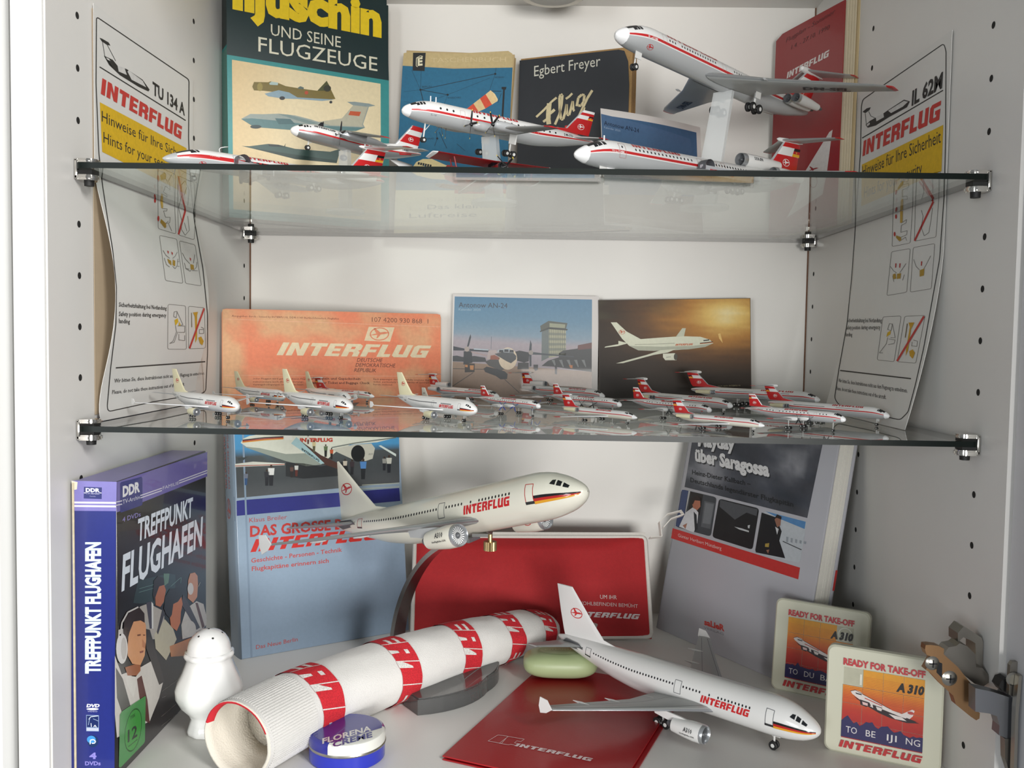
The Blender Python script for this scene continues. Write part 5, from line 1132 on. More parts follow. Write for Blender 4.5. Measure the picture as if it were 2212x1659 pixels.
p = Pr(lambda q_: (lambda P_: (P_.x, P_.y))(Mwi @ on_z(q_, FL+.0038))); q = crop(820, 1239)
p.logo(q((1150, 1470))[0], q((1800, 1600))[0], 7, 'd9c6c6', 1, shear=.35)
for pts_ in (((925, 1425), (1010, 1375), (1095, 1388), (1040, 1448), (925, 1425)), ((1020, 1446), (1098, 1390), (1235, 1415), (1205, 1435), (1170, 1428), (1150, 1445), (1180, 1450), (1160, 1466), (1120, 1456), (1098, 1460), (1020, 1446))): p.line(q(*pts_), 1.0, 'd0b0b0', 1)
p.build('wallet_print', t, lambda x, y, e: Vector((x, y, wz(x, y)+.0001+e)), INK)

# bar of green soap lying on the wallet's far end
sp = on_z((1211, 1470), FL+.0045); ks = ((sp-CAM).dot(_f))/FPX
t0 = MB(); bm = bmesh.new(); bmesh.ops.create_cube(bm, size=1); bmesh.ops.subdivide_edges(bm, edges=list(bm.edges), cuts=9, use_grid_fill=True)
sx, sy, sz = 81*ks, 81*ks*.60, .0105
for v in bm.verts:
    d_ = v.co.normalized(); pw__ = 3.4; a = (abs(d_.x)**pw__+abs(d_.y)**pw__)**(1/pw__); k2 = 1/max(1e-6, (a**2.6+abs(d_.z)**2.6)**(1/2.6)); P_ = d_*k2; v.co = Vector((P_.x*sx, P_.y*sy, P_.z*sz+sz))
me = bpy.data.meshes.new('soap_bar'); bm.to_mesh(me); bm.free(); me.materials.append(mat('green_soap', 'a3b184', .4, noise=.05, nscale=60, bump=.05)); me.polygons.foreach_set('use_smooth', [True]*len(me.polygons))
t = thing('soap', 'rounded bar of pale green soap on the red wallet, under the white tail', 'soap', (sp.x, sp.y+sy*.72, FL+.0042))
o = bpy.data.objects.new('soap_bar', me); C.objects.link(o); o.parent = t
p = Pr(); p.ell((0, 0), sx*.60, sy*.55, '9fae80', 0, n=32); p.ell((0, 0), sx*.62, sy*.58, '93a375', 1, n=32, ring=.06); p.text('INTERFLUG', (-sx*.42, -sy*.08), (sx*.42, -sy*.08), sy*.18, 'bccb98', 1, bold=.02, up=(0, 1))  # flat stamp; light and shade of the relief put into the greens
subdiv(p, 0)
def soapz(x, y):
    a = ((abs(x)/sx)**3.4+(abs(y)/sy)**3.4)**(1/3.4); return sz+sz*(max(0, 1-a**2.6))**(1/2.6)
p.build('painted_relief_stamp', t, lambda x, y, e: Vector((x, y, soapz(x, y)+.0001+e)), printed('soap_stamp', .35))

# two sliding puzzles
def puzzle(bl, br, lean, px0, sq, word, label, blank):
    cv = Cover(bl, br, lean=lean); w = cv.w; H = w; T_ = .0065
    t = cv.root('sliding_puzzle', label, 'puzzle', 'plastic sliding puzzles')
    ivory = mat('ivory_plastic', 'c9c8b4', .35, coat=.2)
    # frame
    b = MB(); f_ = .0085
    prof = []
    for cx, cz, a0 in ((.005, .005, 180), (w-.005, .005, 270), (w-.005, H-.005, 0), (.005, H-.005, 90)):
        prof += [(cx+.005*math.cos(R(a0+18*j)), cz+.005*math.sin(R(a0+18*j))) for j in range(6)]
    n = len(prof); e = .0011
    rings = [(prof, T_), (prof, e), ([(w/2+(x-w/2)*(1-2*e/w), H/2+(z-H/2)*(1-2*e/H)) for x, z in prof], 0.0)]
    V = [(x, y, z) for pr_, y in rings for x, z in pr_]; F = [tuple(range(n))]
    for k2 in range(2): F += [(k2*n+i, (k2+1)*n+i, (k2+1)*n+(i+1) % n, k2*n+(i+1) % n) for i in range(n)]
    F.append(tuple(range(3*n-1, 2*n-1, -1)))
    o = obj('frame', V, F, ivory, None, t, True, 30); bm = bmesh.new(); bm.from_mesh(o.data); bmesh.ops.recalc_face_normals(bm, faces=bm.faces); bm.to_mesh(o.data); bm.free()
    A_, B_, C_, D_ = sq            # picture TL TR BR BL, local
    q = lambda u, v: ((A_[0]*(1-u)+B_[0]*u)*(1-v)+(D_[0]*(1-u)+C_[0]*u)*v, (A_[1]*(1-u)+B_[1]*u)*(1-v)+(D_[1]*(1-u)+C_[1]*u)*v)
    # tray floor and sixteen tiles (one missing)
    for i in range(4):
        for j in range(4):
            if (i, j) == blank: continue
            g = .006; a = [q((i+g)/4, (j+g)/4), q((i+1-g)/4, (j+g)/4), q((i+1-g)/4, (j+1-g)/4), q((i+g)/4, (j+1-g)/4)]
            V = [(x, -.0006, z) for x, z in a]+[(x, .0002, z) for x, z in a]; obj('tile', V, [(3, 2, 1, 0), (0, 1, 5, 4), (1, 2, 6, 5), (2, 3, 7, 6), (3, 0, 4, 7)], ivory, None, t)
    bx, bz = q((blank[0]+.5)/4, (blank[1]+.5)/4); cw_ = (B_[0]-A_[0])/4
    pl_ = Pr(); aa = [q((blank[0]+g)/4, (blank[1]+h)/4) for g, h in ((.02, .02), (.98, .02), (.98, .98), (.02, .98))]
    pl_.poly(aa, 'b2b09a', 0)
    if blank[0] == 3: pl_.ell((bx, bz), cw_*.42, cw_*.42, 'd2d1c2', 1, n=24, ring=.14); pl_.poly([(bx-cw_*.07, bz-cw_*.3), (bx+cw_*.07, bz-cw_*.3), (bx+cw_*.06, bz+cw_*.12), (bx-cw_*.06, bz+cw_*.12)], 'd2d1c2', 1)
    else: pl_.poly([q((blank[0]+.84)/4, (blank[1]+.3)/4), q((blank[0]+.94)/4, (blank[1]+.3)/4), q((blank[0]+.94)/4, (blank[1]+.9)/4), q((blank[0]+.84)/4, (blank[1]+.9)/4)], 'd8d7c9', 1)
    pl_.build('tray_floor', t, flat(0), INK, .00006)
    # picture, cut at the tile borders
    def field(u, v): return ramp([(0, 'd8951d'), (.25, 'd88c1c'), (.42, 'c85a20'), (.60, 'b23020'), (.8, 'a51f1f'), (1, '9c1c1e')], v)
    p = Pr()
    for i in range(4):
        for j in range(4):
            if (i, j) == blank: continue
            g = .008; u0, u1, v0, v1 = (i+g)/4, (i+1-g)/4, (j+g)/4, (j+1-g)/4
            p.img([q(u0, v0), q(u1, v0), q(u1, v1), q(u0, v1)], 1, 6, lambda u, v: field(0, v0+(v1-v0)*v), 0)
    for k2 in range(16):
        v = .10+.022*k2
        u0 = .26 if (blank == (0, 0) and v < .25) else .01
        u1 = .74 if (blank == (3, 0) and v < .25) else .99
        p.line([q(u0, v), q(u1, v)], .00012+.000012*k2, 'b4421f', 1)
    # skyline
    rnd = random.Random(len(word)); sk = [q(0, .80)]; N_ = 26
    base_ = [.745, .70, .66, .715, .76, .73, .77, .745, .70, .71, .69, .75, .77, .73, .72, .70, .745, .77, .755, .74, .78, .79, .80, .77, .78, .775, .77] if len(word) > 3 else [.76, .75, .755, .74, .76, .70, .76, .75, .765, .77, .76, .75, .77, .76, .75, .76, .77, .78, .765, .77, .755, .76, .77, .76, .77, .765, .77]
    sk = [q(i/N_, base_[i]+.01+.012*rnd.random()) for i in range(N_+1)]+[q(1, .985), q(0, .985)]
    p.poly(sk, '262253', 2)
    # airliner
    R_ = lambda *pts: [q(a, b) for a, b in pts]
    p.poly(R_((.10, .325), (.16, .30), (.22, .315), (.27, .35), (.40, .40), (.55, .455), (.62, .49), (.74, .515), (.86, .43), (.89, .44), (.87, .52), (.82, .58), (.70, .60), (.55, .58), (.45, .55), (.30, .47), (.18, .40), (.12, .36)), 'd9cfca', 3)
    p.poly(R_((.14, .385), (.30, .47), (.45, .53), (.50, .50), (.70, .55), (.95, .60), (.80, .625), (.60, .60), (.46, .56), (.30, .49), (.18, .42)), '2a1c20', 4)
    p.poly(R_((.22, .42), (.34, .44), (.36, .48), (.30, .51), (.23, .49)), '2a1c20', 5); p.poly(R_((.25, .445), (.32, .455), (.32, .49), (.26, .485)), 'd9b8b4', 6); p.poly(R_((.38, .46), (.50, .48), (.50, .53), (.44, .55), (.39, .51)), '2a1c20', 5); p.poly(R_((.42, .475), (.50, .49), (.49, .53), (.44, .52)), 'd9cfca', 6)
    p.poly(R_((.16, .335), (.24, .345), (.24, .36), (.17, .352)), '1d1a20', 5); p.line(R_((.10, .328), (.16, .302), (.26, .345), (.60, .478)), .0003, '2a1c20', 5); p.poly(R_((.80, .555), (.92, .585), (.90, .59), (.78, .57)), '2a1c20', 5); p.poly(R_((.58, .545), (.74, .56), (.80, .60), (.66, .60)), 'd9cfca', 6); p.line(R_((.28, .39), (.50, .455)), .0006, 'b5443c', 5); p.ell(q(.845, .48), .002, .001, 'b5443c', 5)
    p.text('A 310', q(.66, .215), q(.985, .205), .0052, '17120f', 3, bold=.06, shear=.2, up=(0, 1))
    for s_, u0, u1, v0 in word: p.text(s_, q(u0, v0), q(u1, v0), .0042, 'd5d0cf', 4, bold=.0, up=(0, 1))
    p.text('READY FOR TAKE-OFF', (A_[0]-.0002, A_[1]+.0014), (B_[0], B_[1]+.0014), .0042, 'bb3038', 3, bold=.04, up=(0, 1))
    p.logo((D_[0]-.0012, D_[1]-.0066), (C_[0]-.0008, C_[1]-.0066), .0048, 'b02a2c', 3, shear=.2, up=(0, 1))
    p.build('picture_print', t, flat(-.0006), INK, .00004)
    return t
def loc(cv, *px): return [cv.at(p_) for p_ in px]
blA, brA = on_z((1664, 1486), FL), on_z((1868, 1533), FL)
wA = Cover(blA, brA).w
S_ = lambda w: [(w*.150, w*.815), (w*.845, w*.815), (w*.845, w*.150), (w*.150, w*.150)]
puzzle(blA, brA, 7, None, S_(wA), [('TO', .06, .20, .915), ('DU', .30, .45, .915), ('BAI', .55, .75, .915)], 'ivory sliding puzzle with a round dial in its open corner, behind the other puzzle', (3, 0))
blB, brB = on_z((1779, 1618), FL), on_z((2032, 1672), FL)
wB = Cover(blB, brB).w
puzzle(blB, brB, 2.5, None, S_(wB), [('TO', .06, .20, .915), ('BE', .31, .43, .915), ('IJI', .57, .69, .915), ('NG', .80, .97, .915)], 'ivory sliding puzzle with an empty upper left square, in front of the other puzzle', (0, 0))
# ---------------------------------------------------------------- model airliners (dimensions in metres of the real aircraft, times the model scale)
P_white = mat('plane_white_enamel', 'dcdcda', .25, coat=.35); P_cream = mat('plane_cream_enamel', 'e0ddcf', .28, coat=.3); P_red = mat('plane_red_enamel', 'b81f22', .3, coat=.3)
P_grey = mat('plane_light_grey_enamel', 'a9abac', .32, coat=.25); P_dgrey = mat('plane_dark_grey', '5b5d60', .4); P_silver = mat('plane_silver', 'b9bcbf', .28, .75); P_black = mat('plane_black', '17181b', .3)
P_wing = mat('plane_wing_grey', '9a9c9b', .35, coat=.15); P_glass = mat('plane_window_black', '101216', .15); P_tyre = mat('plane_tyre', '161617', .6); P_hub = mat('plane_wheel_hub', 'cfcfcc', .35)
P_blue = mat('plane_blue_propeller', '27408f', .35); P_yellowed = mat('plane_yellowed_enamel', 'ddd7b4', .32, coat=.25); P_tip = mat('plane_yellow_tip', 'd9c04a', .4); P_bright = mat('plane_bright_white', 'ececec', .3)
P_clear = bpy.data.materials.new('clear_acrylic'); P_clear.use_nodes = True
_n = P_clear.node_tree.nodes; _l = P_clear.node_tree.links; _pb = _n['Principled BSDF']; _pb.inputs['Base Color'].default_value = (.85, .87, .87, 1); _pb.inputs['Roughness'].default_value = .25; _pb.inputs['Specular IOR Level'].default_value = .6
_tr = _n.new('ShaderNodeBsdfTransparent'); _tr.inputs[0].default_value = (.93, .94, .94, 1); _mx = _n.new('ShaderNodeMixShader'); _mx.inputs[0].default_value = .42
_l.new(_tr.outputs[0], _mx.inputs[1]); _l.new(_pb.outputs[0], _mx.inputs[2]); _l.new(_mx.outputs[0], _n['Material Output'].inputs['Surface'])

def samp(st, x):
    """monotone cubic through (x, zc, ry, rz)"""
    n = len(st)
    if x <= st[0][0]: return st[0][1:]
    if x >= st[-1][0]: return st[-1][1:]
    i = max(k for k in range(n-1) if st[k][0] <= x); out = []
    h = st[i+1][0]-st[i][0]; t = (x-st[i][0])/h
    for c in (1, 2, 3):
        d = lambda k: (st[k+1][c]-st[k][c])/(st[k+1][0]-st[k][0])
        def tan(k):
            if k == 0: return d(0)
            if k == n-1: return d(n-2)
            a, b = d(k-1), d(k)
            return 0 if a*b <= 0 else 2*a*b/(a+b)
        m0, m1 = tan(i), tan(i+1); y0, y1 = st[i][c], st[i+1][c]
        out.append((2*t**3-3*t*t+1)*y0+(t**3-2*t*t+t)*h*m0+(-2*t**3+3*t*t)*y1+(t**3-t*t)*h*m1)
    return out
class Fus:
    def __init__(s, st, sc): s.st = st; s.sc = sc; s.L = st[-1][0]; s.R = max(q[3] for q in st)
    def pt(s, x, th, off=0.0):
        """th from the top; positive towards port"""
        zc, ry, rz = samp(s.st, x); sc = s.sc
        return Vector((-x*sc, (ry*math.sin(th))*sc+off*math.sin(th), (zc+rz*math.cos(th))*sc+off*math.cos(th)))
    def side(s, sgn):
        """decal mapping: x aft, v = arc height from the waterline; sgn +1 port, -1 starboard"""
        return lambda x, v, e: s.pt(x, sgn*(PI/2-v/s.R), e)
    def shell(s, name, x0, x1, angs, fmat, mats, parent, nx=None):
        """angs: ring angles (deg from top, 0..180) mirrored; fmat(x, angle)->material index"""
        xs = []; nx = nx or 30
        for k in range(nx+1):
            t = k/nx; xs.append(x0+(x1-x0)*t)
        if x0 <= .01: xs = sorted(set(xs+[.02, .08, .2, .4, .7, 1.1, 1.6, 2.2, 3, 4])); xs = [x for x in xs if x <= x1]
        xs = sorted(set(xs+[x1-.3*(s.L/45), x1-.1*(s.L/45)])) if x1 >= s.L-.01 else xs
        full = [R(a) for a in angs]+[2*PI-R(a) for a in reversed(angs[1:-1])]; n = len(full); V = [s.pt(x, a) for x in xs for a in full]; F = []; M = []
        for i in range(len(xs)-1):
            for j in range(n):
                k = (j+1) % n; F.append((i*n+j, i*n+k, (i+1)*n+k, (i+1)*n+j)); a = (full[j]+(full[k] if k else 2*PI))/2; a = a if a <= PI else 2*PI-a
                M.append(fmat((xs[i]+xs[i+1])/2, math.degrees(a)))
        if x0 <= .01: F.append(tuple(range(n))); M.append(M[0])
        if x1 >= s.L-.01: F.append(tuple((len(xs)-1)*n+j for j in range(n-1, -1, -1))); M.append(M[-1])
        return obj(name, V, F, mats, M, parent, True)
AF = [(0, 0), (.02, .28), (.08, .5), (.25, .62), (.45, .55), (.7, .32), (1, .03)]
def wing(name, secs, sc, sgn, mats, parent, le=True, vertical=False, tipmat=None, thick=.11, plate=False):
    """secs: (x leading edge, y out, z, chord); lofted aerofoil; mats: [skin, leading edge, tip]"""
    prof = [(0, 0), (.05, .8), (.14, 1), (.72, 1), (.97, .3), (1, .12)] if plate else AF
    loop = [(c, t) for c, t in prof]+[(c, -t*(1 if plate else .55)) for c, t in reversed(prof[1:])]; n = len(loop); V = []; F = []; M = []
    for x, y, z, c in secs:
        for u, t in loop:
            if vertical: V.append(Vector((-(x+u*c), t*vertical, z))*sc)
            else: V.append(Vector((-(x+u*c), sgn*y, z+t*thick*c))*sc)
    ns = len(secs)
    for i in range(ns-1):
        for j in range(n):
            k = (j+1) % n; F.append((i*n+j, i*n+k, (i+1)*n+k, (i+1)*n+j))
            m = 0
            if le and (j == 0 or k == 0): m = 1
            if tipmat is not None and i >= ns-1-tipmat: m = 2
            M.append(m)
    F += [tuple(range(n)), tuple((ns-1)*n+j for j in range(n-1, -1, -1))]; M += [0, 2 if tipmat is not None else 0]
    o = obj(name, V, F, mats, M, parent, True, 40); bm = bmesh.new(); bm.from_mesh(o.data); bmesh.ops.recalc_face_normals(bm, faces=bm.faces); bm.to_mesh(o.data); bm.free()
    return o
def wheel(parent, c, r, w, sc, n=16):
    b = MB(); c = Vector(c)*sc; r *= sc; w *= sc
    b.lathe(c-Vector((0, w/2, 0)), (0, 1, 0), [(0, r*.45), (0, r*.85), (w*.2, r), (w*.8, r), (w, r*.85), (w, r*.45)], n)
    k = len(b.f); b.lathe(c-Vector((0, w/2*.9, 0)), (0, 1, 0), [(0, .00001), (0, r*.5), (w*.9, r*.5), (w*.9, .00001)], n)
    b.m = [0]*k+[1]*(len(b.f)-k)
    return b.build('wheel', [P_tyre, P_hub], parent, True)
def gear(name, parent, x, y, ztop, zaxle, r, sc, wheels, door=True, w=.35, strut=.16, lod=0, door_side=0):
    b = MB(); n = 8 if lod else 12
    b.tube(Vector((-x, -y, ztop))*sc, Vector((-x, -y, zaxle))*sc, strut*sc, strut*sc*.8, n)
    ys = [q[1] for q in wheels]; xs = [q[0] for q in wheels]
    if max(ys)-min(ys) > .01: b.tube(Vector((-x, -y-max(ys), zaxle))*sc, Vector((-x, -y-min(ys), zaxle))*sc, strut*.6*sc, None, 8)
    if max(xs)-min(xs) > .01: b.tube(Vector((-x-max(xs), -y, zaxle))*sc, Vector((-x-min(xs), -y, zaxle))*sc, strut*.8*sc, None, 8)
    if not lod: b.tube(Vector((-x-.9, -y, ztop))*sc, Vector((-x, -y, (ztop+zaxle)/2))*sc, strut*.45*sc, None, 8)
    if door: b.box(Vector((-x, -y+(.5 if door_side == 0 else door_side), ztop-(ztop-zaxle)*.25))*sc, Vector((1.3, .08, (ztop-zaxle)*.5))*sc)
    g = b.build(name, P_hub, parent)
    for dx, dy in wheels: wheel(g, (-x-dx, -y-dy, zaxle), r, w, sc, 12 if lod else 18)
    return g
def pod(name, parent, x0, y, z, L, r, sc, mats, lod=0, tail=.55, fan=True, exh=True, band=False, n=20):
    """jet nacelle: outer cowl, lip, inner duct, fan, spinner, exhaust cone"""
    b = MB(); n = 12 if lod else n; a = Vector((-x0, -y, z))*sc; S = sc
    prof = [(L*.10, r*.80), (L*.02, r*.86), (0, r*.92), (L*.015, r*.97), (L*.10, r*1.02), (L*.35, r*1.04), (L*.65, r*.95), (L, r*tail), (L, r*tail*.86), (L*.9, r*tail*.84)]
    ms = [3, 1, 1, 1, 0, 0, 0, 2, 2]
    if band: ms = [3, 1, 1, 1, 4, 4, 0, 2, 2]
    b.lathe(a, (-1, 0, 0), [(t*S, q*S) for t, q in prof], n, ms=ms)
    o = b.build(name, mats, parent, True)
    f = MB(); f.lathe(a, (-1, 0, 0), [(L*.09*S, r*.80*S), (L*.10*S, .0001*S)], n)
    if fan and not lod:
        k = 22
        for i in range(k):
            q = 2*PI*i/k; u = Vector((0, math.cos(q), math.sin(q))); v = Vector((0, -math.sin(q), math.cos(q))); c = a+Vector((-L*.085*S, 0, 0))
            f.add([c+u*r*.28*S-v*r*.02*S, c+u*r*.78*S-v*r*.05*S+Vector((-.02*S, 0, 0)), c+u*r*.78*S+v*r*.06*S+Vector((.02*S, 0, 0)), c+u*r*.28*S+v*r*.03*S], [(0, 1, 2, 3)], 1)
    f.build('fan', [P_dgrey, P_bright if fan != 'dark' else P_dgrey], o)
    MB().lathe(a, (-1, 0, 0), [(L*.02*S, .0001*S), (L*.04*S, r*.16*S), (L*.085*S, r*.27*S), (L*.095*S, r*.27*S)], n).build('spinner', P_dgrey if fan != 'white' else P_bright, o, True)
    if exh: MB().lathe(a, (-1, 0, 0), [(L*.85*S, r*tail*.8*S), (L*.98*S, r*tail*.7*S), (L*1.18*S, r*tail*.42*S), (L*1.18*S, .0001*S)], n).build('exhaust_cone', P_dgrey, o, True)
    return o
def turboprop(parent, x0, xs, y, z, L, r, sc, mats, pr, bm_, lod=0, phase=0.4, tip=False, spin=None):
    b = MB(); n = 12 if lod else 18; a = Vector((-x0, -y, z))*sc
    b.lathe(a, (-1, 0, 0), [(0, r*.45*sc), (L*.03*sc, r*.75*sc), (L*.15*sc, r*sc), (L*.45*sc, r*.98*sc), (L*.75*sc, r*.7*sc), (L*sc, r*.12*sc)], n)
    o = b.build('engine', mats, parent, True)
    hub = MB(); hub.lathe(a+Vector((.55*sc, 0, 0)), (-1, 0, 0), [(0, .0001), (.18*sc, r*.28*sc), (.45*sc, r*.42*sc), (.62*sc, r*.45*sc)], n)
    h = hub.build('propeller_hub', spin or mats[0], o, True)
    for k in range(4):
        q = phase+k*PI/2; u = Vector((0, math.cos(q), math.sin(q))); v = Vector((0, -math.sin(q), math.cos(q))); c = a+Vector((.22*sc, 0, 0)); f_ = Vector((1, 0, 0)); V = []; F = []
        st = [(.10, .10, .9), (.3, .17, .7), (.62, .17, .45), (.9, .14, .3), (1, .06, .25)]
        for t, cw, tw in st:
            for sgn2 in (-1, 1): V.append(c+u*(t*pr*sc)+(v*math.cos(tw)+f_*math.sin(tw))*(sgn2*cw*sc))
            V.append(c+u*(t*pr*sc)+(f_*math.cos(tw)-v*math.sin(tw))*(.05*sc))
        M = []
        for i in range(len(st)-1):
            for j in range(3): F.append((i*3+(0, 1, 2)[j], i*3+(1, 2, 0)[j], i*3+3+(1, 2, 0)[j], i*3+3+(0, 1, 2)[j])); M.append(1 if (tip and i == len(st)-2) else 0)
        F += [(0, 1, 2), (len(V)-3, len(V)-1, len(V)-2)]; M += [0, 1 if tip else 0]
        obj('propeller_blade', V, F, [bm_, P_tip], M, o)
    return o
def fin_quad(secs):
    """corner helper for decals on a fin: (f along span, g along chord)->(x,z)"""
    def q(f, g):
        n = len(secs)-1; zs = [s[2] for s in secs]; z = zs[0]+(zs[-1]-zs[0])*f
        i = max(k for k in range(n) if zs[k] <= z+1e-6); t = (z-zs[i])/(zs[i+1]-zs[i]); x = secs[i][0]+(secs[i+1][0]-secs[i][0])*t; c = secs[i][3]+(secs[i+1][3]-secs[i][3])*t
        return (x+c*g, z)
    return q
def split_secs(secs, fr):
    q = fin_quad(secs); out = []
    zs = sorted(set([s[2] for s in secs]+[secs[0][2]+(secs[-1][2]-secs[0][2])*f for f in fr]))
    for z in zs:
        f = (z-secs[0][2])/(secs[-1][2]-secs[0][2]); a, b = q(f, 0), q(f, 1); out.append((a[0], 0, z, b[0]-a[0]))
    return out
def tail_fin(root, secs, half, sc, bands, le, flag=None, bird=None, birdcol='e2dedc', birdpos=(.34, .5), birdr=.85, side_text=None):
    """bands: [(f_top, material)] from the root upward"""
    fr = [b[0] for b in bands]; S = split_secs(secs, fr); q = fin_quad(secs)
    mats = []; idx = []
    for f, m in bands:
        if m not in mats: mats.append(m)
    prof = [(0, 0), (.05, .8), (.14, 1), (.72, 1), (.97, .3), (1, .12)]; loop = prof+[(c, -t) for c, t in reversed(prof[1:])]; n = len(loop); V = []; F = []; M = []
    for x, y, z, c in S:
        for u, t in loop: V.append(Vector((-(x+u*c), t*half, z))*sc)
    lem = len(mats); mats = mats+[le]
    for i in range(len(S)-1):
        fm_ = ((S[i][2]+S[i+1][2])/2-secs[0][2])/(secs[-1][2]-secs[0][2]); m = next((mats.index(b[1]) for b in bands if fm_ <= b[0]+1e-6), 0)
        for j in range(n):
            k = (j+1) % n; F.append((i*n+j, i*n+k, (i+1)*n+k, (i+1)*n+j)); M.append(lem if (j == 0 or k == 0) else m)
    F += [tuple(range(n)), tuple((len(S)-1)*n+j for j in range(n-1, -1, -1))]; M += [0, mats.index(bands[-1][1])]
    o = obj('tail_fin', V, F, mats, M, root, True, 40); bm = bmesh.new(); bm.from_mesh(o.data); bmesh.ops.recalc_face_normals(bm, faces=bm.faces); bm.to_mesh(o.data); bm.free()
    p = Pr()
    if flag:
        f0, f1 = flag
        for k, c in enumerate(('17161a', 'b22022', 'd8a028')):
            a = f1-(f1-f0)*k/3; b = f1-(f1-f0)*(k+1)/3; p.poly([q(b, .66), q(b, .965), q(a, .965), q(a, .66)], c, 1)
        fm_ = (f0+f1)/2; c_ = q(fm_, .81); p.ell(c_, .16*(secs[-1][2]-secs[0][2])/5, .16*(secs[-1][2]-secs[0][2])/5, 'c98a2a', 2, n=10)
    for sgn in (1, -1):
        pp = Pr(); pp.v, pp.f, pp.c = list(p.v), list(p.f), list(p.c)
        if bird: pp.bird(q(*birdpos), birdr, birdcol, 2, 0 if sgn > 0 else PI, 1 if sgn > 0 else -1)
        if side_text: s_, fa, ga, gb, h, col = side_text; A_, B_ = q(fa, ga), q(fa, gb); pp.text(s_, A_ if sgn > 0 else B_, B_ if sgn > 0 else A_, h, col, 2, up=(0, 1))
        if pp.v: pp.build('fin_marking', o, lambda x, z, e: Vector((-x*sc, sgn*(half*sc+e), z*sc)), INKG, .00004)
    return o
def windows(p, x0, x1, step, v, w=.26, h=.38, skip=(), col='14161a'):
    x = x0; k = 0
    while x < x1:
        if not any(a <= x <= b for a, b in skip): p.ell((x, v), w/2, h/2, col, 1, n=8)
        x += step
def cockpit(p, panes, col='111419'):
    for q in panes: p.poly(q, col, 2)
def side_prints(root, F, build, name='livery_print', eps=.00005):
    for sgn in (1, -1):
        p = Pr(); build(p, sgn)
        p.refine(.42*F.R/2 if F.sc > 1/300 else .6*F.R/2); p.build(name, root, F.side(sgn), INKG, eps)
def txt(p, sgn, s_, x0, x1, v, h, col, bold=.02, logo=False, lay=2, shear=0.0):
    """x0 nearer the nose; text reads left to right on either side"""
    a, b = ((x0, v), (x1, v)) if sgn > 0 else ((x1, v), (x0, v))
    if logo: p.logo(a, b, h, col, lay, shear=shear or .2, up=(0, 1))
    else: p.text(s_, a, b, h, col, lay, bold=bold, up=(0, 1), res=1, shear=shear)
ANG = [0, 10, 20, 30, 40, 50, 58, 66, 72, 76.5, 82, 87.5, 92, 98, 108, 120, 135, 150, 165, 180]
def livery(lo=76.5, hi=87.5, nose=0, glare=(0, 0), belly=92):
    """white above, red cheat line, light grey below"""
    def f(x, a):
        if glare[0] < x < glare[1] and a < 38: return 3
        if lo < a < hi: return 1
        if a > belly-1: return 2
        return 0
    return f
def nosecap(F, root, x1, mt): return F.shell('nose_cone', 0, x1, ANG[::2]+[180], lambda x, a: 0, [mt], root, 4)

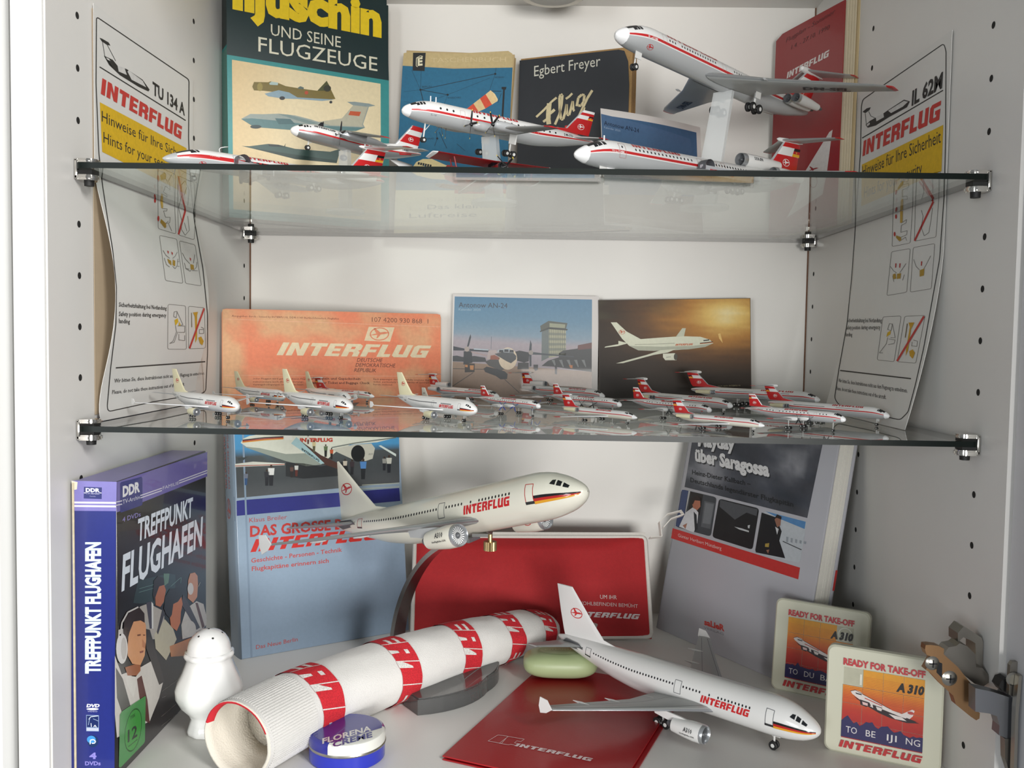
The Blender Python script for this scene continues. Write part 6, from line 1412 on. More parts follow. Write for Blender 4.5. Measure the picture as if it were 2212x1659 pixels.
def jet_twin(sc, label, lod=0, rootargs=None, cream=False, wheels=True, reg='', style='tiny', stand=False):
    """wide twin-engined airliner with engines under the wing"""
    t = thing('model_airliner', label, 'model plane', *rootargs)
    st = [(0, 4.5, .05, .05), (.12, 4.5, .42, .40), (.5, 4.5, .92, .88), (1.5, 4.55, 1.62, 1.55), (3, 4.7, 2.2, 2.18), (5, 4.87, 2.62, 2.66), (7.2, 4.95, 2.82, 2.82), (28, 4.95, 2.82, 2.82), (33, 5.25, 2.55, 2.5), (38, 5.85, 1.95, 1.85), (42, 6.35, 1.3, 1.2), (45, 6.75, .65, .62), (46, 6.88, .2, .25)]
    F = Fus(st, sc); body = P_cream if cream else P_white
    F.shell('fuselage', 0, 46, ANG, lambda x, a: 0, [body], t, 20 if lod else 44)
    def side(p, sgn):
        for k, c in enumerate(('141216', 'b3211f', 'd79a26')):
            p.strip((.35, .42-.34*k), (5.6, .25-.34*k), -.34, 0, c, 1, 10)
        cockpit(p, [[(1.35, 1.95), (2.0, 2.35), (2.05, 1.45), (1.45, 1.35)], [(2.2, 2.4), (2.75, 2.55), (2.8, 1.55), (2.25, 1.5)], [(2.95, 2.55), (3.35, 2.4), (3.6, 1.7), (2.95, 1.6)]])
        if lod:
            p.strip((10.5, 1.05), (16.3, 1.05), -.14, .14, '5a5c60', 1, 6); p.strip((18.5, 1.05), (36.5, 1.05), -.14, .14, '5a5c60', 1, 10)
        else: windows(p, 9.2, 14.2, .55, 1.0, skip=()); windows(p, 15.6, 15.9, 1, 1.0); windows(p, 17.2, 20.4, .55, 1.0); windows(p, 21.8, 37.2, .53, 1.0)
        for x, h, red in ((6.2, 2.3, 1), (20.9, 1.9, 0), (38.4, 2.0, 1)):
            c = 'b5332f' if (red and not lod and style == 'big') else '6b6d70'
            for a, b in (((x-.55, 1.7), (x+.55, 1.7)), ((x-.55, 1.7-h), (x+.55, 1.7-h)), ((x-.55, 1.7), (x-.55, 1.7-h)), ((x+.55, 1.7), (x+.55, 1.7-h))): p.line([a, b], .09 if not lod else .06, c, 1)
            if red: p.poly([(x-.62, 1.62-h), (x+.62, 1.62-h), (x+.62, 1.95-h), (x-.62, 1.95-h)], '2a2b2e', 2)
        txt(p, sgn, '', 9.3, 17.0, -.35, 1.05, 'c3282b', logo=True, shear=.25)
        if reg and not lod: txt(p, sgn, reg, 39.6, 42.0, .55, .6, '3a3c40')
    side_prints(t, F, side)
    wz = 3.9
    for sgn in (1, -1):
        secs = [(14.6, 2.0, wz-.3, 10.4), (19.6, 8.4, wz+.25, 5.9), (25.0, 15.4, wz+.75, 3.9), (29.4, 21.4, wz+1.25, 2.3)]
        w_ = wing('wing', secs, sc, sgn, [P_wing if not lod else P_grey, P_silver if not lod else P_bright, P_white], t)
        # wing-tip fence
        MB().add([Vector((-x, sgn*(21.4+d), wz+1.3+z))*sc for d in (0, .12) for x, z in ((29.5, 0), (30.4, 1.15), (31.7, 1.3), (31.9, 0), (31.6, -.95), (30.5, -.7))], [(0, 1, 2, 3, 4, 5), (11, 10, 9, 8, 7, 6)]+[(i, (i+1) % 6, 6+(i+1) % 6, 6+i) for i in range(6)]).build('wing_tip_fence', P_white, w_)
        if not lod:
            for yy in (5.2, 11.0, 15.6): MB().lathe(Vector((-(19.0+yy*.5), sgn*yy, wz-.42+.075*yy))*sc, (-1, 0, 0), [(0, .00001), (.5*sc, .2*sc), (2.0*sc, .24*sc), (3.6*sc, .05*sc)], 10).build('flap_fairing', P_white, w_, True)
            p = Pr()
            for u in (.62, .12): p.line([(secs[0][0]+secs[0][3]*u+.6, 2.9), (secs[1][0]+secs[1][3]*u, 8.4), (secs[3][0]+secs[3][3]*u, 20.8)], .06, '3a3c40', 1)
            def wm(x, y, e):
                i = 0
                while i < 2 and y > secs[i+1][1]: i += 1
                f = (y-secs[i][1])/(secs[i+1][1]-secs[i][1]); z = secs[i][2]+(secs[i+1][2]-secs[i][2])*f; c = secs[i][3]+(secs[i+1][3]-secs[i][3])*f; xl_ = secs[i][0]+(secs[i+1][0]-secs[i][0])*f; u = (x-xl_)/c
                for (u0, t0), (u1, t1) in zip(AF, AF[1:]):
                    if u0 <= u <= u1: th = t0+(t1-t0)*(u-u0)/(u1-u0); break
                else: th = .3
                return Vector((-x*sc, sgn*y*sc, (z+th*.11*c)*sc+e+.00003))
            subdiv_print(p, 3); p.build('panel_lines', w_, wm, INK, .00002)
        py_ = Vector((0, 0, 0)); yp = 7.6
        MB().add([Vector((-x, sgn*(yp+d), z))*sc for d in (-.14, .14) for x, z in ((14.6, 3.35), (17.2, 3.75), (21.8, 4.05), (21.5, 3.1), (18.5, 2.6), (15.6, 2.9))], [(0, 1, 2, 3, 4, 5), (11, 10, 9, 8, 7, 6)]+[(i, (i+1) % 6, 6+(i+1) % 6, 6+i) for i in range(6)]).build('pylon', P_white if style != 'big' else P_grey, w_)
        e_ = pod('engine', t, 13.1, -sgn*yp, 2.35, 5.2, 1.32, sc, [P_yellowed if lod else body, P_silver, P_silver, P_silver], lod, .78, 'white' if lod else ('fanned' if style == 'big' else 'dark'), not lod)
        if not lod:
            p = Pr(); s2 = 1
            txt(p, sgn, 'A310', 14.6, 16.0, .12, .55, '3a3b3d') if style == 'big' or sgn < 0 else p.bird((15.4, .1), .8, 'c3282b', 2, 0, 1)
            txt(p, sgn, 'InterflugAirline DDR', 14.2, 16.6, -.38, .2, '3a3b3d')
            def em(x, v, e):
                r_ = 1.32*1.045*sc+.00002+e; th = v/1.32; f = (x-13.1)/5.2
                rr = 1.04-.12*max(0, f-.4)
                return Vector((-x*sc, sgn*(yp*sc+r_*rr/1.04*math.cos(th)), 2.35*sc+r_*rr/1.04*math.sin(th)))
            p.refine(.25); p.build('engine_print', e_, em, INKG, .00004)
            if style == 'big' and sgn > 0:
                p = Pr(); p.bird((15.2, .1), .75, 'c3282b', 2, 0, 1, True); p.refine(.25); p.build('engine_emblem', e_, lambda x, v, e: Vector((-x*sc, sgn*yp*sc-(1.32*1.05*sc+e)*math.cos(v/1.32), 2.35*sc+(1.32*1.05*sc+e)*math.sin(v/1.32))), INKG, .00004)
        hs = wing('tailplane', [(39.6, .6, 6.55, 5.3), (44.0, 8.1, 7.35, 2.2)], sc, sgn, [P_wing if not lod else P_grey, P_silver, P_white], t, thick=.09)
        if not lod: MB().add([Vector((-x, sgn*y, z))*sc for x, y, z in ((39.4, 1.62, 6.1), (40.4, 1.66, 7.1), (43.6, 1.12, 7.25), (44.4, .98, 6.6), (43.0, 1.2, 6.0))]+[Vector((-x, sgn*(y+.06), z))*sc for x, y, z in ((39.4, 1.62, 6.1), (40.4, 1.66, 7.1), (43.6, 1.12, 7.25), (44.4, .98, 6.6), (43.0, 1.2, 6.0))], [(0, 1, 2, 3, 4), (9, 8, 7, 6, 5)]+[(i, (i+1) % 5, 5+(i+1) % 5, 5+i) for i in range(5)]).build('trim_plate', P_dgrey, hs)
    finm = P_yellowed if lod else body
    tail_fin(t, [(32.5, 0, 7.35, 12.2), (36.6, 0, 8.25, 8.4), (39.4, 0, 11.2, 6.3), (43.3, 0, 15.7, 3.3)], .17, sc, [(1.0, finm)], finm, None, True, 'c3282b', (.50, .42), 1.15 if lod else 1.25)
    if not lod: MB().lathe(Vector((-45.2, 0, 6.85))*sc, (-1, 0, 0), [(0, .4*sc), (.5*sc, .3*sc), (.52*sc, .0001)], 12).build('tail_pipe', P_dgrey, t, True)
    if wheels:
        gear('nose_gear', t, 6.65, 0, 2.6, .62, .62, sc, [(0, -.33), (0, .33)], True, .38, .17, lod)
        for y in (4.8, -4.8): gear('main_gear', t, 21.9, y, 3.4, .66, .66, sc, [(-.75, -.48), (-.75, .48), (.75, -.48), (.75, .48)], True, .45, .2, lod)
    return t
def subdiv_print(p, it):
    """quads of a line print cut along their length so they follow a curved surface"""
    F = list(p.f); p.f = []
    for f_ in F:
        if len(f_) != 4: p.f.append(f_); continue
        a, b, c, d = f_; k = 2**it; ids = []
        for i in range(k+1):
            t = i/k; pr_ = []
            for u, v in ((a, b), (d, c)): p.v.append(tuple(p.v[u][q]+(p.v[v][q]-p.v[u][q])*t for q in range(3))); p.c.append(p.c[a]); pr_.append(len(p.v)-1)
            ids.append(pr_)
        for i in range(k): p.f.append((ids[i][0], ids[i+1][0], ids[i+1][1], ids[i][1]))
RW = [(.56, 'r'), (.82, 'w'), (1.0, 'r')]
def bands(*b): return [(f, P_red if c == 'r' else P_white) for f, c in b]
def trijet(sc, label, lod=0, rootargs=None, reg='', cap=None):
    """low-wing airliner with three rear engines and a high tailplane"""
    t = thing('model_airliner', label, 'model plane', *rootargs)
    st = [(0, 3.25, .04, .04), (.25, 3.26, .42, .4), (.8, 3.32, .8, .76), (1.8, 3.45, 1.22, 1.18), (3.2, 3.68, 1.55, 1.56), (4.8, 3.85, 1.78, 1.82), (6.5, 3.9, 1.9, 1.92), (34, 3.9, 1.9, 1.92), (38, 4.15, 1.7, 1.7), (42, 4.6, 1.15, 1.2), (45, 5.0, .6, .65), (46, 5.15, .2, .25)]
    F = Fus(st, sc)
    F.shell('fuselage', 1.75, 46, ANG, livery(glare=(1.7, 3.9)), [P_white, P_red, P_grey, P_black], t, 22 if lod else 46); nosecap(F, t, 1.75, P_bright)
    def side(p, sgn):
        cockpit(p, [[(3.0, 1.9), (3.5, 2.1), (3.7, 1.2), (3.1, 1.05)], [(3.8, 2.1), (4.15, 1.95), (4.35, 1.2), (3.85, 1.15)]] + ([] if lod else [[(2.45, 1.7), (2.9, 1.95), (3.0, 1.05), (2.5, 1.0)]]))
        if lod: p.strip((9, .85), (20, .85), -.1, .1, '4a4c50', 1, 6); p.strip((25, .85), (35, .85), -.1, .1, '4a4c50', 1, 6)
        else:
            windows(p, 9.3, 20.5, .72, .88, .27, .42); windows(p, 23.5, 34.4, .6, .88, .27, .42)
            for x in (6.8, 21.9, 25.0, 26.8):
                w_ = .55 if x < 22 else .38
                for a, b in (((x-w_, 1.5), (x+w_, 1.5)), ((x-w_, 1.5), (x-w_, -.55)), ((x+w_, 1.5), (x+w_, -.55)), ((x-w_, -.55), (x+w_, -.55))): p.line([a, b], .05, 'b08a86', 3)
            p.ell((6.8, .95), .13, .2, '14161a', 2, n=8); txt(p, sgn, 'TU-154M', 4.9, 7.0, .02, .33, 'd9c8c6', lay=3)
        txt(p, sgn, '', 9.0, 18.2, 1.38, .72 if not lod else .8, 'b3262a', logo=True, shear=.05)
        if reg and not lod: pass
    side_prints(t, F, side)
    for sgn in (1, -1):
        w_ = wing('wing', [(17.4, 1.5, 2.9, 10.0), (22.3, 6.2, 2.75, 7.0), (32.0, 18.2, 2.3, 3.0), (32.6, 18.9, 2.28, 2.7)], sc, sgn, [P_wing, P_silver, P_red], t, tipmat=1)
        MB().lathe(Vector((-21.8, sgn*5.75, 2.35))*sc, (-1, 0, 0), [(0, .0001), (1*sc, .55*sc), (4*sc, .8*sc), (8*sc, .6*sc), (11*sc, .05*sc)], 12).build('gear_pod', P_grey, w_, True)
        pod('engine', t, 36.4, -sgn*2.95, 4.75, 6.8, .98, sc, [P_white, P_silver, P_silver, P_silver, P_white], lod, .75, 'dark', False)
        wing('tailplane', [(41.9, .15, 10.95, 4.6), (46.3, 6.7, 10.8, 2.1), (46.6, 7.0, 10.8, 1.9)], sc, sgn, [P_grey, P_silver, P_red], t, thick=.09, tipmat=1)
    f_ = tail_fin(t, [(35.5, 0, 5.6, 10.2), (39.3, 0, 7.2, 6.9), (42.6, 0, 10.75, 4.3)], .3, sc, bands((.14, 'w'), (.60, 'r'), (.86, 'w'), (1.0, 'r')), P_grey, (.60, .86), True, 'e2dedc', (.38, .52), .85)
    c_ = pod('centre_engine', t, 32.4, 0, 6.75, 9.0, 1.02, sc, [P_white, P_silver, P_white, P_silver, P_white], lod, .8, 'dark', False)
    MB().lathe(Vector((-41.0, 0, 11.05))*sc, (-1, 0, 0), [(0, .0001), (.5*sc, .28*sc), (2.5*sc, .42*sc), (5*sc, .3*sc), (6.6*sc, .03*sc)], 12).build('tail_bullet', P_white, t, True)
    if reg and not lod:
        for sgn in (1, -1):
            p = Pr(); txt(p, sgn, reg, 34.6, 36.6, .05, .45, '3a3c40'); p.refine(.25); p.build('registration', c_, lambda x, v, e: Vector((-x*sc, sgn*(1.07*sc+e)*math.cos(v/1.02), 6.75*sc+(1.07*sc+e)*math.sin(v/1.02))), INKG, .00004)
    if not lod:
        MB().box(Vector((-8.6, 0, 6.15))*sc, Vector((.12, .06, .7))*sc).build('antenna', P_white, t) if False else None
        MB().tube(Vector((-5.1, 0, 5.6))*sc, Vector((-5.1, 0, 6.35))*sc, .12*sc, .1*sc, 8).build('antenna', P_white, t)
        MB().add([Vector((-x, y, z))*sc for x, y, z in ((5.2, .5, 2.3), (6.6, .5, 2.3), (6.6, .75, 1.5), (5.2, .75, 1.5), (5.2, -.5, 2.3), (6.6, -.5, 2.3), (6.6, -.75, 1.5), (5.2, -.75, 1.5))], [(0, 1, 2, 3), (7, 6, 5, 4)]).build('gear_door', P_bright, t)
    gear('nose_gear', t, 4.6, 0, 2.2, .45, .45, sc, [(0, -.3), (0, .3)], True, .3, .13, lod)
    for y in (5.75, -5.75): gear('main_gear', t, 24.6, y, 2.1, .5, .5, sc, [(d, e_) for d in (-1.05, 0, 1.05) for e_ in (-.38, .38)], False, .35, .18, lod)
    return t
def quadjet(sc, label, lod=0, rootargs=None, reg=''):
    """long airliner with four rear engines in pairs and a high tailplane"""
    t = thing('model_airliner', label, 'model plane', *rootargs)
    st = [(0, 3.75, .04, .04), (.2, 3.76, .45, .42), (.6, 3.8, .82, .78), (1.6, 3.95, 1.25, 1.22), (3, 4.18, 1.58, 1.62), (5, 4.42, 1.82, 1.95), (7, 4.5, 1.88, 2.05), (36, 4.5, 1.88, 2.05), (42, 4.8, 1.6, 1.68), (46, 5.1, 1.05, 1.1), (49, 5.3, .4, .45), (49.4, 5.32, .15, .18)]
    F = Fus(st, sc)
    F.shell('fuselage', 1.5, 49.4, ANG, livery(glare=(1.4, 3.0)), [P_white, P_red, P_grey, P_black], t, 24 if lod else 50); nosecap(F, t, 1.5, P_bright)
    def side(p, sgn):
        cockpit(p, [[(2.3, 1.75), (2.75, 2.1), (2.95, 1.2), (2.4, 1.1)], [(2.9, 2.15), (3.3, 2.2), (3.45, 1.25), (3.05, 1.2)], [(3.45, 2.2), (3.8, 2.05), (3.95, 1.3), (3.55, 1.25)]])
        if lod: p.strip((10.5, .95), (19.5, .95), -.08, .08, '6a5a5c', 1, 6); p.strip((24, .95), (37, .95), -.08, .08, '4a4c50', 1, 8)
        else:
            windows(p, 9.4, 10.9, .62, .95, .26, .42); windows(p, 12.2, 20.6, .62, .95, .26, .42); windows(p, 25.2, 37.5, .62, .95, .26, .42)
            txt(p, sgn, 'IL-62M', 4.7, 6.6, .02, .36, 'd9c8c6', lay=3); p.bird((5.6, -1.15), .62, 'b3262a', 2, 0, 1)
            for x in (8.3, 22.6):
                for a, b in (((x-.45, 1.6), (x+.45, 1.6)), ((x-.45, 1.6), (x-.45, .3)), ((x+.45, 1.6), (x+.45, .3))): p.line([a, b], .04, 'b9a09c', 1)
        txt(p, sgn, '', 9.2, 21.2, 1.6, .85, 'b3262a', logo=True, shear=.05)
    side_prints(t, F, side)
    for sgn in (1, -1):
        secs = [(18.6, 1.5, 3.2, 12.2), (25.0, 8.0, 3.5, 7.4), (34.4, 19.6, 4.1, 3.6), (35.9, 21.0, 4.2, 3.0), (36.5, 21.6, 4.22, 2.2)]
        w_ = wing('wing', secs, sc, sgn, [P_wing, P_silver, P_red], t, tipmat=1)
        if not lod:
            p = Pr(); a, b = (28.2, 9.5), (34.4, 16.8)
            L0 = (27.4, 10.2); L1 = (33.0, 17.0)
            p.text('DM-SEL', (31.0, 10.5) if sgn > 0 else (35.2, 16.0), (35.2, 16.0) if sgn > 0 else (31.0, 10.5), 1.25, '1c1d20', 1, bold=.04, up=((-.85, .45) if sgn > 0 else (-.85, .45)))
            def wm(x, y, e):
                i = 0
                while i < 3 and y > secs[i+1][1]: i += 1
                f = (y-secs[i][1])/(secs[i+1][1]-secs[i][1]); z = secs[i][2]+(secs[i+1][2]-secs[i][2])*f; c = secs[i][3]+(secs[i+1][3]-secs[i][3])*f
                return Vector((-x*sc, sgn*y*sc, (z-.62*.55*.11*c)*sc-e-.00005))
            p.build('wing_registration', w_, wm, INK, .00004)
            MB().lathe(Vector((-23.5, sgn*8.2, 3.35))*sc, (-1, 0, 0), [(0, .0001), (.6*sc, .2*sc), (1.4*sc, .05*sc)], 8).build('wing_fence', P_grey, w_)
        for k, y in enumerate((2.75, 4.35)): pod('engine', t, 38.6, -sgn*y, 4.85, 6.6, .78, sc, [P_white if not lod else P_yellowed, P_silver, P_dgrey, P_silver, P_white], lod, .72, 'dark', lod == 0)
        MB().box(Vector((-41.5, sgn*3.0, 4.9))*sc, Vector((4, 2.6, .5))*sc).build('engine_pylon', P_grey, t)
        wing('tailplane', [(46.3, .2, 11.9, 5.0), (51.2, 5.9, 11.75, 2.2), (51.6, 6.3, 11.75, 1.9)], sc, sgn, [P_grey, P_silver, P_red], t, thick=.09, tipmat=1)
    tail_fin(t, [(36.5, 0, 6.45, 12.2), (42.2, 0, 7.4, 7.3), (46.9, 0, 11.6, 4.4)], .3, sc, bands((.60, 'r'), (.82, 'w'), (1.0, 'r')), P_grey, (.60, .82), True, 'e2dedc', (.32, .45), .85, None)
    MB().lathe(Vector((-45.2, 0, 11.95))*sc, (-1, 0, 0), [(0, .0001), (.3*sc, .4*sc), (1.2*sc, .58*sc), (3*sc, .55*sc), (5.5*sc, .3*sc), (7.2*sc, .05*sc)], 14).build('tail_bullet', P_white, t, True)
    gear('nose_gear', t, 4.6, 0, 2.7, .55, .5, sc, [(0, -.3), (0, .3)], True, .3, .14, lod)
    for y in (3.4, -3.4): gear('main_gear', t, 29.1, y, 3.6, .72, .72, sc, [(-.85, -.45), (-.85, .45), (.85, -.45), (.85, .45)], True, .45, .2, lod)
    return t
def twin_rear(sc, label, lod=0, rootargs=None):
    """slim airliner with two rear engines, gear pods behind the wing and a high tailplane"""
    t = thing('model_airliner', label, 'model plane', *rootargs)
    st = [(0, 2.5, .03, .03), (.3, 2.52, .3, .29), (.9, 2.58, .58, .56), (1.8, 2.68, .86, .86), (3.2, 2.85, 1.18, 1.2), (5, 2.97, 1.4, 1.42), (6.5, 3.0, 1.45, 1.46), (25, 3.0, 1.45, 1.46), (30, 3.3, 1.18, 1.18), (33, 3.65, .72, .75), (35, 3.9, .28, .32), (35.4, 3.95, .1, .12)]
    F = Fus(st, sc); lo, hi = (76.5, 87.5) if lod else (66, 87.5)
    F.shell('fuselage', 1.7, 35.4, ANG, livery(lo, hi, glare=(1.6, 3.7)), [P_white, P_red, P_grey if not lod else P_cream, P_black], t, 20 if lod else 44); nosecap(F, t, 1.7, P_bright if lod else P_grey)
    def side(p, sgn):
        cockpit(p, [[(3.4, 1.5), (3.85, 1.65), (4.3, .95), (3.5, .85)], [(4.1, 1.65), (4.5, 1.5), (4.7, 1.0), (4.4, .95)]])
        if not lod:
            windows(p, 12.2, 13.4, .9, .42, .26, .36); windows(p, 11.2, 26, .85, .42, .3, .4); txt(p, sgn, 'TU-134A', 5.9, 7.4, .45, .2, 'd9c8c6', lay=3); p.bird((5.0, -.7), .5, 'b3262a', 2, 0, 1)
            for a, b in (((9.4, 1.2), (10.3, 1.2)), ((9.4, 1.2), (9.4, -.2)), ((10.3, 1.2), (10.3, -.2))): p.line([a, b], .05, '9a9c9e', 3)
        txt(p, sgn, '', 11.0, 18.0, 1.02, .55 if not lod else .62, 'b3262a', logo=True, shear=.05)
    side_prints(t, F, side)
    for sgn in (1, -1):
        w_ = wing('wing', [(12.0, 1.2, 2.15, 7.4), (16.6, 5.4, 2.05, 5.0), (23.6, 13.4, 1.75, 2.6), (24.2, 14.4, 1.72, 2.2)], sc, sgn, [P_wing, P_silver if not lod else P_bright, P_red], t, tipmat=1)
        MB().lathe(Vector((-17.0, sgn*4.7, 1.75))*sc, (-1, 0, 0), [(0, .0001), (1*sc, .45*sc), (4*sc, .6*sc), (6.5*sc, .45*sc), (8.2*sc, .03*sc)], 12).build('gear_pod', P_grey, w_, True)
        pod('engine', t, 25.6, -sgn*2.35, 3.65, 6.4, .78, sc, [P_white if not lod else P_yellowed, P_silver, P_silver, P_silver, P_white], lod, .72, 'dark', False)
        wing('tailplane', [(31.4, .15, 8.75, 3.9), (34.9, 5.5, 8.65, 1.9), (35.2, 5.9, 8.65, 1.6)], sc, sgn, [P_white, P_silver, P_red], t, thick=.09, tipmat=1)
    tail_fin(t, [(25.6, 0, 4.35, 8.6), (28.6, 0, 5.0, 6.0), (31.9, 0, 8.55, 3.7)], .22, sc, bands((.58, 'r'), (.84, 'w'), (1.0, 'r')), P_grey, (.58, .84), True, 'e2dedc', (.33, .5), .6)
    MB().lathe(Vector((-30.6, 0, 8.8))*sc, (-1, 0, 0), [(0, .0001), (.4*sc, .22*sc), (2.2*sc, .34*sc), (4*sc, .22*sc), (5.6*sc, .03*sc)], 12).build('tail_bullet', P_white, t, True)
    if not lod: tube_path('antenna', [Vector((-x, 0, z))*sc for x, z in ((8.0, 4.4), (7.9, 4.85), (8.1, 5.1), (8.7, 5.3), (9.2, 5.4))], .06*sc, P_white, t)
    gear('nose_gear', t, 4.2, 0, 1.7, .38, .38, sc, [(0, -.25), (0, .25)], True, .25, .12, lod)
    for y in (4.7, -4.7): gear('main_gear', t, 20.0, y, 1.6, .46, .46, sc, [(-.6, -.3), (-.6, .3), (.6, -.3), (.6, .3)], False, .3, .15, lod)
    return t
def quadprop(sc, label, lod=0, rootargs=None, reg='', prop=None, cut=None):
    """four-propeller airliner"""
    t = thing('model_airliner', label, 'model plane', *rootargs)
    st = [(0, 4.1, .04, .04), (.15, 4.1, .42, .4), (.5, 4.15, .75, .72), (1.2, 4.25, 1.05, 1.02), (2.6, 4.42, 1.45, 1.46), (4.5, 4.52, 1.7, 1.72), (6, 4.55, 1.75, 1.76), (22.5, 4.55, 1.75, 1.76), (28, 4.85, 1.35, 1.42), (32, 5.15, .8, .88), (35, 5.35, .25, .3), (35.6, 5.4, .08, .1)]
    F = Fus(st, sc); F.shell('fuselage', 1.15, 35.6, ANG, livery(glare=(1.1, 2.3) if lod else (1.1, 1.7)), [P_white, P_red, P_grey, P_black], t, 20 if lod else 42); nosecap(F, t, 1.15, P_bright)
    def side(p, sgn):
        cockpit(p, [[(1.9, 1.75), (2.25, 2.0), (2.4, 1.2), (2.0, 1.1)], [(2.4, 2.05), (2.75, 2.1), (2.85, 1.25), (2.5, 1.2)], [(2.9, 2.1), (3.2, 1.95), (3.3, 1.3), (2.98, 1.25)]])
        for x in (5.6, 6.7, 7.8): p.ell((x, .85), .17, .2, '111317', 2, n=10)
        for x in (24.4, 25.6, 26.8): p.ell((x, .85), .17, .2, '111317', 2, n=10)
        windows(p, 12.0, 22.5, 1.25, .85, .34, .4)
        for x in (9.4, 22.9):
            for a, b in (((x-.4, 1.3), (x+.4, 1.3)), ((x-.4, 1.3), (x-.4, -.1)), ((x+.4, 1.3), (x+.4, -.1))): p.line([a, b], .05, 'b9a09c', 1)
        if not lod: txt(p, sgn, reg, 28.6, 30.6, .62, .55, '2e3034'); txt(p, sgn, 'IL-18', 4.1, 5.0, -.45, .25, '8a8c90'); txt(p, sgn, '', 11.4, 19.6, 1.45, .7, 'b3262a', logo=True, shear=.05)
        else: txt(p, sgn, '', 12.4, 20.5, 1.42, .75, 'b3262a', logo=True, shear=.05); p.strip((28.4, .72), (30.6, .72), -.14, .14, '8a8284', 1, 2); p.strip((2.6, -.9), (3.3, -.9), -.2, .2, 'c05552', 1, 2)
    side_prints(t, F, side)
    for sgn in (1, -1):
        wing('wing', [(12.0, 1.4, 3.4, 6.0), (12.6, 8.9, 3.75, 4.4), (14.2, 17.9, 4.25, 2.3), (14.6, 18.7, 4.3, 1.7)], sc, sgn, [P_wing, P_wing if not lod else P_grey, P_red], t, tipmat=1)
        for k, (x, y, z) in enumerate(((9.9, 4.3, 3.75), (11.1, 8.9, 3.95))): turboprop(t, x, 0, -sgn*y, z, 8.0 if k == 0 else 6.0, .72, sc, [P_grey if not lod else P_white], 2.25, prop or P_black, lod, .12+.5*k if not lod else .35+.4*k, not lod, P_black if not lod else (P_dgrey if prop is None else P_white))
        wing('tailplane', [(30.4, .4, 5.5, 3.9), (32.6, 5.4, 5.7, 1.9), (32.9, 5.9, 5.72, 1.5)], sc, sgn, [P_grey, P_white, P_red], t, thick=.1, tipmat=1)
    tail_fin(t, [(24.6, 0, 6.2, 9.6), (29.4, 0, 6.75, 4.9), (32.3, 0, 10.2, 2.4)], .2, sc, bands((.63, 'r'), (.79, 'w'), (.90, 'r'), (1.0, 'w')), P_grey if not lod else P_bright, (.63, .79), True, 'e2dedc', (.30, .52), .68)
    if not lod:
        for x in (4.5, 5.4): MB().tube(Vector((-x, 0, 6.2))*sc, Vector((-x+.1, 0, 7.0))*sc, .09*sc, .08*sc, 8).build('antenna', P_bright, t)
    gear('nose_gear', t, 4.1, 0, 3.0, .42, .42, sc, [(0, -.28), (0, .28)], False, .28, .13, lod)
    for y in (4.5, -4.5): gear('main_gear', t, 16.9, y, 3.5, .52, .52, sc, [(-.6, -.36), (-.6, .36), (.6, -.36), (.6, .36)], not lod, .34, .17, lod)
    return t
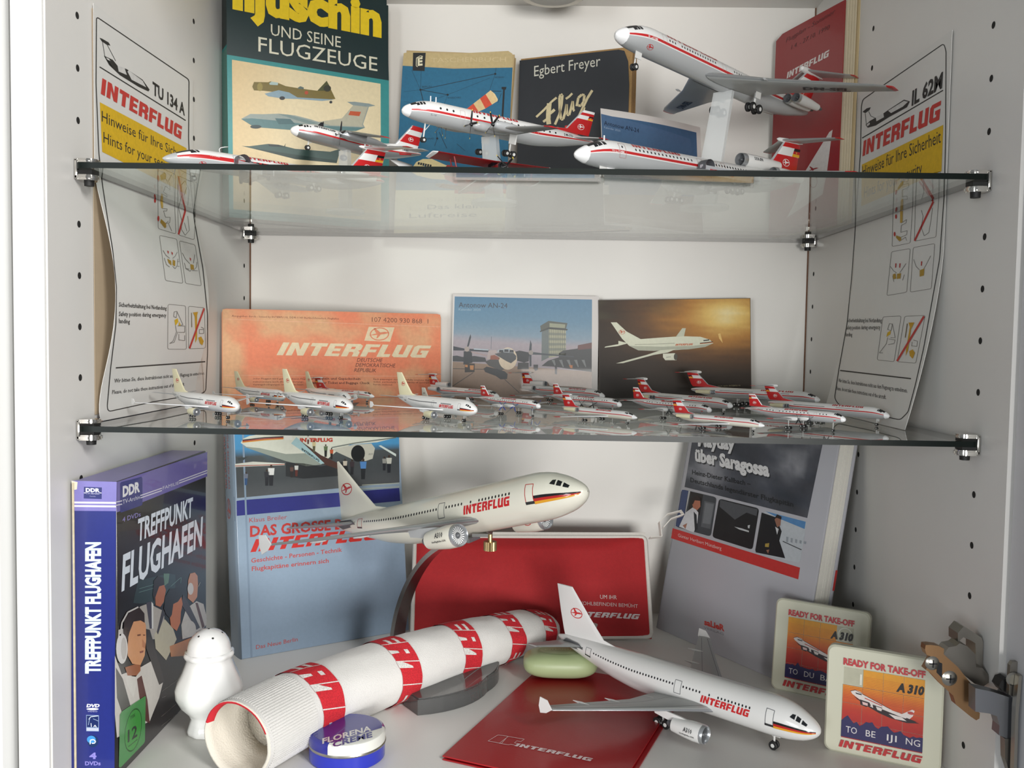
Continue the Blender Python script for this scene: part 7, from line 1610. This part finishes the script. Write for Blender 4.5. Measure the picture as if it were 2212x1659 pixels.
def twinprop(sc, label, lod=0, rootargs=None, white_fin=False):
    """high-wing airliner with two propellers"""
    t = thing('model_airliner', label, 'model plane', *rootargs)
    st = [(0, 2.45, .04, .04), (.12, 2.45, .36, .35), (.5, 2.48, .68, .66), (1.1, 2.55, .92, .92), (2.4, 2.68, 1.22, 1.26), (4, 2.76, 1.43, 1.44), (14, 2.76, 1.45, 1.45), (18, 3.1, 1.08, 1.12), (21, 3.6, .55, .62), (23.2, 3.98, .12, .18)]
    F = Fus(st, sc); F.shell('fuselage', 1.05, 23.2, ANG, livery(glare=(1.0, 1.5), belly=90), [P_white, P_red if not white_fin else P_white, P_silver if not lod else P_grey, P_black], t, 18 if lod else 36); nosecap(F, t, 1.05, P_bright)
    def side(p, sgn):
        cockpit(p, [[(1.75, 1.35), (2.0, 1.55), (2.1, .95), (1.8, .9)], [(2.15, 1.55), (2.4, 1.5), (2.5, 1.0), (2.2, .95)]]); p.ell((2.75, 1.1), .13, .16, '111317', 2, n=8)
        windows(p, 7, 15, .95, .75, .3, .34); txt(p, sgn, '', 3.4, 7.0, 1.12, .42, '3a3c40', logo=True, shear=.05)
        if not lod: txt(p, sgn, 'DM-SBD', 19.3, 20.6, .75, .42, '2e3034'); p.poly([(18.6, .02), (21.2, -.15), (21.2, -.55), (18.9, -.42)], 'b3262a', 2)
    side_prints(t, F, side)
    for sgn in (1, -1):
        wing('wing', [(7.5, 1.0, 4.05, 3.6), (7.5, 4.6, 4.05, 3.5), (9.0, 13.8, 3.75, 1.6), (9.3, 14.6, 3.72, 1.2)], sc, sgn, [P_wing if not lod else P_white, P_silver, P_red], t, tipmat=1)
        turboprop(t, 6.9, 0, -sgn*3.95, 3.55, 8.0, .78, sc, [P_silver if not lod else P_grey], 1.95, P_black, lod, .2, False)
        if not lod: wing('ventral_strake', [(17.5, .05, 1.9, 4.5), (19.4, .3, 1.1, 2.6)], sc, sgn, [P_white, P_white], t, thick=.05)
        wing('tailplane', [(19.4, .3, 4.1, 2.9), (20.9, 4.5, 4.45, 1.5)], sc, sgn, [P_grey, P_white, P_white], t, thick=.09)
    if white_fin:
        tail_fin(t, [(15.6, 0, 3.95, 6.9), (18.2, 0, 4.5, 4.1), (20.7, 0, 8.3, 2.0)], .14, sc, [(1.0, P_cream)], P_cream, None, True, '5a3a2c', (.55, .5), .45)
    else: tail_fin(t, [(15.4, 0, 4.0, 7.0), (18.1, 0, 4.6, 4.3), (20.6, 0, 8.3, 2.2)], .16, sc, bands((.28, 'w'), (.62, 'r'), (.82, 'w'), (1.0, 'r')), P_grey, None, True, 'e2dedc', (.45, .5), .5)
    if not lod: MB().add([Vector((-x, y, z))*sc for x, y, z in ((4.2, -.05, 4.1), (5.0, -.05, 4.1), (5.2, -.05, 4.9), (4.7, -.05, 4.8), (4.2, .05, 4.1), (5.0, .05, 4.1), (5.2, .05, 4.9), (4.7, .05, 4.8))], [(0, 1, 2, 3), (7, 6, 5, 4), (0, 4, 5, 1), (1, 5, 6, 2), (2, 6, 7, 3), (3, 7, 4, 0)]).build('antenna', P_black, t)
    gear('nose_gear', t, 3.2, 0, 1.6, .4, .4, sc, [(0, -.22), (0, .22)], False, .26, .11, lod)
    for y in (3.95, -3.95): gear('main_gear', t, 11.1, y, 3.0, .5, .5, sc, [(0, -.3), (0, .3)], False, .3, .13, lod)
    return t
# ---------------------------------------------------------------- placing the model aircraft
def pose(x, y, z, yaw, pitch=0, roll=0): return ((x, y, z), (R(roll), R(-pitch), R(yaw)))
def world(rootargs, sc, P):
    from mathutils import Euler
    M = Matrix.Translation(rootargs[0]) @ Euler(rootargs[1], 'XYZ').to_matrix().to_4x4(); return M @ (Vector((-P[0], -P[1], P[2]))*sc)
G5 = 'small diecast airliners on the lower glass shelf'
def tiny(maker, key, label, x, y, yaw, denom, **kw):
    """first of a kind is built, the others are copies with their own labels"""
    sc = 1/500; k = (maker.__name__, key)
    if k not in _tiny: t = maker(sc, label, 1, ((0, 0, 0), (0, 0, 0)), **kw); _tiny[k] = t
    else: t = copy_tree(_tiny[k]); t['label'] = label
    t['group'] = G5; t.location = (x, y, 0.0002); t.rotation_euler = (0, 0, R(yaw)); t.scale = (500/denom,)*3
    return t
_tiny = {}
tiny(jet_twin, '', 'small white twin-engined jet with cream fin, nearest the left safety card', .0876, .0498, -42.4, 492)
tiny(jet_twin, '', 'small white twin-engined jet farther back, before the pale left end of the ticket folder', .0823, .1871, -40.3, 609)
tiny(jet_twin, '', 'small white twin-engined jet in the front row, second from the left card', .1623, .0604, -46.2, 483)
tiny(jet_twin, '', 'small white twin-engined jet behind the second front-row jet, with a stubby fin', .1414, .1607, -50.6, 577)
tiny(jet_twin, '', 'small white twin-engined jet with cream fin, third in the front row beside the blue-propeller airliner', .2479, .0561, -46.9, 496)
tiny(twin_rear, '', 'small red-tailed rear-engined jet right against the ticket folder, behind the white jets', .1490, .2305, -37.0, 450)
tiny(trijet, '', 'small red-tailed three-engined jet overlapping the end of the ticket folder', .2578, .2368, -45.5, 473)
tiny(trijet, '', 'small red-tailed three-engined jet before the airfield postcard, nose at its edge', .3526, .2600, -45.4, 437)
tiny(quadprop, 'blue', 'small four-propeller airliner with bright blue propellers', .2920, .1115, -47.8, 496, prop=P_blue)
tiny(quadprop, 'black', 'small black-propeller airliner behind the slim jet, below the airfield postcard', .3541, .1332, -47.5, 463)
tiny(quadprop, 'black', 'small black-propeller airliner below the sunset postcard, partly hidden by a slim jet', .4147, .0951, -47.6, 467)
tiny(quadprop, 'black', 'small black-propeller airliner in front of the long jet, nearest the right card', .4898, .0362, -46.9, 473)
tiny(twin_rear, '', 'small slim red-tailed jet in the front row, between the two postcards', .3580, .0666, -45.8, 499)
tiny(twin_rear, '', 'small slim red-tailed jet nearest the front edge, below the sunset postcard', .4340, .0237, -44.7, 497)
tiny(quadjet, '', 'small four-engined red-tailed jet before the sunset postcard, behind a propeller airliner', .4439, .1566, -52.8, 479)
tiny(quadjet, '', 'largest of the small red-tailed jets, standing rearmost at the edge of the sunset postcard', .5350, .2260, -37.1, 404)
tiny(quadjet, '', 'small four-engined red-tailed jet whose nose points to the right safety card', .5374, .0839, -50.7, 487)
tiny(twinprop, '', 'small high-wing propeller airliner with pale fin, hidden behind the third white jet', .2330, .1220, -47, 450, white_fin=True)

# upper shelf, about one two-hundredth
A = pose(.3365, .0804, .2503, 222.2, 4.3, -5.5); s_ = 1/200
t = quadjet(s_, 'large red and white four-engined jet climbing on a clear stand, red wing tips', 0, A); t['group'] = 'large airliner models on the upper shelf'
def acrylic_stand(t, A, sc, top, foot, w0, w1, base_r):
    """clear post and foot, parts of the model it carries"""
    from mathutils import Euler
    Mi = (Matrix.Translation(A[0]) @ Euler(A[1], 'XYZ').to_matrix().to_4x4()).inverted(); a, b = world(A, sc, top), Vector(foot)
    u = Vector((.82, -.57, 0)); v = Vector((.57, .82, 0)); V = []
    for P, w in ((a, w0), (b+Vector((0, 0, .003)), w1)):
        for i, j in ((-1, -1), (1, -1), (1, 1), (-1, 1)): V.append(Mi @ (P+u*(i*w/2)+v*(j*.0022)))
    obj('stand_post', V, [(3, 2, 1, 0), (4, 5, 6, 7), (0, 1, 5, 4), (1, 2, 6, 5), (2, 3, 7, 6), (3, 0, 4, 7)], P_clear, None, t)
    m_ = MB(); m_.lathe(b, (0, 0, 1), [(0.0001, .0001), (0.0001, base_r), (.0024, base_r), (.003, base_r*.95), (.003, .0001)], 28); m_.v = [Mi @ q for q in m_.v]; m_.build('stand_foot', P_clear, t, True)
acrylic_stand(t, A, s_, (25.5, 0, 2.6), (.4190, .1640, UP), .0155, .0185, .019)
A = pose(.3098, .0373, UP, 217.1)
t = trijet(1/200, 'large red and white three-engined jet standing on its wheels beside tiny airstairs', 0, A, reg='DDR-SFA'); t['group'] = 'large airliner models on the upper shelf'
A = pose(.1853, .1091, .2028, 212.0, 2.8, -10.8); s_ = 1/208
t = quadprop(s_, 'large four-propeller airliner with black propellers, tilted on a clear stand over the red biplane', 0, A, reg='DM-STD'); t['group'] = 'large airliner models on the upper shelf'
pb = world(A, s_, (15.5, 0, 2.9)); acrylic_stand(t, A, s_, (15.5, 0, 2.9), (pb.x+.004, pb.y+.006, UP), .0135, .0150, .018)
A = pose(.0855, .1820, .2117, 215.5, 6.0, -10.4); s_ = 1/196
t = twinprop(s_, 'silver and white high-wing propeller airliner with two engines, hovering before the green hardcover', 0, A); t['group'] = 'large airliner models on the upper shelf'
pb = world(A, s_, (9.5, 0, 1.4)); acrylic_stand(t, A, s_, (9.5, 0, 1.4), (pb.x, pb.y+.004, UP), .010, .012, .016)
A = pose(.0371, .0493, UP, 223.5)
t = twin_rear(1/200, 'large slim red-tailed jet mostly hidden by the front edge of the upper shelf', 0, A); t['group'] = 'large airliner models on the upper shelf'

# mobile airstairs
def airstairs(loc, yaw, top, length, label, word=True):
    t = thing('airstairs', label, 'airstairs', loc, (0, 0, R(yaw)), 'tiny mobile airstairs'); sg = mat('stairs_light_grey', 'b9bbbe', .4); sd = mat('stairs_dark_grey', '55575c', .45); w = .0085
    L_ = length; z1 = top; z0 = .0035
    for y in (-w/2, w/2):
        o = MB().add([(0.006, y-.0003, z1-.002), (L_, y-.0003, z0-.001), (L_, y-.0003, z0+.0045), (.006, y-.0003, z1+.0045), (0.006, y+.0003, z1-.002), (L_, y+.0003, z0-.001), (L_, y+.0003, z0+.0045), (.006, y+.0003, z1+.0045)], [(0, 1, 2, 3), (7, 6, 5, 4), (0, 4, 5, 1), (1, 5, 6, 2), (2, 6, 7, 3), (3, 7, 4, 0)]).build('side_panel', sg, t)
        if word and y < 0:
            p = Pr(); d = Vector((L_-.006, z0-z1)).normalized(); p.logo((.010, z1-.0002-.004*.3), (.010+d.x*.022, z1-.0002-.004*.3+d.y*.022), .0028, 'c3282b', 1, up=(0, 1), shear=.1); p.build('side_lettering', o, lambda x, z, e: Vector((x, y-.00032-e, z)), INKG, .00004)
    for i in range(10): f = (i+.5)/10; MB().box((.006+(L_-.006)*f, 0, z1+(z0-z1)*f), ((L_-.006)/10, w, .0006)).build('step', sd, t)
    b = MB(); n = 8; V = []
    for x in (-.001, .0062):
        for k in range(n+1): a = PI*k/n; V.append((x, -w/2*1.15*math.cos(a), z1+.004+.0052*math.sin(a)))
        V += [(x, w/2*1.15, z1-.0015), (x, -w/2*1.15, z1-.0015)]
    m_ = n+3; b.add(V, [(i, (i+1) % m_, m_+(i+1) % m_, m_+i) for i in range(n)]+[(n, n+1, m_+n+1, m_+n), (n+2, 0, m_, m_+n+2), (n+1, n+2, m_+n+2, m_+n+1)]); h = b.build('canopy', sd, t)
    if word:
        p = Pr(); p.text('IF', (.0012, z1+.0032), (.0040, z1+.0032), .002, 'cfcfd4', 1, bold=.03, up=(0, 1)); p.build('canopy_lettering', h, lambda x, z, e: Vector((x, -w/2*1.15-.0001-e, z)), INKG, .00004)
    for x in (.008, L_-.006):
        for y in (-.0035, .0035): MB().tube((x, y-.0006, .0014), (x, y+.0006, .0014), .0014, None, 12).build('wheel', P_tyre, t)
    MB().box((L_/2, 0, .0023), (L_-.010, .006, .0012)).build('chassis', sd, t); MB().box((.0045, 0, (z1+.002)/2), (.0014, .006, z1-.0025)).build('column', sd, t)
    return t
airstairs((.4040, .0925, UP), 217.1+90, .0150, .046, 'tiny grey airstairs with red lettering at the side of the three-engined jet')
airstairs((.0795, .0800, UP), 223.5+90, .0118, .040, 'tiny plain grey airstairs beside the slim red-tailed jet at the front left', False)

# red biplane
def biplane(sc, label, loc, yaw):
    t = thing('model_biplane', label, 'model plane', loc, (0, 0, R(yaw))); rd = mat('biplane_dark_red', '7c1518', .4); tilt = Matrix.Rotation(R(-11), 4, 'Y'); O_ = Vector((0, 0, 0))
    inner = t
    st = [(0, 2.0, .62, .62), (.15, 2.0, .78, .78), (1.2, 2.0, .82, .82), (1.6, 2.0, .75, .8), (3, 2.0, .85, .95), (6, 2.05, .75, .85), (9, 2.2, .4, .5), (11.2, 2.35, .12, .2)]
    def T(o):
        o.data.transform(Matrix.Translation((-1.6*sc, 0, .3*sc)) @ tilt); return o
    F = Fus(st, sc); 
    T(F.shell('fuselage', 0, 11.2, [0, 20, 40, 60, 75, 84, 96, 108, 120, 140, 160, 180], lambda x, a: 1 if 84 < a < 96 and x > 1.7 else (2 if x < .15 else 0), [rd, P_bright, P_black], t, 16))
    e_ = T(MB().lathe(Vector((.02, 0, 2.0))*sc, (1, 0, 0), [(0, .55*sc), (.12*sc, .35*sc), (.3*sc, .16*sc), (.4*sc, .0001)], 12).build('engine', P_black, t, True))
    for k in range(4):
        a = R(45+90*k); u = Vector((0, math.cos(a), math.sin(a))); v = Vector((0, -math.sin(a), math.cos(a))); c = Vector((.4, 0, 2.0))
        o = obj('propeller_blade', [(c+u*r_*1.8+v*w_*q+Vector((d*w_*.6*q, 0, 0)))*sc for r_, w_, d in ((.12, .1, 1), (.5, .17, 1), (.9, .15, 1), (.93, .15, 1), (1.0, .08, 1)) for q in (-1, 1)], [(2*i, 2*i+1, 2*i+3, 2*i+2) for i in range(4)], [P_black, P_tip], [0, 0, 1, 1], e_); T(o)
    for sgn in (1, -1):
        T(wing('upper_wing', [(1.6, 0, 3.35, 2.4), (1.6, 8.4, 3.5, 2.4), (1.75, 9.0, 3.52, 2.0)], sc, sgn, [rd, rd, P_bright], t, thick=.1, tipmat=1))
        T(wing('lower_wing', [(1.9, .6, 1.3, 2.0), (1.9, 6.7, 1.55, 2.0), (2.1, 7.1, 1.57, 1.6)], sc, sgn, [rd, rd, P_bright], t, thick=.1, tipmat=1))
        for x in (2.2, 3.2): T(MB().tube(Vector((-x, sgn*5.6, 1.6))*sc, Vector((-x+.1, sgn*5.9, 3.4))*sc, .09*sc, None, 8).build('wing_strut', rd, t))
        T(MB().tube(Vector((-2.0, sgn*1.0, 1.4))*sc, Vector((-2.0, sgn*1.6, .45))*sc, .1*sc, None, 8).build('gear_leg', rd, t)); T(wheel(t, (2.0, -sgn*1.7, .42), .42, .3, sc, 14))
        T(wing('tailplane', [(9.4, .1, 2.6, 1.6), (9.6, 3.3, 2.65, 1.3)], sc, sgn, [rd, rd], t, thick=.08))
    T(tail_fin(t, [(8.6, 0, 2.4, 2.6), (9.9, 0, 4.6, 1.5)], .08, sc, [(1.0, rd)], rd))
    T(MB().add([Vector((-x, y, z))*sc for x, y, z in ((1.7, -.5, 2.75), (2.9, -.5, 2.75), (2.9, -.4, 3.3), (2.0, -.4, 3.3), (1.7, .5, 2.75), (2.9, .5, 2.75), (2.9, .4, 3.3), (2.0, .4, 3.3))], [(0, 1, 2, 3), (7, 6, 5, 4), (0, 3, 7, 4), (2, 6, 7, 3)]).build('cockpit_glazing', P_glass, t))
    return t
biplane(1/185, 'dark red biplane with black propeller, under the four-propeller airliner', (.2700, .0560, UP+.0002), -55)

# two larger white jets in the lowest compartment
A = pose(.3318, .077, -.0768, -41.0, 16.2, -1.1); sA = 1/155
tA = jet_twin(sA, 'largest white twin-engined jet, climbing on a curved chrome arm above the red wash bag', 0, A, cream=True, wheels=False, reg='D-AOAC', style='big')
tA['group'] = 'large white twin-engined jets'
from mathutils import Euler
MiA = (Matrix.Translation(A[0]) @ Euler(A[1], 'XYZ').to_matrix().to_4x4()).inverted()
bel = world(A, sA, (18.5, 0, 2.15)); foot = on_z((856, 1418), FL+.012)
cpl = []
for k in range(29):
    q = k/28; a = PI/2*q; P = foot.lerp(bel, 0); hx = Vector((bel.x-foot.x, bel.y-foot.y, 0)); P = foot+hx*(1-math.cos(a))+Vector((0, 0, (bel.z-.004-foot.z)*math.sin(a))); cpl.append(MiA @ P)
sd_ = (MiA.to_3x3() @ Vector((-(bel.y-foot.y), bel.x-foot.x, 0)).normalized())
MB().strip(cpl, .0185, .0034, sd_).build('chrome_arm', mat('brushed_chrome', 'c4c6c8', .2, 1.0), tA, True, 50)
brk = MB(); brk.box(world(A, sA, (17.2, 0, 1.95)), (.016, .010, .0025)); brk.v = [MiA @ q for q in brk.v]; bo = brk.build('bracket', chrome, tA)
kn = MB(); kc = world(A, sA, (15.9, 0, 1.75)); kn.tube(kc, kc-Vector((0, 0, .006)), .0018, None, 10); n = 18; V = []
for z in (-.0055, -.0125):
    for i in range(n*2): rr = .0052 if i % 2 else .0047; V.append(kc+Vector((rr*math.cos(PI*i/n), rr*math.sin(PI*i/n), z)))
kn.add(V, [(i, (i+1) % (2*n), 2*n+(i+1) % (2*n), 2*n+i) for i in range(2*n)]+[tuple(range(2*n)), tuple(range(4*n-1, 2*n-1, -1))]); kn.v = [MiA @ q for q in kn.v]; kn.build('brass_knob', mat('pale_brass', 'd8bd8c', .25, 1.0), tA)
# clear acrylic half-round base
bc = on_z((930, 1462), FL); e1, e2, e3 = on_z((872, 1524), FL), on_z((902, 1546), FL), on_z((1068, 1484), FL)
rb = (Vector((e3.x, e3.y))-Vector((bc.x, bc.y))).length; a_s = math.atan2(e2.y-bc.y, e2.x-bc.x); V = []; outl = [(e1.x, e1.y), (e2.x, e2.y)]
a_e = a_s+R(215); r0 = math.hypot(e2.x-bc.x, e2.y-bc.y)
for k in range(1, 30): a = a_s+(a_e-a_s)*k/29; rr = r0+(rb-r0)*min(1, k/8); outl.append((bc.x+rr*math.cos(a), bc.y+rr*math.sin(a)))
bm = bmesh.new(); vs = [bm.verts.new((x, y, FL+.0002)) for x, y in outl]; f = bm.faces.new(vs); ex = bmesh.ops.extrude_face_region(bm, geom=[f]); bmesh.ops.translate(bm, vec=(0, 0, .0125), verts=[q for q in ex['geom'] if isinstance(q, bmesh.types.BMVert)]); bmesh.ops.recalc_face_normals(bm, faces=bm.faces)
bmesh.ops.bevel(bm, geom=[e for e in bm.edges if e.verts[0].co.z > FL+.006 and e.verts[1].co.z > FL+.006], offset=.001, segments=2, affect='EDGES')
for v in bm.verts: v.co = MiA @ v.co
me = bpy.data.meshes.new('acrylic_base'); bm.to_mesh(me); bm.free()
P_acr = bpy.data.materials.new('thick_acrylic'); P_acr.use_nodes = True; _b = P_acr.node_tree.nodes['Principled BSDF']; _b.inputs['Base Color'].default_value = (.93, .94, .93, 1); _b.inputs['Roughness'].default_value = .03; _b.inputs['Transmission Weight'].default_value = .92; _b.inputs['IOR'].default_value = 1.45
me.materials.append(P_acr); o = bpy.data.objects.new('acrylic_base', me); C.objects.link(o); o.parent = tA
t = jet_twin(1/205, 'white twin-engined jet standing on its wheels over the red document wallet', 0, pose(.4795, .0335, FL, -41.8), reg='DDR-ABB', style='mid'); t['group'] = 'large white twin-engined jets'

# cabinet door hinge on the right panel
t = thing('door_hinge', 'sprung metal cabinet door hinge with two screws on the right panel', 'hinge', (W-.004, .005, -.165)); O = t.location.copy()
hm = mat('hinge_nickel', '8f8b84', .32, .9); hb = mat('hinge_bronze_cover', '8a6a4a', .4, .7); hg = mat('hinge_grey_steel', '85878c', .35, .85)
q = crop(1970, 1330, 5.0413)
def slab(name, pts, y, th, mt, par=t):
    P0 = [on_y(p_, y)-O for p_ in q(*pts)]; n = len(P0); V = P0+[p_+Vector((0, th, 0)) for p_ in P0]
    o = obj(name, V, [tuple(range(n)), tuple(range(2*n-1, n-1, -1))]+[((i+1) % n, i, n+i, n+(i+1) % n) for i in range(n)], mt, None, par); bm = bmesh.new(); bm.from_mesh(o.data); bmesh.ops.recalc_face_normals(bm, faces=bm.faces); bm.to_mesh(o.data); bm.free(); return o
slab('mounting_plate', ((500, 190), (560, 120), (590, 130), (760, 240), (775, 290), (770, 560), (700, 560), (690, 300), (640, 270), (560, 235), (500, 290)), -.010, .012, hm)
slab('link_plate', ((480, 330), (520, 300), (600, 330), (690, 420), (700, 560), (770, 570), (830, 640), (850, 720), (780, 770), (680, 740), (560, 640), (440, 560), (330, 440), (400, 345)), -.016, .010, hm)
a_ = slab('hinge_arm', ((142, 370), (150, 320), (200, 318), (290, 330), (350, 360), (345, 420), (500, 560), (610, 700), (690, 790), (690, 1000), (640, 1010), (740, 1060), (735, 1120), (700, 1140), (640, 1100), (480, 970), (450, 870), (330, 760), (200, 620), (150, 590), (210, 480), (200, 440), (160, 425)), -.026, .006, hb)
slab('adjust_slot', ((275, 500), (330, 520), (328, 680), (270, 620)), -.0263, .0004, P_black, a_)
for c, r_ in (((225, 520), .0042), ((412, 685), .0046)):
    P = on_y(q(c)[0], -.0264)-O; s2 = MB().lathe(P+Vector((0, .001, 0)), (0, -1, 0), [(0, r_), (.0006, r_), (.0016, r_*.7), (.0018, .0001)], 18).build('screw', chrome2, a_, True)
    MB().box(P+Vector((0, -.0009, 0)), (r_*1.1, .0002, .0007)).build('screw_slot', P_black, s2); MB().box(P+Vector((0, -.0009, 0)), (.0007, .0002, r_*1.1)).build('screw_slot', P_black, s2)
slab('door_arm', ((690, 790), (880, 830), (1110, 905), (1130, 990), (1120, 1340), (1060, 1350), (945, 1300), (955, 1200), (925, 1095), (840, 1065), (690, 1045), (690, 1000)), -.040, .008, hg)
slab('damper', ((945, 770), (980, 700), (1040, 685), (1080, 720), (1080, 860), (990, 830)), -.036, .008, rubber)
slab('cup_flange', ((1062, 700), (1070, 540), (1095, 505), (1215, 500), (1235, 560), (1230, 890), (1120, 890), (1055, 860)), -.042, .003, hm)
P = on_y(q((1100, 690))[0], -.0425)-O; MB().lathe(P, (0, -1, 0), [(0, .004), (.0012, .003), (.0012, .0001)], 14).build('screw', chrome2, t, True)
slab('cup_rim', ((1165, 660), (1225, 655), (1260, 700), (1260, 1800), (1110, 1800), (1125, 1100)), -.046, .004, hg)
slab('cup_edge', ((1165, 660), (1200, 655), (1160, 1100), (1140, 1800), (1105, 1800), (1130, 1000)), -.048, .004, chrome2)
slab('lower_link', ((1010, 1340), (1120, 1345), (1125, 1800), (1060, 1700), (1015, 1560)), -.041, .005, hm)
